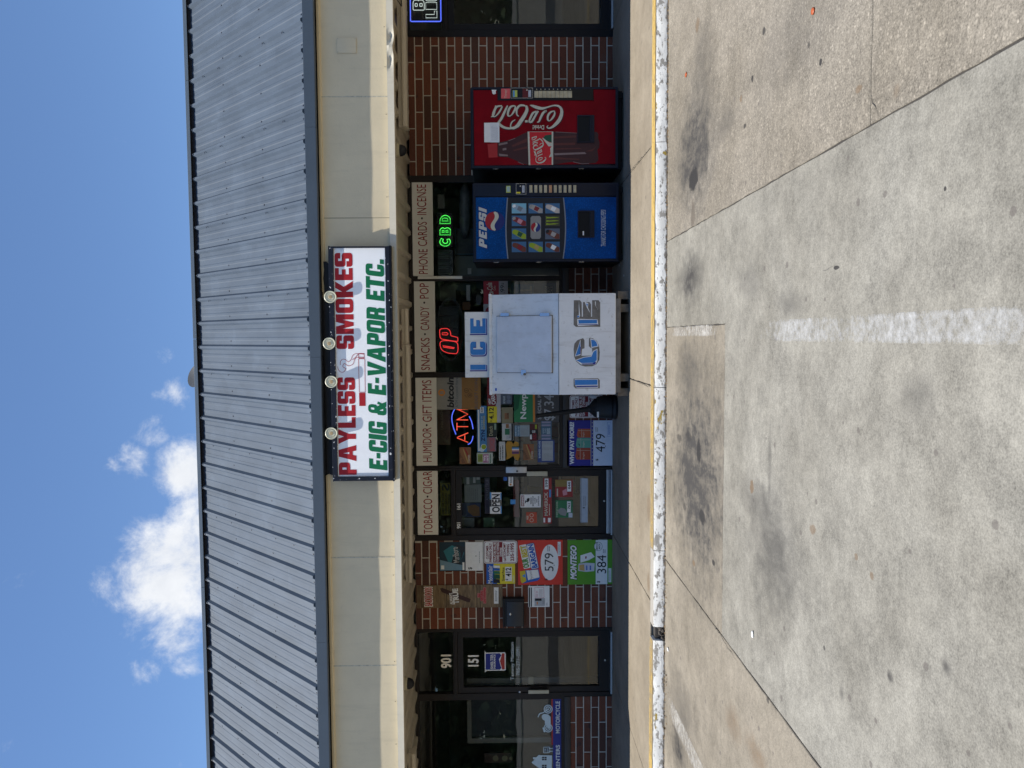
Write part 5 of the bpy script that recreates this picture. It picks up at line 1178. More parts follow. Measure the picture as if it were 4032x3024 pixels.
for V_ in ((1380, 1505), (1950, 2090)):
    s1 = slant_s(*VH(V_[0], 560))[1]; s0 = slant_s(*VH(V_[1], 560))[1]; xh = slant_s(*VH(V_[0], 556))[0]
    hg = slant_box('hinge', xh-.012, xh+.022, s0, s1, .028, .045, m_chrome, hatch, .004)
xk, sk = slant_s(*VH(1715, 1400)); slant_box('latch_plate', xk-.014, xk+.04, sk-.03, sk+.03, .030, .042, m_chrome, hatch, .003)
slant_box('padlock', xk-.022, xk+.004, sk-.026, sk-.002, .04, .06, M('brass', (.20, .15, .09), .45, .2, 40, metal=.6), hatch, .004)
xk, sk = slant_s(*VI(1052, 305)); slant_box('blue_sticker', xk-.016, xk+.016, sk-.008, sk+.012, .0, .002, BLUE, ice, 0)
m_rust = paint_mat('rust_run', (.20, .13, .06), .78, 30)
for (xa_, xb_, s0_, s1_) in ((xl+.02, xl+.30, sb_-.035, sb_-.004), (xr-.10, xr-.01, sb_-.045, sb_-.004), (ix0+.03, ix1-.05, SL-.03, SL-.008)):
    me = bpy.data.meshes.new('rust_run'); me.from_pydata([slant_pt(xa_, s0_, .0022), slant_pt(xb_, s0_, .0022), slant_pt(xb_, s1_, .0022), slant_pt(xa_, s1_, .0022)], [], [(0, 1, 2, 3)]); uv = me.uv_layers.new()
    for l, c in zip(uv.data, ((0, .1), (1, .1), (1, .5), (0, .5))): l.uv = c
    link('rust_run', me, m_rust, ice)
# peeled ICE lettering on the lower front
m_peel = M('glue_residue', (.17, .15, .125), .85, .30, 18); ice_blue = ink('ice_blue', (.04, .20, .48)); ice_navy = ink('ice_navy', (.02, .02, .22))
ya = YI-.0015
for pts in ([(735, 192), (825, 192), (850, 225), (850, 432), (868, 430), (866, 240), (868, 218), (960, 218), (985, 250), (985, 432), (1000, 430), (1000, 192), (1095, 192), (1118, 225), (1118, 578), (765, 578), (732, 550)],
            [(870, 742), (890, 775), (890, 890), (855, 900), (845, 1000), (985, 995), (1000, 985), (1000, 890), (985, 888), (953, 860), (955, 742), (1010, 745), (1070, 785), (1100, 850), (1112, 950), (1105, 1060), (1060, 1125), (1000, 1150), (900, 1155), (830, 1135), (765, 1075), (738, 1000), (732, 900), (745, 820), (790, 770)],
            [(732, 1330), (1088, 1325), (1113, 1355), (1113, 1472), (765, 1472), (732, 1445)]):
    figure('letter_shadow_print', [vpoly(VN, pts, ya)], ya, m_peel, ice)
yb = ya-.001
def peel(pts, mat, dy=0, nm='letter_remnant'): vfig(nm, VN, pts, yb-dy, mat, ice)
peel([(785, 462), (1078, 470), (1090, 548), (800, 565), (785, 545)], PURE); peel([(800, 478), (1072, 476), (1072, 528), (808, 530)], ice_blue, .0006); peel([(795, 537), (1082, 540), (1085, 550), (795, 545)], ice_navy, .0006)
peel([(832, 760), (836, 985), (750, 1008)], PURE); peel([(828, 790), (826, 975), (760, 1000)], ice_blue, .0006); peel([(826, 865), (834, 870), (832, 980), (822, 975)], ice_navy, .0009)
peel([(975, 748), (1040, 765), (1075, 800), (1095, 862), (990, 885)], PURE); peel([(985, 765), (1035, 772), (1065, 805), (1080, 855), (998, 870)], ice_blue, .0006)
peel([(758, 1060), (880, 1015), (985, 1000), (1010, 930), (1078, 895), (1078, 1070), (1050, 1125), (840, 1125)], PURE); peel([(772, 1065), (880, 1025), (990, 1010), (1020, 940), (1068, 908), (1068, 1060), (1030, 1100), (850, 1105)], ice_blue, .0006); peel([(845, 1112), (1005, 1108), (1058, 1082), (1048, 1122), (860, 1122)], ice_navy, .0009)
peel([(745, 1338), (1085, 1338), (1088, 1462), (775, 1462), (748, 1410)], PURE); peel([(750, 1348), (1078, 1345), (1078, 1418), (752, 1424)], ice_blue, .0006); peel([(765, 1435), (1085, 1430), (1080, 1450), (775, 1455)], ice_navy, .0006)
peel([(808, 200), (818, 330), (826, 420), (812, 445), (784, 442), (786, 415), (808, 410)], PURE); peel([(786, 418), (812, 418), (812, 440), (786, 440)], ice_blue, .0006)
peel([(890, 212), (945, 235), (940, 300), (980, 390), (925, 300)], PURE); peel([(912, 240), (938, 245), (930, 290)], ice_blue, .0006); peel([(1042, 205), (1055, 215), (1052, 270), (1090, 335), (1045, 265)], PURE)
# sign board on top
tb = thing('ice_sign', 'white ICE sign board with blue shadowed letters standing on the freezer', 'sign', ((ix0+ix1)/2, 9.0, izt))
YB = 8.90; rb = (onY(*VC(1165, 487), YB)[0], onY(*VH(1040, 510), YB)[0], izt+.015, onY(*VH(850, 900), YB)[1])
box('board', rb[0], rb[1], YB, YB+.03, rb[2], rb[3], m_icew, tb, .004)
for x in (rb[0]+.1, rb[1]-.1): box('bracket', x-.015, x+.015, YB+.03, YB+.06, izt-.01, rb[3]-.08, m_icew, tb)
for ch, b0, b1 in (('I', 1270, 1355), ('C', 935, 1140), ('E', 598, 828)):
    r0 = VH.rc(922, b0, 1158, b1, YB); GLk = GL[ch]
    block(tb, ch, (r0[0]-.014, r0[1]-.008, r0[2]-.012, r0[3]), YB-.001, ice_navy, name='letter_shadow'); block(tb, ch, r0, YB-.0018, WHT, name='letter_edge'); block(tb, ch, (r0[0]+.004, r0[1]-.004, r0[2]+.004, r0[3]-.004), YB-.0026, ice_blue, name='blue_letter')
# wooden skid
z1 = iz0-.002
o = box('skid_plank', ix0+.02, ix1-.06, YI+.008, YI+.04, z1-.055, z1, m_wood, ice, .004)
for x0_, x1_ in ((VN.pt(1450, 1580, 8.7)[0], VN.pt(1450, 1260, 8.7)[0]+.0), (VN.pt(1450, 360, 8.7)[0], VN.pt(1450, 65, 8.7)[0])):
    bm = bmesh.new(); sec = [(8.66, z1-.03), (8.70, .001), (9.55, .001), (9.55, z1-.03)]
    xa, xb = x0_, x0_+.09
    for (xa, xb) in ((x0_+.0, x0_+.085), (x1_-.085, x1_)):
        A = [bm.verts.new((xa, y, z)) for y, z in sec]; B = [bm.verts.new((xb, y, z)) for y, z in sec]
        for q in range(4): bm.faces.new((A[q], A[(q+1) % 4], B[(q+1) % 4], B[q]))
        bm.faces.new(A[::-1]); bm.faces.new(B)
    bmobj('skid_runner', bm, m_wood, ice)
box('skid_rear_plank', ix0+.02, ix1-.02, 9.3, 9.5, z1-.03, z1, m_wood, ice)

# ================================================================== SMOKERS' RECEPTACLE
m_blk = M('black_plastic', (.008, .009, .011), .5, .2, 20, spec=.3)
bxx, byy = -.895, 9.64
ash = thing('cigarette_receptacle', "black plastic smokers' receptacle with a leaning neck, beside the ice freezer", 'ash bin', (bxx, byy, 0))
lathe('bucket', [(.145, 0), (.155, .01), (.158, .03), (.15, .045), (.146, .06), (.152, .07), (.152, .085), (.146, .095), (.140, .20), (.136, .235), (.125, .25)], (bxx, byy, 0), m_blk, ash, n=32)
ltop = Vector((bxx-.012, byy, .25)); tip = Vector((*[onY(*VC(1548, 745), 9.55)[0]], 9.56, onY(*VC(1548, 745), 9.55)[1])); axn = (tip-ltop).normalized()
lathe('bell', [(.124, -.005), (.118, .02), (.095, .05), (.062, .075), (.046, .095), (.038, .12)], ltop, m_blk, ash, axis=(axn*.5+Vector((0, 0, .5))), n=32)
LN = (tip-ltop).length
lathe('neck', [(.036, .09), (.033, .16), (.029, LN*.55), (.026, LN-.05), (.029, LN-.03), (.029, LN-.008), (.018, LN)], ltop, m_blk, ash, axis=axn, n=24)
box('instruction_label', bxx-.115, bxx-.045, byy-.128, byy-.122, .238, .262, PURE, ash)
# ================================================================== WINDOW HEADER BOARDS
YH = 10.006
m_hdr = M('header_board', (.76, .745, .68), .55, .05, 5); HRED = ink('header_red', (.27, .008, .008))
def header(label, view, a0, b0, a1, b1, words):
    o = board('window_header', label, 'sign', view, a0, b0, a1, b1, YH, m_hdr, .012)
    for s, p0, q0, p1, q1 in words:
        if s == '.': rc_ = view.rc(p0, q0, p1, q1, YH); figure('bullet', [circ((rc_[0]+rc_[1])/2, (rc_[2]+rc_[3])/2, .014, .012)], YH-.001, ink('bullet_black', (.03, .02, .02)), o)
        else: vtxt(o, s, view, p0, q0, p1, q1, YH-.001, HRED, bold=.0)
    return o
header('cream window board reading PHONE CARDS and INCENSE', VM, 72, 112, 425, 1605, [('PHONE', 195, 1178, 342, 1572), ('CARDS', 182, 742, 330, 1128), ('.', 228, 672, 270, 702), ('INCENSE', 168, 148, 318, 632)])
header('cream window board reading SNACKS, CANDY and POP', VH, 118, 65, 420, 1380, [('SNACKS', 212, 885, 340, 1355), ('.', 250, 815, 290, 850), ('CANDY', 203, 432, 332, 775), ('.', 240, 360, 280, 390), ('POP', 192, 92, 325, 315)])
header('cream window board reading HUMIDOR and GIFT ITEMS', VC, 745, 485, 885, 1078, [('HUMIDOR', 790, 822, 850, 1052), ('.', 808, 798, 826, 815), ('GIFT ITEMS', 787, 505, 850, 785)])
header('cream window board reading TOBACCO and CIGAR over the shop door', VD, 218, 117, 406, 712, [('TOBACCO', 274, 382, 356, 702), ('.', 300, 352, 322, 372), ('CIGAR', 268, 128, 352, 335)])
o = board('white_tape_strip', 'narrow white strip stuck down the mullion beside the right header board', 'strip', VM, 182, 1607, 890, 1652, 9.994, m_hdr, .005)

# ================================================================== POSTERS ON THE LEFT PILASTER
YP = 9.988
def yp(k): return YP-.0012*k
# cigarette ad with a teal diamond
o = board('poster', 'teal and black cigarette poster at the top right of the poster cluster', 'poster', VL, 250, 95, 530, 410, YP, ink('teal_dark', (.012, .035, .05)), .004)
vfig('diamond', VL, [(292, 192), (385, 130), (478, 165), (520, 210), (470, 340), (345, 310)], yp(1), ink('teal', (.03, .17, .20)), o); vfig('mist', VL, [(255, 290), (380, 320), (500, 345), (498, 400), (258, 405)], yp(1), ink('mist', (.16, .27, .34)), o)
vfig('pack', VL, [(440, 120), (528, 152), (475, 342), (380, 320)], yp(2), ink('pack_black', (.02, .025, .03)), o); vtxt(o, 'Marlboro', VL, 392, 150, 462, 318, yp(3), ink('silver', (.5, .5, .48)), ang=8, bold=.01); vtxt(o, 'MIDNIGHT', VL, 452, 170, 480, 312, yp(3), ink('teal', (.03, .17, .20)), ang=8)
patch(o, VL, 500, 315, 522, 400, yp(3), PURE); patch(o, VL, 268, 350, 302, 392, yp(3), PURE)
o = board('price_card', 'blank white price card with a lone dollar sign under the teal poster', 'price card', VL, 533, 95, 722, 406, YP, PURE, .003); vtxt(o, '$', VL, 562, 368, 608, 394, yp(1), BLK, bold=.02)
rows(o, VL, 682, 180, 692, 325, yp(1), GREY, 1, .6); patch(o, VL, 642, 243, 652, 251, yp(1), BLK, 'dot')
# towing notice, used twice
def towing(label, view, a0, b0, a1, b1, Y, hide=False):
    o = board('towing_sign', label, 'sign', view, a0, b0, a1, b1, Y, PURE, .004, 'towing notices', r=.035)
    A = lambda t: a0+(t-733)/364*(a1-a0); B = lambda t: b0+(t-82)/246*(b1-b0); TR = ink('tow_red', (.21, .012, .02))
    X0, X1, Z0, Z1 = view.rc(a0, b0, a1, b1, Y)
    figure('border', [[rrect(X0+.008, X1-.008, Z0+.008, Z1-.008, .03), rrect(X0+.013, X1-.013, Z0+.013, Z1-.013, .028)[::-1]]], Y-.001, TR, o)
    patch(o, view, A(832), B(95), A(935), B(314), Y-.001, TR, 'red_block')
    for s, p0, q0, p1, q1, m_ in (('CUSTOMER', 757, 132, 784, 280, TR), ('PARKING ONLY', 791, 108, 820, 310, TR), ('VIOLATORS WILL BE', 838, 98, 866, 312, PURE), ('TOWED AT OWNERS', 871, 98, 900, 312, PURE), ('EXPENSE', 906, 155, 931, 250, PURE), ('ECONOMY', 944, 105, 972, 262, TR), ('Call', 950, 270, 975, 305, TR), ('TOWING', 981, 118, 1012, 250, TR), ('235-1995', 1022, 105, 1062, 302, TR)):
        vtxt(o, s, view, A(p0), B(q0), A(p1), B(q1), Y-.0022, m_, bold=.03)
    return o
towing('white and red towing notice with a phone number, above the red bargain poster', VL, 733, 82, 1097, 328, YP)
towing('white and red towing notice half hidden behind the leaning black receptacle', VJ, 1062, 332, 1637, 722, YP)
# blue and yellow price poster
o = board('poster', 'blue and yellow cigarette poster priced four dollars twelve on the brick pilaster', 'poster', VL, 762, 332, 1073, 550, YP, YEL, .004)
vfig('blue_head', VL, [(762, 332), (838, 332), (850, 440), (880, 550), (762, 550)], yp(1), BLUE, o); vtxt(o, 'Montclair', VL, 778, 350, 828, 545, yp(2), PURE, bold=.01)
for b0, b1, c in ((350, 375, PURE), (378, 405, BLUE), (410, 442, ink('leaf', (.03, .16, .08))), (446, 495, DGRN), (498, 540, BLK)): vfig('pack', VL, [(835, b0), (905, b0+3), (910, b1+2), (838, b1)], yp(3), c, o)
vtxt(o, 'Great Price', VL, 930, 372, 958, 520, yp(1), BLK, bold=.02); patch(o, VL, 965, 366, 1038, 520, yp(1), PURE); vtxt(o, '412', VL, 970, 376, 1030, 470, yp(2), BLK, bold=.03); vtxt(o, '$', VL, 970, 495, 998, 512, yp(2), BLK, bold=.02); patch(o, VL, 1048, 458, 1066, 535, yp(1), ink('pale_yellow', (.6, .57, .25)))
# red bargain poster
PR = ink('poster_red', (.60, .045, .025)); o = board('poster', 'large red bargain poster with a white price oval, on the brick pilaster', 'poster', VL, 1105, 73, 1592, 560, YP, PR, .005)
def tilt_panel(o, view, a0, b0, a1, b1, ang, Y, mat, r=.015):
    X0, X1, Z0, Z1 = view.rc(a0, b0, a1, b1, Y); cx_, cz_ = (X0+X1)/2, (Z0+Z1)/2; c, s = math.cos(rad(ang)), math.sin(rad(ang))
    figure('word_panel', [[(cx_+(x-cx_)*c-(z-cz_)*s, cz_+(x-cx_)*s+(z-cz_)*c) for x, z in rrect(X0, X1, Z0, Z1, r)]], Y, mat, o)
tilt_panel(o, VL, 1142, 122, 1220, 384, 11, yp(1), PURE); tilt_panel(o, VL, 1220, 106, 1308, 392, 11, yp(2), ink('word_blue', (.02, .06, .25))); tilt_panel(o, VL, 1226, 112, 1302, 386, 11, yp(3), PURE)
vtxt(o, 'OUR', VL, 1155, 272, 1222, 376, yp(4), ink('leaf_green', (.08, .28, .05)), bold=.045, ang=11); vtxt(o, 'BEST', VL, 1138, 132, 1203, 262, yp(4), ink('gold', (.55, .45, .03)), bold=.045, ang=11); vtxt(o, 'BARGAIN', VL, 1234, 118, 1296, 380, yp(5), BLUE, bold=.045, ang=11)
vfig('pack_side', VL, [(1125, 415), (1185, 405), (1195, 520), (1150, 545), (1135, 520)], yp(2), ink('gold', (.55, .45, .03)), o); vfig('pack_base', VL, [(1185, 402), (1330, 392), (1345, 488), (1320, 515), (1150, 548), (1195, 520)], yp(2), BLUE, o); vfig('pack_front', VL, [(1195, 405), (1322, 395), (1338, 478), (1215, 510)], yp(3), PURE, o); vfig('pack_triangle', VL, [(1148, 465), (1182, 440), (1188, 485)], yp(3), LBLUE, o)
vtxt(o, 'Pyramid', VL, 1232, 400, 1268, 502, yp(4), GREY, ang=10)
X0, X1, Z0, Z1 = VL.rc(1352, 122, 1545, 510, YP); figure('price_oval', [circ((X0+X1)/2, (Z0+Z1)/2, (X1-X0)/2, (Z1-Z0)/2, 40)], yp(1), PURE, o)
vtxt(o, '579', VL, 1395, 215, 1492, 412, yp(2), BLK, bold=.0); vtxt(o, '$', VL, 1395, 492, 1428, 513, yp(2), BLK, bold=.02); patch(o, VL, 1494, 342, 1502, 352, yp(2), BLK, 'point'); rows(o, VL, 1425, 130, 1460, 195, yp(2), GREY, 2); patch(o, VL, 1537, 92, 1570, 246, yp(1), PURE); rows(o, VL, 1545, 105, 1562, 235, yp(2), GREY, 3)
# green poster
PG = ink('poster_green', (.10, .30, .02)); o = board('poster', 'large lime green cigarette poster at the foot of the brick pilaster', 'poster', VL, 1645, 72, 2136, 555, YP, PG, .005)
vtxt(o, 'MONTEGO', VL, 1668, 124, 1750, 512, yp(1), ink('deep_green', (.01, .05, .02)), bold=.10, shear=.25); vtxt(o, 'MONTEGO', VL, 1674, 132, 1744, 504, yp(2), PURE, bold=.045, shear=.25)
vfig('pack', VL, [(1785, 240), (1900, 205), (1940, 255), (1880, 290), (1785, 320)], yp(1), PURE, o); vfig('pack', VL, [(1765, 330), (1845, 320), (1940, 325), (1935, 410), (1850, 420), (1760, 408)], yp(2), ink('pack_grey', (.52, .53, .58)), o); vfig('cigarettes', VL, [(1770, 345), (1825, 338), (1830, 410), (1772, 400)], yp(3), ink('filter', (.52, .34, .12)), o); rows(o, VL, 1845, 345, 1925, 400, yp(3), BLUE, 2, .4)
vfig('pack_mark', VL, [(1835, 255), (1850, 245), (1853, 272), (1838, 278)], yp(2), MRED, o)
patch(o, VL, 1951, 72, 2078, 553, yp(1), PURE); vtxt(o, '384', VL, 1966, 238, 2066, 436, yp(2), BLK); vtxt(o, '$', VL, 1963, 517, 2002, 540, yp(2), BLK, bold=.02); X0, X1, Z0, Z1 = VL.rc(1932, 92, 2024, 190, YP)
figure('seal', [circ((X0+X1)/2, (Z0+Z1)/2, (X1-X0)/2, (Z1-Z0)/2)], yp(2), ink('seal_rim', (.08, .2, .15)), o); figure('seal_face', [circ((X0+X1)/2, (Z0+Z1)/2, (X1-X0)/2-.005, (Z1-Z0)/2-.005)], yp(3), PURE, o)
vtxt(o, 'AMERICAN', VL, 1955, 98, 1974, 185, yp(4), BLK, bold=.01); vtxt(o, 'MADE', VL, 1982, 112, 2000, 170, yp(4), BLK, bold=.01); rows(o, VL, 2030, 165, 2065, 215, yp(2), GREY, 2); patch(o, VL, 2090, 380, 2120, 532, yp(1), PURE); rows(o, VL, 2096, 390, 2114, 522, yp(2), GREY, 3)
# wood-grain poster
def planks():
    mt = bpy.data.materials.new('plank_print'); mt.use_nodes = True; t = mt.node_tree; p = t.nodes['Principled BSDF']; L = t.links.new
    geo = nd(t, 'ShaderNodeNewGeometry'); mp = nd(t, 'ShaderNodeMapping'); mp.inputs['Scale'].default_value = (1.2, 1, 9); L(geo.outputs['Position'], mp.inputs['Vector'])
    n = nd(t, 'ShaderNodeTexNoise'); n.inputs['Scale'].default_value = 5; n.inputs['Detail'].default_value = 8; n.inputs['Distortion'].default_value = 1.2; L(mp.outputs['Vector'], n.inputs['Vector'])
    rp = nd(t, 'ShaderNodeValToRGB'); rp.color_ramp.elements[0].position = .3; rp.color_ramp.elements[0].color = (.075, .045, .02, 1); rp.color_ramp.elements[1].position = .7; rp.color_ramp.elements[1].color = (.27, .18, .085, 1)
    L(n.outputs['Fac'], rp.inputs['Fac']); L(rp.outputs[0], p.inputs['Base Color']); p.inputs['Roughness'].default_value = .5; return mt
o = board('poster', 'tall wood-plank cigar poster at the top left of the brick pilaster', 'poster', VL, 4, 562, 936, 810, YP, planks(), .004)
for a in (325, 655, 690): patch(o, VL, a, 563, a+5, 809, yp(1), ink('plank_gap', (.02, .012, .006)), 'plank_gap')
for i in range(9): patch(o, VL, 12+i*8.5, 570, 15+i*8.5, 808, yp(1), ink('plank_gap', (.02, .012, .006)), 'grain_line')
vtxt(o, 'BACKWOODS', VL, 80, 580, 180, 798, yp(1.6), PURE, bold=.09); vtxt(o, 'BACKWOODS', VL, 90, 588, 170, 790, yp(2.4), ink('cigar_red', (.42, .03, .03)), bold=.035)
vfig('cigar', VL, [(255, 600), (285, 595), (590, 715), (580, 752), (545, 745), (275, 640)], yp(1), ink('cigar_brown', (.05, .018, .012)), o)
vtxt(o, 'ALWAYS', VL, 360, 650, 395, 775, yp(2.4), PURE, bold=.03, ang=4); vtxt(o, 'TRUE', VL, 395, 600, 458, 772, yp(2.4), PURE, bold=.05, ang=4)
patch(o, VL, 662, 652, 695, 700, yp(1), ink('tag_pink', (.45, .16, .15))); patch(o, VL, 693, 620, 728, 738, yp(1), ink('tag_pink', (.45, .16, .15))); patch(o, VL, 726, 588, 758, 765, yp(1), ink('tag_pink', (.45, .16, .15)))
for s, p0, q0, p1, q1 in (('ALL', 668, 657, 690, 696), ('NATURAL', 698, 625, 723, 733), ('LEAF WRAPPER', 731, 592, 754, 760)): vtxt(o, s, VL, p0, q0, p1, q1, yp(2), ink('cigar_red', (.42, .03, .03)), bold=.04)
patch(o, VL, 843, 588, 893, 766, yp(1), PURE); rows(o, VL, 855, 620, 882, 740, yp(2), GREY, 2)
# small white flyer
o = board('flyer', 'small white flyer with a black striped edge under the red poster', 'flyer', VL, 1216, 573, 1448, 802, YP, PURE, .002)
for a0, a1 in ((1222, 1236), (1244, 1256)): patch(o, VL, a0, 590, a1, 800, yp(1), BLK)
ribbon([[(1288, 588, 4), (1385, 588, 4)], [(1385, 588, 4), (1388, 700, 4)], [(1388, 700, 4), (1292, 703, 4)], [(1292, 703, 4), (1288, 588, 4)]], VL, yp(1), 'pink_box', PINK, o); vtxt(o, '$9.99', VL, 1302, 625, 1328, 690, yp(1), PINK); rows(o, VL, 1335, 600, 1375, 690, yp(1), ink('faint2', (.5, .42, .42)), 4)
patch(o, VL, 1285, 705, 1398, 790, yp(1), ink('flyer_grey', (.40, .41, .42))); patch(o, VL, 1290, 710, 1362, 735, yp(2), BLK); patch(o, VL, 1308, 745, 1320, 775, yp(2), ORG2); rows(o, VL, 1372, 720, 1395, 770, yp(2), GREY, 4); vtxt(o, 'JUUL', VL, 1408, 752, 1432, 785, yp(1), GREY, bold=.02)
# wall-hung black drop box
rc = VL.rc(945, 715, 1172, 1020, 9.9); o = thing('drop_box', 'black metal drop box with a keyed door on the brick pilaster', 'drop box', ((rc[0]+rc[1])/2, 10, rc[2]))
box('body', rc[0], rc[1], 9.905, 9.998, rc[2], rc[3], m_blk, o, .006); r2 = VL.rc(985, 745, 1160, 1010, 9.9); dd = rbox('door', r2, 9.895, 9.907, M('box_door', (.016, .017, .02), .4, .15, 12), o, .004)
box('hood', rc[0]-.004, rc[1]+.004, 9.885, 9.995, rc[3]-.014, rc[3]+.006, m_blk, o, .004); p_ = VL.pt(1020, 880, 9.895); lathe('lock', [(.016, 0), (.016, .006), (.010, .010), (.004, .011)], (p_[0], 9.896, p_[1]), m_chrome, dd, axis=(0, -1, 0), n=18)

# ================================================================== ON THE SHOP DOOR
YD = 10.028
def yd(k): return YD-.001*k
o = board('open_sign', 'white OPEN paper sign taped inside the shop door glass', 'sign', VK, 703, 303, 843, 562, YD, PURE, .001); patch(o, VK, 703, 303, 722, 385, yd(1), LBLUE, 'tape'); patch(o, VK, 830, 312, 843, 390, yd(1), LBLUE, 'tape'); patch(o, VK, 832, 470, 846, 560, yd(1), LBLUE, 'tape'); patch(o, VK, 704, 388, 724, 476, yd(.6), ink('smudge', (.03, .03, .035)), 'dark_patch'); patch(o, VK, 828, 395, 841, 470, yd(.6), ink('smudge', (.03, .03, .035)), 'dark_patch')
vtxt(o, 'OPEN', VK, 728, 325, 825, 545, yd(2), BLK, bold=.03); vtxt(o, 'PE', VK, 735, 396, 818, 470, yd(2.4), PURE, bold=.0) if False else None
o = board('coin_sticker', 'small white cryptocurrency sticker at the upper right of the shop door', 'sticker', VK, 928, 87, 985, 228, YD, PURE, .001, r=.006); vtxt(o, 'bitcoin', VK, 942, 95, 970, 190, yd(1), ink('slate', (.10, .11, .13)), bold=.02, shear=.15); X0, X1, Z0, Z1 = VK.rc(938, 195, 970, 220, YD); figure('coin', [circ((X0+X1)/2, (Z0+Z1)/2, (X1-X0)/2)], yd(1), ORG2, o)
o = board('warning_sign', 'white surveillance warning sign with a camera symbol on the shop door', 'sign', VK, 1072, 328, 1320, 485, YD, PURE, .001, r=.01); patch(o, VK, 1080, 340, 1118, 472, yd(1), ink('tow_red', (.21, .012, .02))); vtxt(o, 'WARNING', VK, 1086, 345, 1113, 468, yd(2), PURE, bold=.03)
vfig('camera_symbol', VK, [(1130, 400), (1150, 405), (1148, 385), (1165, 370), (1185, 375), (1182, 405), (1160, 425), (1150, 415), (1128, 440)], yd(1), BLK, o)
for s, p0, q0, p1, q1 in (('PREMISES', 1192, 365, 1210, 445), ('MONITORED BY', 1216, 345, 1234, 470), ('24 HOUR', 1240, 368, 1256, 440), ('VIDEO', 1262, 380, 1278, 430), ('SURVEILLANCE', 1284, 348, 1300, 465)): vtxt(o, s, VK, p0, q0, p1, q1, yd(1), BLK, bold=.02)
PRD = ink('door_red', (.30, .035, .03))
o = board('door_poster', 'long red cigarette strip with a white 599 price on the shop door', 'poster', VK, 1348, 130, 1452, 680, YD, PRD, .001); vtxt(o, 'MAVERICK', VK, 1362, 300, 1404, 585, yd(1), cream, bold=.02); patch(o, VK, 1365, 135, 1412, 266, yd(1), PURE); vtxt(o, '599', VK, 1372, 150, 1404, 240, yd(2), BLK, bold=.02); patch(o, VK, 1420, 270, 1442, 362, yd(1), LBLUE); vfig('pack', VK, [(1352, 612), (1440, 612), (1438, 665), (1352, 668)], yd(1), PURE, o); vfig('pack_band', VK, [(1372, 610), (1405, 610), (1405, 670), (1372, 670)], yd(2), PRD, o); rows(o, VK, 1418, 420, 1436, 580, yd(1), cream, 1)
o = board('door_poster', 'red and gold price card reading 644 on the shop door', 'poster', VK, 1492, 148, 1705, 360, YD, PRD, .001); patch(o, VK, 1494, 150, 1680, 235, yd(1), ink('door_gold', (.26, .18, .05))); patch(o, VK, 1637, 165, 1686, 293, yd(2), PURE); vtxt(o, '644', VK, 1646, 180, 1678, 262, yd(3), BLK, bold=.02); vfig('pack', VK, [(1580, 285), (1630, 255), (1640, 330), (1590, 345)], yd(1), PINK, o); rows(o, VK, 1512, 250, 1540, 350, yd(1), cream, 1)
o = board('door_poster', 'green price card reading 762 with a face drawing on the shop door', 'poster', VK, 1498, 397, 1706, 610, YD, ink('door_green', (.03, .17, .07)), .001); patch(o, VK, 1637, 412, 1682, 545, yd(2), PURE); vtxt(o, '762', VK, 1645, 428, 1675, 505, yd(3), BLK, bold=.02); vfig('face_drawing', VK, [(1525, 520), (1560, 490), (1610, 500), (1635, 540), (1620, 590), (1560, 575), (1530, 550)], yd(1), ink('face_grey', (.24, .25, .24)), o); patch(o, VK, 1655, 552, 1702, 606, yd(1), ink('pack_grey', (.52, .53, .58))); vtxt(o, 'MENTHOL', VK, 1505, 410, 1525, 600, yd(1), cream)
o = board('door_poster', 'small orange-red two-for-one card at the lower left of the shop door', 'poster', VK, 1142, 543, 1272, 676, YD, ink('door_orange', (.42, .07, .03)), .001); vtxt(o, 'FREE', VK, 1148, 585, 1170, 635, yd(1), cream, bold=.03)
for b in (580, 640): X0, X1, Z0, Z1 = VK.rc(1180, b-28, 1235, b+28, YD); figure('ring', [[circ((X0+X1)/2, (Z0+Z1)/2, .026), circ((X0+X1)/2, (Z0+Z1)/2, .020)[::-1]]], yd(1), cream, o)
o = board('door_strip', 'long pale notice strip across the bottom of the shop door glass', 'notice', VK, 1797, 132, 1888, 668, YD, ink('pale_strip', (.42, .45, .48)), .001); patch(o, VK, 1828, 484, 1852, 496, yd(1), BLK); rows(o, VK, 1835, 340, 1870, 470, yd(1), GREY, 2); patch(o, VK, 1800, 133, 1812, 667, yd(1), GREY)
board('blue_tape', 'piece of pale blue tape in the middle of the shop door', 'tape', VK, 952, 390, 1013, 446, YD, LBLUE, .0008)
board('blue_tape', 'bright blue sticker by the handle side of the shop door', 'tape', VK, 868, 84, 912, 162, YD, ink('bright_blue', (.03, .12, .40)), .0008)
# the fire-exit notice, seen from behind, in the transom
o = board('exit_notice', 'dim yellow notice seen from behind in the transom over the shop door', 'notice', VK, 104, 188, 228, 582, 10.06, ink('dim_yellow', (.22, .20, .02)), .001)
for s, p0, q0, p1, q1 in (('THIS DOOR MUST REMAIN', 122, 300, 150, 575), ('UNLOCKED DURING', 160, 315, 185, 560), ('BUSINESS HOURS', 195, 330, 220, 555)): vtxt(o, s, VK, p0, q0, p1, q1, 10.058, BLK, bold=.02, mirror=True)
vtxt(o, 'S', VK, 120, 200, 215, 285, 10.058, BLK, bold=.02, mirror=True)
rc = VK.rc(60, 60, 135, 220, 10.08); lathe('camera_housing', [(.02, 0), (.022, .03), (.022, .07), (.015, .085)], (VK.pt(165, 98, 10.1)[0]+.04, 10.1, VK.pt(165, 98, 10.1)[1]), m_blk, dfr, axis=(-1, 0, -.25), n=16)

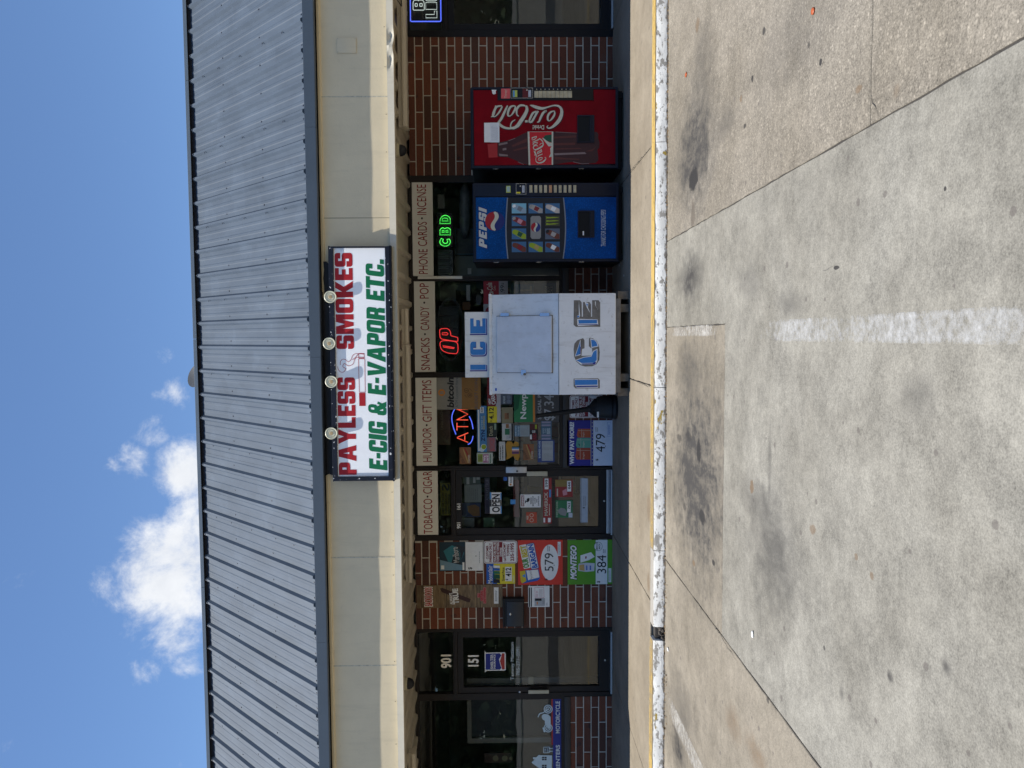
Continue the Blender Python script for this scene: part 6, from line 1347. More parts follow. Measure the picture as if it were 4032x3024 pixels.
# ================================================================== LEFT DOOR AND WINDOW GRAPHICS
YD2 = 10.028
o = figure('shield_decal', [vpoly(VO, [(812, 322), (825, 342), (1020, 338), (1030, 355), (1030, 520), (1020, 527), (832, 530), (815, 547)], YD2)], YD2, PURE); tag(o, 'blue and red insurance shield decal on the left door glass', 'decal')
figure('blue_field', [vpoly(VO, [(822, 352), (970, 348), (985, 370), (960, 410), (975, 470), (985, 500), (970, 518), (822, 518)], YD2)], YD2-.001, ink('shield_blue', (.012, .02, .20)), o); figure('red_field', [vpoly(VO, [(990, 348), (1018, 350), (1020, 515), (992, 515), (985, 480), (970, 430), (985, 380)], YD2)], YD2-.001, ink('shield_red', (.38, .04, .03)), o)
vtxt(o, 'SHELTER', VO, 872, 358, 900, 512, YD2-.002, PURE, bold=.025); vtxt(o, 'INSURANCE', VO, 905, 360, 924, 510, YD2-.002, PURE, bold=.02)
gl_t = ink('glass_text', (.62, .66, .64)); o2 = board('door_lettering', 'pale name and phone number lettering on the left door glass', 'lettering', VO, 1078, 231, 1080, 233, YD2, gl_t, .0004)
vtxt(o2, 'Tammy Mattison', VO, 1080, 235, 1125, 625, YD2, gl_t, bold=.008); vtxt(o2, '785-271-5091', VO, 1140, 282, 1175, 578, YD2, gl_t, bold=.01)
# insurance strip along the window foot
rb0 = VP.rc(1520, 68, 1612, 800, YD2); o = box('window_strip', -6.3, rb0[1], YD2, YD2+.001, rb0[2], rb0[3], ink('strip_blue', (.02, .03, .22))); tag(o, 'blue window strip reading RENTERS and MOTORCYCLE in the left window', 'window strip')
vtxt(o, 'MOTORCYCLE', VP, 1548, 108, 1592, 440, YD2-.001, gl_t, bold=.02); vtxt(o, 'RENTERS', VP, 1550, 562, 1592, 822, YD2-.001, gl_t, bold=.02); r_ = VP.rc(1504, 68, 1519, 560, YD2); figure('red_edge', [[(r_[0], r_[2]), (r_[1], r_[2]), (r_[1], r_[3]), (r_[0], r_[3])]], YD2, ink('shield_red', (.38, .04, .03)), o)
icon = ink('icon_pale', (.50, .60, .64))
def vcirc(a, b, r, n=24): return [(a+r*math.cos(2*math.pi*i/n), b+r*math.sin(2*math.pi*i/n)) for i in range(n)]
mo = figure('motorcycle_decal', [vpoly(VP, [(1405, 255), (1425, 240), (1470, 245), (1495, 270), (1497, 380), (1480, 395), (1450, 360), (1438, 350), (1435, 310), (1415, 300), (1403, 275)], YD2)], YD2, icon); tag(mo, 'pale motorcycle decal in the left window', 'decal')
for a, b in ((1470, 190), (1470, 385)):
    for r0, r1 in ((46, 36), (29, 18), (9, 1)): figure('wheel', [[vpoly(VP, vcirc(a, b, r0), YD2), vpoly(VP, vcirc(a, b, r1), YD2)]], YD2-.0006, icon, mo)
ribbon([[(1470, 190, 9), (1420, 225, 10), (1388, 235, 12), (1372, 255, 10), (1366, 275, 8)], [(1470, 390, 12), (1455, 340, 12)]], VP, YD2-.0012, 'fork', icon, mo); vfig('mudguard', VP, [(1410, 385), (1435, 372), (1440, 430), (1425, 430)], YD2-.0012, icon, mo)
ho = figure('house_decal', [vpoly(VP, [(1295, 745), (1330, 712), (1312, 705), (1312, 688), (1348, 690), (1378, 658), (1380, 668), (1510, 668), (1508, 850), (1380, 850), (1375, 800)], YD2)], YD2, icon); tag(ho, 'pale house decal beside a tiny rental sign in the left window', 'decal')
for a, b in ((1430, 702), (1430, 785)):
    for da in (-13, 13):
        for db in (-10, 10): patch(ho, VP, a+da-11, b+db-8, a+da+11, b+db+8, YD2-.001, ink('decal_dark', (.03, .03, .035)), 'window_pane')
patch(ho, VP, 1420, 580, 1487, 645, YD2, icon, 'rental_sign'); patch(ho, VP, 1427, 587, 1480, 638, YD2-.001, ink('decal_dark', (.03, .03, .035)), 'rental_sign_face'); vtxt(ho, 'FOR', VP, 1432, 598, 1450, 630, YD2-.002, icon, bold=.02); vtxt(ho, 'RENT', VP, 1457, 592, 1474, 634, YD2-.002, icon, bold=.02); patch(ho, VP, 1487, 592, 1520, 602, YD2, icon, 'post'); patch(ho, VP, 1487, 622, 1520, 632, YD2, icon, 'post')

# ================================================================== MIDDLE WINDOW (left of the freezer)
YW = 10.026
def yw(k): return YW-.001*k
o = board('coin_poster', 'grey and orange cryptocurrency ATM poster under the middle header board', 'poster', VI, 75, 88, 490, 632, YW, ink('poster_grey', (.28, .27, .24)), .002); r_ = VI.rc(490, 88, 800, 632, YW); rbox('orange_half', r_, YW-.0004, YW+.002, ink('poster_orange', (.30, .15, .035)), o)
X0, X1, Z0, Z1 = VI.rc(108, 300, 214, 412, YW); figure('coin', [circ((X0+X1)/2, (Z0+Z1)/2, (X1-X0)/2)], yw(1), ORG2, o); vtxt(o, 'B', VI, 130, 328, 192, 382, yw(2), ink('poster_grey', (.28, .27, .24)), bold=.04); vtxt(o, 'bitcoin', VI, 248, 105, 362, 602, yw(1), BLK, bold=.035, shear=.12); vtxt(o, 'ATM Located Here', VI, 384, 110, 430, 600, yw(1), ink('slate', (.10, .11, .13)))
vtxt(o, 'BUDGET COINZ', VI, 700, 100, 748, 618, yw(1), ink('slate', (.10, .11, .13)))
for a, b, s in ((566, 322, 'S'), (622, 396, 'B')):
    figure('ring', [[vpoly(VI, vcirc(a, b, 37), YW), vpoly(VI, vcirc(a, b, 32), YW)]], yw(1), BLK, o); vtxt(o, s, VI, a-17, b-13, a+17, b+13, yw(1), BLK)
ribbon([[(540, 392, 4), (550, 415, 4), (578, 432, 4)], [(605, 290, 4), (645, 310, 4), (658, 340, 4)]], VI, yw(1), 'arrow', BLK, o)
o = board('nicotine_strip', 'long light blue pouch advert strip in the middle window', 'poster', VI, 742, 573, 897, 1325, YW, ink('strip_light', (.07, .22, .42)), .001); patch(o, VI, 755, 640, 778, 1312, yw(1), PURE); vtxt(o, 'ZYN', VI, 806, 970, 870, 1155, yw(1), ink('zyn_navy', (.015, .04, .13)), bold=.04); vtxt(o, 'SUMMER OF', VI, 806, 740, 830, 952, yw(1), icon); vtxt(o, 'SAVINGS', VI, 838, 735, 866, 955, yw(1), ink('gold', (.55, .45, .03)), bold=.02); patch(o, VI, 790, 592, 850, 690, yw(1), PURE); vtxt(o, '329', VI, 805, 598, 835, 682, yw(2), BLK, bold=.02)
for k_, (a, b, r, c) in enumerate(((820, 1285, 40, icon), (848, 1242, 46, PURE), (850, 1242, 40, lim))): figure('tin', [vpoly(VI, vcirc(a, b, r), YW)], yw(1+.6*k_), c, o)
o = board('price_card', 'yellow price card reading 4.12 in the middle window', 'price card', VI, 915, 582, 1066, 846, YW, YEL, .001); vtxt(o, '4.12', VI, 935, 600, 1012, 795, yw(1), BLK, bold=.025); vtxt(o, '$', VI, 955, 812, 985, 832, yw(1), BLK, bold=.02)
o = board('ticket_poster', 'red and white fair poster half behind the freezer in the middle window', 'poster', VI, 905, 60, 1125, 580, YW+.002, ink('fair_red', (.20, .015, .02)), .001); r_ = VI.rc(1062, 380, 1126, 846, YW); rbox('white_band', r_, YW+.0012, YW+.003, ink('band_grey', (.45, .44, .45)), o); vtxt(o, 'CARNIVAL', VI, 962, 265, 1032, 550, yw(-1), PURE, bold=.03, ang=6); vtxt(o, 'NEW', VI, 925, 452, 965, 545, yw(-1), PURE, bold=.03, ang=6); vfig('zigzag', VI, [(1040, 580), (1060, 520), (1090, 450), (1040, 385), (1070, 385), (1120, 460), (1080, 530), (1062, 580)], yw(-.6), ink('band_grey', (.45, .44, .45)), o)
o = board('cigar_card', 'black and green cigar card in the middle window', 'poster', VI, 910, 850, 1066, 1070, YW, ink('card_black', (.02, .028, .02)), .001); vtxt(o, 'Dutch', VI, 935, 905, 995, 1062, yw(1), ink('dutch_gold', (.36, .33, .20)), bold=.02); patch(o, VI, 1022, 862, 1052, 962, yw(1), ink('dutch_label', (.25, .34, .25)))
o = board('cigar_card', 'mauve cigar card with red curved lettering in the middle window', 'poster', VI, 903, 1085, 1050, 1320, YW, ink('mauve', (.20, .15, .17)), .001); vtxt(o, 'BACKWOODS', VI, 940, 1098, 1030, 1312, yw(1), ink('card_pink', (.40, .09, .10)), bold=.04)
o = board('age_notice', 'white and lime age-check notice in the middle window corner', 'notice', VI, 737, 1337, 997, 1517, YW, ink('pale_notice', (.42, .46, .40)), .001); patch(o, VI, 752, 1360, 832, 1490, yw(1), ink('notice_lime', (.30, .36, .07))); rows(o, VI, 765, 1375, 825, 1480, yw(2), BLK, 3, .5); patch(o, VI, 838, 1362, 930, 1500, yw(1), ink('notice_pink', (.42, .17, .30))); vtxt(o, 'We', VI, 845, 1385, 880, 1475, yw(2), PURE, bold=.03); vtxt(o, 'card', VI, 885, 1385, 925, 1480, yw(2), PURE, bold=.03); rows(o, VI, 950, 1355, 975, 1505, yw(1), DGRN, 1)
CN = ink('cone_tan', (.26, .12, .05))
def cones(label, view, a0, b0, a1, b1):
    o = board('cone_card', label, 'poster', view, a0, b0, a1, b1, YW, CN, .001); w, h = a1-a0, b1-b0; q = lambda u, v: (a0+u*w, b0+v*h)
    vfig('cone', view, [q(.25, .05), q(.32, .03), q(.80, .90), q(.70, .95)], yw(1), ink('cone_pale', (.42, .28, .10)), o); vfig('cone', view, [q(.35, .02), q(.5, .02), q(.95, .7), q(.85, .75)], yw(1), ink('cone_red', (.30, .03, .02)), o); vtxt(o, 'ZIG-ZAG', view, a0+.08*w, b0+.35*h, a0+.28*w, b0+.97*h, yw(2), BLK, ang=25); vtxt(o, 'CONES', view, a0+.74*w, b0+.45*h, a0+.92*w, b0+.92*h, yw(2), cream, bold=.02)
cones('tan rolling-cone card under the ATM neon at the window edge', VI, 455, 1250, 640, 1522); cones('tan rolling-cone card beside the business hours sign', VJ, 262, 1172, 448, 1447)
o = board('paper_notice', 'white typed notice beside the yellow splash sticker', 'notice', VI, 1100, 1157, 1200, 1466, YW, ink('notice_white', (.48, .48, .46)), .001); rows(o, VI, 1115, 1180, 1190, 1450, yw(1), BLK, 2, .35)
o = figure('splash_sticker', [vpoly(VI, [(1205, 1200), (1240, 1150), (1300, 1155), (1335, 1195), (1360, 1150), (1410, 1165), (1428, 1215), (1400, 1240), (1430, 1260), (1440, 1400), (1410, 1470), (1370, 1450), (1330, 1390), (1250, 1440), (1210, 1450), (1225, 1380), (1215, 1290)], YW)], YW, ink('splash_gold', (.42, .22, .02))); tag(o, 'yellow splash sticker with a row of coloured vape pens', 'sticker')
for i, c in enumerate((DGRN, LBLUE, PURE, PINK, NAVY, ink('plum', (.16, .04, .14)))): patch(o, VI, 1310, 1235+i*21, 1425, 1253+i*21, yw(1), c, 'pen')
o = board('photo_card', 'white card with small product photos in the middle window', 'poster', VI, 1148, 860, 1335, 1137, YW, ink('notice_white', (.48, .48, .46)), .001); patch(o, VI, 1195, 945, 1270, 1045, yw(1), ink('leaf', (.03, .16, .08))); patch(o, VI, 1210, 870, 1260, 935, yw(1), CN); patch(o, VI, 1215, 1055, 1280, 1115, yw(1), ink('flyer_grey', (.40, .41, .42))); patch(o, VI, 1300, 862, 1330, 1135, yw(1), BLK); vtxt(o, 'Grasshopper', VI, 1262, 900, 1295, 1100, yw(2), BLK)
o = board('pouch_card', 'dark blue-grey pouch card beside the freezer', 'poster', VI, 1125, 385, 1312, 547, YW, ink('pouch_grey', (.10, .12, .15)), .001); vtxt(o, 'ROGUE', VI, 1165, 415, 1200, 530, yw(1), icon, bold=.02)
for b in (430, 500): figure('tin', [vpoly(VI, vcirc(1255, b, 34), YW)], yw(1), ink('tin_blue', (.16, .20, .26)), o)
o = board('cream_card', 'beige tobacco card between the red fair poster and the green menthol poster', 'poster', VI, 1140, 597, 1325, 852, YW, ink('card_beige', (.25, .22, .13)), .001); patch(o, VI, 1190, 690, 1260, 790, yw(1), CN); vtxt(o, 'CORE', VI, 1228, 685, 1258, 770, yw(2), BLK)
o = board('menthol_poster', 'green menthol cigarette poster with white lettering beside the freezer', 'poster', VJ, 103, 60, 430, 796, YW+.002, ink('menthol_green', (.03, .22, .08)), .001); vfig('dark_sweep', VJ, [(105, 60), (240, 60), (215, 300), (180, 560), (105, 620)], yw(-1.4), ink('menthol_dark', (.005, .11, .04)), o); vtxt(o, 'Newport', VJ, 212, 70, 345, 740, yw(-.4), PURE, bold=.02); patch(o, VJ, 430, 60, 465, 796, yw(-1.4), ORG2)
o2 = board('price_poster', 'grey special price poster reading 7.34 under the green menthol poster', 'poster', VJ, 466, 120, 882, 800, YW+.002, ink('poster_slate', (.085, .08, .075)), .001); vtxt(o2, 'SPECIAL PRICE', VJ, 512, 130, 572, 745, yw(-1), ink('pale_text', (.40, .41, .41)), bold=.02); vtxt(o2, '$7.34', VJ, 622, 330, 815, 765, yw(-1), ink('pale_text', (.40, .41, .41)), bold=.01)
o = board('help_notice', 'pale blue help notice in the middle window', 'notice', VJ, 112, 850, 370, 1042, YW, ink('help_pale', (.30, .36, .38)), .001); patch(o, VJ, 112, 851, 205, 1041, yw(1), ink('help_blue', (.10, .19, .28))); vtxt(o, "YOU'RE CURIOUS", VJ, 122, 858, 148, 1035, yw(2), icon, bold=.02); vtxt(o, 'YOU CAN HELP', VJ, 168, 862, 195, 1030, yw(2), icon, bold=.02); rows(o, VJ, 225, 880, 355, 1020, yw(1), GREY, 7, .4)
o = board('vape_card', 'black and red bold-flavour card in the middle window', 'poster', VJ, 375, 828, 520, 1115, YW, ink('card_dkred', (.09, .012, .015)), .001); patch(o, VJ, 378, 925, 515, 1090, yw(1), BLK); vtxt(o, 'BOLD', VJ, 415, 938, 470, 978, yw(2), PURE, bold=.03); vtxt(o, 'RED', VJ, 425, 985, 490, 1090, yw(2), MRED, bold=.05); patch(o, VJ, 465, 838, 498, 912, yw(2), lim); patch(o, VJ, 378, 1010, 410, 1090, yw(2), PURE)
o = board('bamboo_card', 'blue card with pale rolled tubes above the business hours', 'poster', VJ, 570, 775, 752, 1105, YW, ink('bamboo_blue', (.07, .14, .20)), .001)
for b in (785, 835, 1010, 1065): patch(o, VJ, 580, b, 735, b+30, yw(1), ink('tube_lilac', (.30, .29, .38)), 'tube')
vtxt(o, 'BAMBOO', VJ, 595, 900, 620, 990, yw(1), icon); vtxt(o, 'CONES', VJ, 630, 905, 655, 985, yw(1), icon); rows(o, VJ, 670, 890, 735, 1000, yw(1), icon, 3)
o = board('hours_sign', 'blue bordered business hours sign at the middle window foot', 'sign', VJ, 510, 1102, 800, 1485, YW-.0005, ink('hours_blue', (.03, .06, .21)), .001); patch(o, VJ, 582, 1120, 775, 1458, yw(1.5), ink('hours_white', (.40, .42, .42))); vtxt(o, 'BUSINESS HOURS', VJ, 528, 1120, 560, 1412, yw(1.5), icon, bold=.02)
for i, d in enumerate(('MONDAY', 'TUESDAY', 'WEDNESDAY', 'THURSDAY', 'FRIDAY', 'SATURDAY', 'SUNDAY')): a = 590+i*26; vtxt(o, d, VJ, a, 1330, a+18, 1445, yw(2.5), GREY, bold=.01); vtxt(o, '8:00', VJ, a, 1230, a+18, 1275, yw(2.5), GREY, bold=.01); vtxt(o, '9:00', VJ, a, 1140, a+18, 1185, yw(2.5), GREY, bold=.01)
# big poster under the middle window
o = board('poster', 'large blue and white poster reading WHY PAY MORE under the middle window', 'poster', VJ, 1016, 764, 1797, 1545, 9.985, ink('why_blue', (.025, .025, .24)), .005); yq = lambda k: 9.985-.001*k
patch(o, VJ, 1470, 765, 1796, 1544, yq(1), ink('why_white', (.60, .63, .70))); patch(o, VJ, 1424, 765, 1432, 1544, yq(1), cream); patch(o, VJ, 1464, 765, 1471, 1544, yq(1.5), cream)
for i in range(12): a = 1452; b = 805+i*63; figure('dot', [vpoly(VJ, vcirc(a, b, 8, 12), 9.985)], yq(1), cream, o)
vtxt(o, 'WHY PAY MORE?', VJ, 1060, 792, 1138, 1522, yq(1), PURE, bold=.05)
for b, w_, c, a0 in ((910, 150, ink('pack_orange', (.42, .09, .03)), 1182), (1065, 172, ink('pack_mint', (.10, .32, .24)), 1168), (1240, 200, ink('pack_rust', (.36, .06, .025)), 1158)):
    vfig('pack', VJ, [(a0, b+w_*.75), (a0+22, b), (1420, b), (1422, b+w_), (a0+25, b+w_)], yq(1), c, o); ribbon([[(a0+85, b+4, 5), (a0+85, b+w_-4, 5)], [(a0+22, b+w_*.2, 5), (1420, b+w_*.2, 5)]], VJ, yq(2), 'pack_edge', cream, o); vtxt(o, 'Eagle', VJ, 1285, b+w_*.35, 1320, b+w_*.95, yq(2), cream); vfig('emblem', VJ, [(a0+40, b+w_*.5), (a0+55, b+w_*.65), (a0+75, b+w_*.7), (a0+62, b+w_*.8), (a0+48, b+w_*.7)], yq(2), BLK, o)
vtxt(o, '479', VJ, 1510, 995, 1672, 1310, yq(2), BLK); vtxt(o, '$', VJ, 1508, 1425, 1558, 1462, yq(2), BLK, bold=.02); patch(o, VJ, 1672, 1200, 1684, 1216, yq(2), BLK, 'point'); rows(o, VJ, 1505, 870, 1560, 960, yq(2), GREY, 2); ribbon([[(1710, 797, 3), (1770, 797, 3)], [(1770, 797, 3), (1770, 1040, 3)], [(1770, 1040, 3), (1710, 1042, 3)], [(1710, 1042, 3), (1710, 797, 3)]], VJ, yq(2), 'label_box', BLUE, o); rows(o, VJ, 1728, 830, 1752, 1010, yq(2), BLUE, 2)

# ================================================================== NEON AND LED SIGNS BEHIND THE GLASS
def glow(name, col, es): return M(name, tuple(c*.5 for c in col), .3, .02, 5, emit=col, es=es)
N_RED = glow('neon_red', (1, .05, .05), .75); N_ORG = glow('neon_orange', (1, .10, .05), 1.0); N_BLU = glow('neon_blue', (.10, .16, 1), 1.0); N_WHT = glow('neon_white', (.75, .85, .80), .6); LED = glow('led_green', (.10, 1, .12), 1.3)
N_OFF = M('neon_off', (.06, .03, .03), .3, .1, 10); N_OFFB = M('neon_off_blue', (.035, .05, .075), .25, .1, 10); N_OFFW = M('neon_off_white', (.24, .28, .30), .25, .05, 10); m_ppl = M('neon_backing', (.010, .010, .012), .4, .1, 10)
YN = 10.09
def v3(view, pts, Y): return [(lambda p: (p[0], Y, p[1]))(view.pt(a, b, Y)) for a, b in pts]
def smooth(pts, n=5, closed=False):
    out = []; N = len(pts)
    for i in range(N if closed else N-1):
        p0, p1, p2, p3 = (pts[(i+k) % N] if closed else pts[min(max(i+k, 0), N-1)] for k in (-1, 0, 1, 2))
        for k in range(n):
            t = k/n; out.append(tuple(.5*(2*p1[j]+(-p0[j]+p2[j])*t+(2*p0[j]-5*p1[j]+4*p2[j]-p3[j])*t*t+(-p0[j]+3*p1[j]-3*p2[j]+p3[j])*t**3) for j in range(2)))
    if not closed: out.append(pts[-1])
    return out
def neon(parent, name, view, pts, mat, r=.0048, closed=False, curve=False, Y=None):
    return tube(name, v3(view, smooth(pts, 5, closed) if curve else pts, Y or YN), r, mat, parent, n=6, closed=closed)
nz_ = thing('neon_sign', 'oval OPEN neon sign with only the letters O and P lit red', 'neon sign', (*VH.pt(780, 760, YN)[:1], YN, VH.pt(780, 760, YN)[1]))
neon(nz_, 'letter_tube', VH, rounded([(480, 930, 60), (600, 925, 30), (745, 945, 50), (752, 1060, 60), (735, 1118, 60), (600, 1108, 40), (500, 1060, 60)], 4), N_RED, closed=True); neon(nz_, 'letter_tube', VH, [(530, 1000), (560, 1005), (640, 1018), (700, 1030), (690, 1042), (620, 1033), (540, 1020)], N_RED, .005, closed=True)
neon(nz_, 'letter_tube', VH, rounded([(480, 755, 40), (600, 748, 40), (640, 790, 30), (645, 855, 10), (748, 880, 20), (748, 940, 20), (650, 928, 20), (490, 900, 40)], 4), N_RED, closed=True); neon(nz_, 'letter_tube', VH, [(520, 815), (590, 810), (605, 830), (590, 845), (520, 840)], N_RED, .005, closed=True)
neon(nz_, 'unlit_letter_tube', VH, [(480, 590), (480, 715), (740, 760), (745, 600), (700, 620), (690, 700), (640, 695), (635, 620), (600, 625), (590, 690), (530, 680), (525, 590)], N_OFF, closed=True); neon(nz_, 'unlit_letter_tube', VH, [(475, 425), (475, 560), (740, 570), (745, 480), (620, 500), (740, 440), (560, 430)], N_OFF, closed=True)
neon(nz_, 'oval_tube', VH, [(635+205*math.cos(t)+(70*math.sin(t)*.0), 765+(-455)*math.sin(t)) for t in [k*2*math.pi/36 for k in range(36)]], N_OFFB, .006, closed=True); neon(nz_, 'oval_tube', VH, [(635+185*math.cos(t), 765-430*math.sin(t)) for t in [k*2*math.pi/36 for k in range(36)]], N_OFFB, .005, closed=True)
r_ = VH.rc(470, 420, 760, 1110, YN+.02); box('backing', r_[0], r_[1], YN+.02, YN+.03, r_[2], r_[3], m_ppl, nz_); box('power_box', r_[0]+.1, r_[0]+.25, YN+.03, YN+.07, r_[2], r_[2]+.06, m_ppl, nz_)
na = thing('neon_sign', 'red ATM neon sign inside a broken blue ring', 'neon sign', (*VI.pt(600, 900, YN)[:1], YN, VI.pt(600, 900, YN)[1]))
for pts in ([(595, 1170), (500, 1130), (412, 1095), (430, 1080), (520, 1045), (595, 1012)], [(540, 1130), (540, 1055)], [(412, 975), (412, 850)], [(412, 912), (595, 912)], [(595, 803), (405, 800), (440, 785), (590, 708), (430, 632), (405, 630), (500, 632), (592, 628)]): neon(na, 'letter_tube', VI, pts, N_ORG, .005)
neon(na, 'ring_tube', VI, [(395, 605), (355, 660), (330, 740), (332, 830), (355, 930), (395, 1040)], N_BLU, .006, curve=True); neon(na, 'ring_tube', VI, [(612, 742), (650, 830), (672, 930), (670, 950)], N_BLU, .006, curve=True); neon(na, 'ring_tube', VI, [(675, 1065), (660, 1130), (630, 1180), (590, 1202)], N_BLU, .006, curve=True)
r_ = VI.rc(500, 640, 560, 1150, YN+.02); box('mounting_bar', r_[0], r_[1], YN+.015, YN+.02, (r_[2]+r_[3])/2-.006, (r_[2]+r_[3])/2+.006, m_ppl, na)
# CBD in green dots
nc = thing('led_sign', 'green dotted CBD light sign in the right window', 'light sign', (*VM.pt(620, 880, YN)[:1], YN, VM.pt(620, 880, YN)[1])); r_ = VM.rc(480, 600, 740, 1150, YN+.012); box('backing', r_[0], r_[1], YN+.012, YN+.025, r_[2], r_[3], m_ppl, nc, .004)
def dots(pts, step=18, closed=False):
    P = list(pts)+([pts[0]] if closed else []); out = []; acc = 0
    for p, q in zip(P, P[1:]):
        L_ = math.hypot(q[0]-p[0], q[1]-p[1]); n = max(1, round(L_/step))
        out += [(p[0]+(q[0]-p[0])*i/n, p[1]+(q[1]-p[1])*i/n) for i in range(n)]
    if not closed: out.append(P[-1])
    return out
for ltr in ([rounded([(535, 770), (700, 770), (700, 680, 60), (650, 638, 70), (590, 638, 70), (535, 690, 60)]), [(572, 728), (660, 728), (655, 690), (610, 680), (575, 690)]],
            [rounded([(535, 950), (700, 950), (700, 850, 50), (650, 832, 40), (612, 850, 10), (580, 832, 40), (535, 860, 50)]), [(570, 910), (600, 910), (600, 878), (572, 878)], [(630, 910), (662, 910), (660, 875), (632, 880)]],
            [rounded([(555, 1005, 10), (530, 1050, 40), (540, 1100, 60), (600, 1132, 60), (670, 1122, 60), (705, 1070, 60), (690, 1015, 20), (645, 1020, 10), (660, 1060, 30), (640, 1085, 30), (600, 1085, 30), (575, 1050, 30), (590, 1020, 10)])]):
    bm = bmesh.new()
    for lp in ltr:
        for a, b in dots(lp, 17, True):
            X, Z = VM.pt(a, b, YN); r = .0046; ring_ = [bm.verts.new((X+r*math.cos(k*math.pi/3), YN+.004, Z+r*math.sin(k*math.pi/3))) for k in range(6)]; tp_ = bm.verts.new((X, YN, Z))
            for k in range(6): bm.faces.new((ring_[k], ring_[(k+1) % 6], tp_))
    bmobj('letter_dots', bm, LED, nc)
    lg = [vpoly(VM, rounded(ltr[0]) if False else ltr[0], YN+.010)]; figure('letter_board', [lg[0]], YN+.010, glow('led_glow', (.0, .16, .01), .25), nc)
nj = thing('neon_sign', 'unlit white tube sign of rounded letters beside the green CBD sign', 'neon sign', (*VM.pt(620, 1400, YN)[:1], YN, VM.pt(620, 1400, YN)[1]))
for pts in ([(672, 1595), (515, 1590), (515, 1560), (675, 1562)], [(690, 1588), (730, 1560), (738, 1510), (715, 1465), (690, 1455)], [(690, 1568), (710, 1545), (715, 1510), (700, 1485)], [(672, 1480), (515, 1478), (512, 1455), (675, 1455)], [(675, 1425), (515, 1420), (512, 1400), (675, 1400)], [(690, 1422), (730, 1390), (738, 1345), (715, 1305), (690, 1295)], [(690, 1400), (715, 1370), (712, 1330), (695, 1315)], [(675, 1325), (508, 1318), (510, 1290), (675, 1298)], [(672, 1270), (508, 1265), (512, 1240), (675, 1240)], [(690, 1258), (720, 1235), (728, 1205), (710, 1193), (692, 1215)]): neon(nj, 'letter_tube', VM, pts, N_OFFW, .0055)
r_ = VM.rc(500, 1190, 745, 1600, YN+.02); box('backing', r_[0], r_[1], YN+.02, YN+.03, r_[2], r_[3], M('backing_blue', (.012, .02, .03), .4), nj)
# beer neon, cut by the right-hand edge
nb = thing('neon_sign', 'blue-framed beer neon sign in the transom at the far right', 'neon sign', (4.35, YN, 2.4)); yb_ = YN
zt2, zb2 = VR1.pt(133, 60, yb_)[1], VR1.pt(422, 60, yb_)[1]; xl_ = VR1.pt(280, 203, yb_)[0]; fr_ = rrect(xl_, xl_+.62, zb2, zt2, .02)
tube('frame_tube', [(x, yb_, z) for x, z in fr_], .007, N_BLU, nb, n=6, closed=True)
def outline_letters(s, x, z0, z1, w, gap):
    H_ = z1-z0
    for ch in s:
        for f in GL[ch][1]:
            for lp in f: tube('letter_tube', [(x+px*w/GL[ch][0], yb_-.004, z0+pz*H_) for px, pz in rounded(lp, 3)], .0045, N_WHT, nb, n=6, closed=True)
        x += w+gap
GL['B'] = (.64, [[[(0, 0, .08), (.64, 0, .25), (.64, .5, .2), (.58, .52), (.64, .55, .2), (.64, 1, .25), (0, 1, .08)], [(.24, .18, .04), (.42, .18, .04), (.42, .4, .04), (.24, .4, .04)], [(.24, .62, .04), (.42, .62, .04), (.42, .82, .04), (.24, .82, .04)]]]); GL['U'] = (.64, [[[(0, 1), (0, 0, .2), (.64, 0, .2), (.64, 1), (.42, 1), (.42, .2), (.24, .2), (.24, 1)]]]); GL['D'] = (.64, [[[(0, 0), (.64, 0, .3), (.64, 1, .3), (0, 1)], [(.24, .2), (.42, .2, .1), (.42, .8, .1), (.24, .8)]]]); GL['H'] = (.7, [[[(0, 0), (0, 1), (.25, 1), (.25, .62), (.45, .62), (.45, 1), (.7, 1), (.7, 0), (.45, 0), (.45, .4), (.25, .4), (.25, 0)]]])
zq = lambda a: VR1.pt(a, 60, yb_)[1]
outline_letters('BUD', VR1.pt(215, 97, yb_)[0], zq(266), zq(160), .125, .03); outline_letters('LIGHT', VR1.pt(330, 170, yb_)[0], zq(385), zq(280), .085, .02)
box('backing', xl_+.005, xl_+.615, YN+.02, YN+.03, zb2+.005, zt2-.005, m_ppl, nb)
# posters in the window right of the freezer
YV = 10.026
o = board('cola_price_poster', 'red cola poster priced 1.99 in the window right of the freezer top', 'poster', VH, 1120, 62, 1475, 392, YV, ink('cola_poster_red', (.30, .012, .025)), .001); patch(o, VH, 1343, 62, 1475, 392, YV-.001, ink('price_grey', (.33, .33, .33))); vtxt(o, '1.99', VH, 1365, 122, 1425, 275, YV-.002, BLK); vtxt(o, 'Coca-Cola', VH, 1178, 85, 1260, 335, YV-.001, cream, shear=.35, bold=.02, ang=8); vtxt(o, 'Coke', VH, 1262, 130, 1295, 195, YV-.001, cream); rows(o, VH, 1385, 85, 1420, 112, YV-.002, BLK, 2)
o = board('soda_poster', 'white soda poster with a maroon round badge, mostly behind the ICE board', 'poster', VH, 1120, 395, 1475, 700, YV, ink('price_grey', (.33, .33, .33)), .001); figure('badge', [vpoly(VH, vcirc(1215, 505, 70), YV)], YV-.001, MRED, o); vtxt(o, 'Pepper', VH, 1195, 455, 1235, 560, YV-.002, cream)
o = board('atm_box_sign', 'dim blue framed sign low in the window right of the freezer', 'sign', VH, 1520, 90, 2190, 330, 10.10, ink('dim_blue', (.02, .045, .065)), .004); patch(o, VH, 1585, 110, 1850, 330, 10.098, ink('dim_blue2', (.03, .10, .16)))
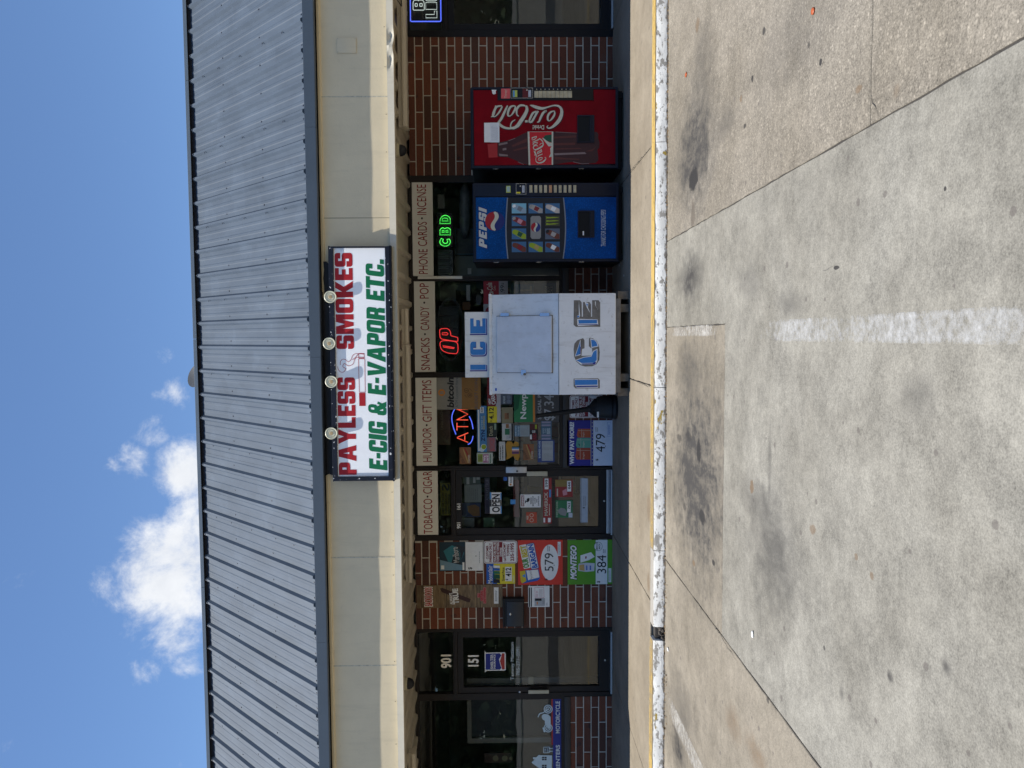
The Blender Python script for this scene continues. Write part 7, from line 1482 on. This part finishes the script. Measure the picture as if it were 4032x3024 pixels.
vtxt(o, 'ALL', VH, 1655, 130, 1825, 420, 10.096, ink('dim_pale', (.28, .28, .22)), bold=.03); vtxt(o, 'WHEN', VH, 2010, 140, 2042, 330, 10.098, ink('dim_pale', (.28, .28, .22))); vtxt(o, 'YOU BUY', VH, 2050, 140, 2082, 330, 10.098, ink('dim_pale', (.28, .28, .22))); vtxt(o, 'PACKS', VH, 2092, 140, 2124, 330, 10.098, ink('dim_pale', (.28, .28, .22)))

# ================================================================== INSIDE THE SHOP (dim)
sh_m = M('shelf_dark', (.16, .16, .165), .6, .1, 8); pk = [ink('stock_%d' % i, c) for i, c in enumerate(((.30, .28, .24), (.22, .05, .04), (.06, .13, .09), (.10, .14, .22), (.33, .31, .28), (.24, .20, .05), (.16, .16, .17)))]
rgs = random.Random(21)
def shelf(label, x0, x1, y, z1, n, box_h=.12):
    t = thing('display_shelf', label, 'shelf', ((x0+x1)/2, y, 0)); box('back_panel', x0, x1, y+.30, y+.33, 0.005, z1, sh_m, t)
    for x in (x0, x1-.02): box('upright', x, x+.02, y, y+.3, .005, z1, sh_m, t)
    for k in range(n):
        z = .15+k*(z1-.2)/n; box('shelf_board', x0+.021, x1-.021, y, y+.298, z, z+.02, sh_m, t); x = x0+.04
        while x < x1-.15:
            w = rgs.uniform(.08, .2); h = rgs.uniform(.5, 1)*min(box_h*2, (z1-.2)/n-.05); box('stock_box', x, x+w-.01, y+.03, y+.2, z+.021, z+.021+h, rgs.choice(pk), t); x += w
shelf('dark display shelf stocked with cartons behind the shop door', -2.75, -1.5, 13.2, 2.0, 6); shelf('dark display shelf of cartons behind the middle window', -1.2, .2, 12.4, 1.9, 5); shelf('dark display shelf behind the window right of the freezer', .5, 1.5, 12.0, 2.1, 5); shelf('dark display shelf deep in the shop at the right', 1.7, 3.0, 13.4, 2.1, 5)
o = thing('counter_cabinet', 'pale boxy cabinet standing low behind the right window', 'cabinet', (.95, 10.5, 0)); r_ = VM.rc(770, 1285, 1035, 1600, 10.4); box('carcass', r_[0]-.02, r_[1], 10.4, 10.9, .01, r_[3], M('cabinet_pale', (.24, .25, .22), .6), o, .004); box('label_card', r_[0]+.02, r_[0]+.1, 10.396, 10.4, r_[2], r_[2]+.05, PURE, o)
r_ = VM.rc(770, 845, 1035, 1270, 10.38); o = thing('window_frame_stand', 'blue framed display stand behind the right window', 'display stand', (r_[0], 10.4, 0)); ring('frame', r_[0], r_[1], .02, r_[3], .02, .02, .02, .02, M('stand_blue', (.02, .08, .13), .5), o, 10.38, 10.42); box('panel', r_[0]+.02, r_[1]-.02, 10.40, 10.41, .04, r_[3]-.02, m_ppl, o)
r_ = VM.rc(500, 305, 610, 530, 10.3); tag(rbox('paper_card', r_, 10.3, 10.304, ink('card_pale', (.26, .27, .24))), 'pale paper card hanging high inside the right window', 'card')
# a rolled clear plastic sheet lying on the stand
bm = bmesh.new(); X0, Z0 = VM.pt(1040, 990, 10.3); X1, Z1 = VM.pt(840, 130, 10.3); prof = []
for k in range(9):
    u = k/8; x = X0+(X1-X0)*u; rr_ = .075*(1-(2*abs(u-.5))**6*.7); cz_ = VM.pt(930, 990-(860)*u, 10.3)[1]; prof.append([bm.verts.new((x, 10.32+rr_*1.2*math.cos(q*math.pi/8), cz_+rr_*math.sin(q*math.pi/8)+.008*math.sin(k*2.3+q))) for q in range(16)])
for A, B in zip(prof, prof[1:]):
    for q in range(16): bm.faces.new((A[q], A[(q+1) % 16], B[(q+1) % 16], B[q]))
bm.faces.new(prof[0]); bm.faces.new(prof[-1][::-1]); tag(bmobj('plastic_roll', bm, M('cloudy_plastic', (.20, .21, .22), .3, .25, 14, spec=.6), None, smooth=True), 'bulging roll of cloudy plastic above the blue machine, inside the glass', 'roll')
for i, (a0, b0, a1, b1, c, Y) in enumerate(((490, 120, 720, 350, ink('stock_a', (.22, .24, .20)), 10.7), (725, 100, 930, 200, ink('stock_b', (.12, .15, .14)), 10.7), (870, 118, 925, 345, PURE, 10.5), (815, 368, 930, 480, CN, 10.5), (1012, 270, 1090, 405, ink('stock_c', (.26, .22, .20)), 10.5))):
    r_ = VH.rc(a0, b0, a1, b1, Y); tag(rbox('carton', r_, Y, Y+.12, c), ('grey-green carton stacked high inside the window beside the OPEN neon', 'dark carton under the grey-green one inside the window', 'narrow white box inside the window right of the OPEN neon', 'small brown box inside the window below the OPEN neon', 'pinkish carton low inside the window right of the ICE board')[i], 'carton')
# posters and stock hung just inside the shop door and the middle window
YZ = 10.16
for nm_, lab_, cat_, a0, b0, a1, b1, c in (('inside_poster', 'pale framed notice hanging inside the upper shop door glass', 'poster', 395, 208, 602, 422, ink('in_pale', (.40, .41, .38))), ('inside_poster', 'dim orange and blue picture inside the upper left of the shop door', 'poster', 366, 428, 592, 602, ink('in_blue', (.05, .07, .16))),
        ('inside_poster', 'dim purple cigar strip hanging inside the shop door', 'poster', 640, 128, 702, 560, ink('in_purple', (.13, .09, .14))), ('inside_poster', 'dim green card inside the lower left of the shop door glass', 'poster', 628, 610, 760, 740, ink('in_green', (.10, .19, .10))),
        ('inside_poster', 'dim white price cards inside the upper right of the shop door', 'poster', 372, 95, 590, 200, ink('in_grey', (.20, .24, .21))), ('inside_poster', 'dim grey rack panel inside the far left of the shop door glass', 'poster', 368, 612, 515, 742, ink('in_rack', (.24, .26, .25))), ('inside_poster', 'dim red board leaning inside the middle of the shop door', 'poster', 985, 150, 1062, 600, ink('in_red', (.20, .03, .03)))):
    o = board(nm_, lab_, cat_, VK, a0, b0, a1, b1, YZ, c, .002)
    if 'pale' in lab_: rows(o, VK, a0+40, b0+30, a1-30, b1-30, YZ-.001, GREY, 6, .35)
    if 'orange' in lab_: vfig('figure_shape', VK, [(430, 470), (520, 450), (575, 480), (580, 590), (500, 590), (440, 540)], YZ-.001, ink('in_orange', (.32, .16, .06)), o)
    if 'purple' in lab_: vtxt(o, 'ALWAYS TRUE', VK, a0+12, b0+20, a1-12, b1-160, YZ-.001, ink('in_lilac', (.34, .30, .36)))
    if 'price cards' in lab_: patch(o, VK, 420, 112, 455, 205, YZ-.001, PURE); patch(o, VK, 500, 108, 530, 190, YZ-.001, PURE); patch(o, VK, 540, 95, 580, 150, YZ-.001, PURE)
o = board('paper_sign', 'dim brown unbleached papers poster high inside the middle window', 'poster', VI, 92, 640, 302, 1212, YZ, ink('unbleached', (.14, .09, .045)), .002); vtxt(o, 'UNBLEACHED', VI, 145, 560, 185, 960, YZ-.001, ink('unbleached_text', (.28, .22, .13)), bold=.02)
ribbon([[(205, 1180, 10), (180, 1100, 8), (230, 1040, 8), (190, 990, 8), (250, 960, 8)], [(270, 1190, 8), (240, 1110, 8), (280, 1050, 8)]], VI, YZ-.001, 'flourish', ink('flourish', (.06, .035, .02)), o)
# left shop: pale door casing, dark wall, a framed plaque
pf = M('casing_pale', (.30, .29, .25), .6, .05, 5); o = thing('interior_casing', 'pale door casing standing inside the left shop window', 'door casing', (-5.3, 10.8, 0)); r_ = VP.rc(632, 78, 1500, 540, 10.8); ring('casing', r_[0], r_[1]+.3, .01, r_[3], .075, .075, .06, -.01, pf, o, 10.8, 10.86); box('door_panel', r_[0]+.075, r_[1]+.225, 10.84, 10.87, .01, r_[3]-.06, m_ppl, o)
r_ = VO.rc(625, 690, 1850, 720, 10.7); tag(rbox('interior_post', (r_[0], r_[1], .01, r_[3]), 10.7, 10.76, pf), 'pale post standing inside the left door glass', 'post')
r_ = VO.rc(1255, 452, 1305, 635, 10.5); tag(rbox('push_bar', r_, 10.06, 10.09, m_cream), 'cream push bar behind the left door glass', 'push bar')
o = thing('plaque', 'brown plaque with gold medallions inside the left shop window', 'plaque', (-5.7, 10.6, 1.3)); r_ = VP.rc(810, 645, 1090, 745, 10.6); rbox('plaque_board', r_, 10.6, 10.62, ink('plaque_brown', (.07, .035, .02)), o)
for a in (925, 1020, 1085): figure('medallion', [vpoly(VP, vcirc(a, 700, 30 if a < 1080 else 18), 10.6)], 10.598, ink('medal', (.30, .26, .14)), o)

# ================================================================== UNDER THE SOFFIT
m_fix = M('cream_fixture', (.52, .47, .38), .45, .06, 8)
def fixture(label, x0, x1, yc, w=.16, z1=ZS+.0, h=.085):
    t = thing('strip_light', label, 'strip light', ((x0+x1)/2, yc, z1), 'strip lights under the soffit'); bm = bmesh.new(); sec = [(yc-w*.28, z1), (yc-w*.30, z1-h*.45), (yc-w*.5, z1-h*.55), (yc-w*.48, z1-h*.8), (yc-w*.34, z1-h), (yc+w*.34, z1-h), (yc+w*.48, z1-h*.8), (yc+w*.5, z1-h*.55), (yc+w*.30, z1-h*.45), (yc+w*.28, z1)]
    A = [bm.verts.new((x0, y, z)) for y, z in sec]; B = [bm.verts.new((x1, y, z)) for y, z in sec]; N = len(sec)
    for q in range(N): bm.faces.new((A[q], A[(q+1) % N], B[(q+1) % N], B[q]))
    bm.faces.new(A[::-1]); bm.faces.new(B); bmobj('housing', bm, m_fix, t)
    for x in (x0-.004, x1-.016): box('end_cap', x, x+.02, yc-w*.52, yc+w*.52, z1-h*1.04, z1-h*.5, m_fix, t, .003)
    box('lens_groove', x0+.03, x1-.03, yc-w*.505, yc-w*.47, z1-h*.70, z1-h*.66, MATS['seam_grey'], t)
    return t
YX = 9.05
def sxx(V, y, z=2.55): return onZ(V, y, z)[0]
fx0 = onY(1590, 505, YX)[0]; fixture('cream strip light under the soffit above the right pilaster', fx0, 5.6, YX, .20, h=.10)
f1a, f1b = onY(1620, 2178, YX)[0], onY(1610, 1358, YX)[0]; fixture('longest cream strip light, under the soffit over the shop door and middle window', f1a, f1b, YX, .17)
fixture('short cream conduit strip to the right of the long strip light', f1b+.01, onY(1610, 1217, YX)[0], YX, .10, h=.07); fixture('short cream conduit strip to the left of the long strip light', onY(1635, 2288, YX)[0], f1a-.01, YX, .10, h=.07)
fixture('cream strip light under the soffit at the far left edge', -7.4, onY(1640, 2955, YX)[0], YX, .18)
for lab_, xx, yy in (('black dome light on a cream collar under the soffit, right of the sign', *onZ(*VA(640, 1008), 2.56)), ('small black dome light under the soffit over the left door', *onZ(*VE(132, 678), 2.56))):
    t = thing('dome_light', lab_, 'dome light', (xx, yy, ZS)); lathe('collar', [(.075, 0), (.078, -.02), (.07, -.045), (.05, -.05)], (xx, yy, ZS+.005), M('dome_collar', (.45, .41, .28), .5), t); lathe('dome', [(.066, -.046), (.064, -.07), (.05, -.10), (.028, -.118), (.002, -.124)], (xx, yy, ZS+.005), m_blk, t)
# loose wire at the far right
tag(tube('loose_wire', [(onZ(*VA(625, 30), 2.57)[0], 8.7, 2.56), (onZ(*VA(600, 42), 2.57)[0]+.02, 8.55, 2.50), (4.25, 8.45, 2.48), (4.6, 8.4, 2.52)], .006, m_blk), 'loose dark wire hanging under the soffit at the far right', 'wire')
# satellite dish beyond the ridge
t = thing('satellite_dish', 'grey satellite dish rim showing over the roof ridge', 'dish', (-.9, 13, 5.2)); dx, dz = onY(*VT(118, 800), 13.0)
ax = Vector((.25, -.55, .35)).normalized(); lathe('reflector', [(.002, 0), (.08, .008), (.16, .03), (.21, .055), (.214, .06), (.16, .04), (.08, .016), (.003, .008)], (dx, 13.05, dz-.04), M('dish_grey', (.12, .12, .12), .6), t, axis=ax, n=32); tube('mast', [(dx, 13.1, 5.2), (dx, 13.1, dz-.12)], .025, m_shell, t)

# ================================================================== ACROSS THE LOT (seen in the glass)
gm = M('grass_blades', (.05, .10, .02), .9, .3, 2); rd = concrete('far_road', (.22, .22, .21), (.26, .25, .24), .3)
tag(mesh('grass_verge', [(-220, -48, LOT+.02), (220, -48, LOT+.02), (220, -42, LOT+.02), (-220, -42, LOT+.02)], [(0, 1, 2, 3)], gm), kind='structure')
tag(mesh('road', [(-220, -72, LOT-.005), (220, -72, LOT-.005), (220, -48, LOT-.005), (-220, -48, LOT-.005)], [(0, 1, 2, 3)], rd), kind='structure')
tag(mesh('ground', [(-900, -900, LOT-.06), (900, -900, LOT-.06), (900, 900, LOT-.06), (-900, 900, LOT-.06)], [(0, 1, 2, 3)], gm), kind='structure')
tag(box('far_kerb', -220, 220, -42.2, -42, LOT-.02, LOT+.12, k_top), kind='structure')
vs, fs = [], []; rg = random.Random(31)
for i in range(62):
    cx_ = -118+i*3.7+rg.uniform(-1.5, 1.5); cy_ = -84-(i % 2)*6+rg.uniform(-2, 2); hh = rg.uniform(13, 19); ww = rg.uniform(3.5, 5.0)
    for k in range(900):
        th, ph_ = rg.uniform(0, 6.283), math.acos(rg.uniform(-1, 1)); rr_ = rg.uniform(.35, 1.0)
        p = Vector((cx_+ww*rr_*math.sin(ph_)*math.cos(th), cy_+ww*rr_*math.sin(ph_)*math.sin(th), hh*.48+hh*.52*rr_*math.cos(ph_)))
        s = rg.uniform(.3, .75)+(.5 if rr_ < .6 else 0); u = Vector((rg.gauss(0, 1), rg.gauss(0, 1), rg.gauss(0, 1))).normalized()*s; w = u.cross(Vector((rg.gauss(0, 1), rg.gauss(0, 1), 1))).normalized()*s*.8; n0 = len(vs)
        vs += [p-u, p+w, p+u, p-w]; fs.append((n0, n0+1, n0+2, n0+3))
for i in range(5200):
    p = Vector((rg.uniform(-120, 120), rg.uniform(-82, -76), abs(rg.gauss(0, 1.6))+.1)); s = rg.uniform(.4, .9); u = Vector((rg.gauss(0, 1), rg.gauss(0, 1), rg.gauss(0, 1))).normalized()*s; w = u.cross(Vector((.3, 1, .2))).normalized()*s*.8; n0 = len(vs)
    vs += [p-u, p+w, p+u, p-w]; fs.append((n0, n0+1, n0+2, n0+3))
tag(mesh('tree_line', vs, fs, M('far_foliage', (.075, .105, .05), .9, .4, .4, spec=.2)), 'dark row of trees across the road behind the viewer', 'trees', kind='stuff')
# dead leaf and grit scraps on the walkway below the machines
wz = 0.0
for lab_, a, b in (('scrap of white paper on the walkway between the drink machine and the freezer', 2140, 740), ('small pale scrap by the foot of the blue machine', 2108, 672)):
    x, y = onZ(*VB(a, b), wz); bm = bmesh.new(); bmesh.ops.create_icosphere(bm, subdivisions=1, radius=1)
    for v in bm.verts: v.co = Vector((x+v.co.x*.014, y+v.co.y*.012, wz+.004+v.co.z*.004))
    tag(bmobj('paper_scrap', bm, WPAP), lab_, 'litter')
flush_text()
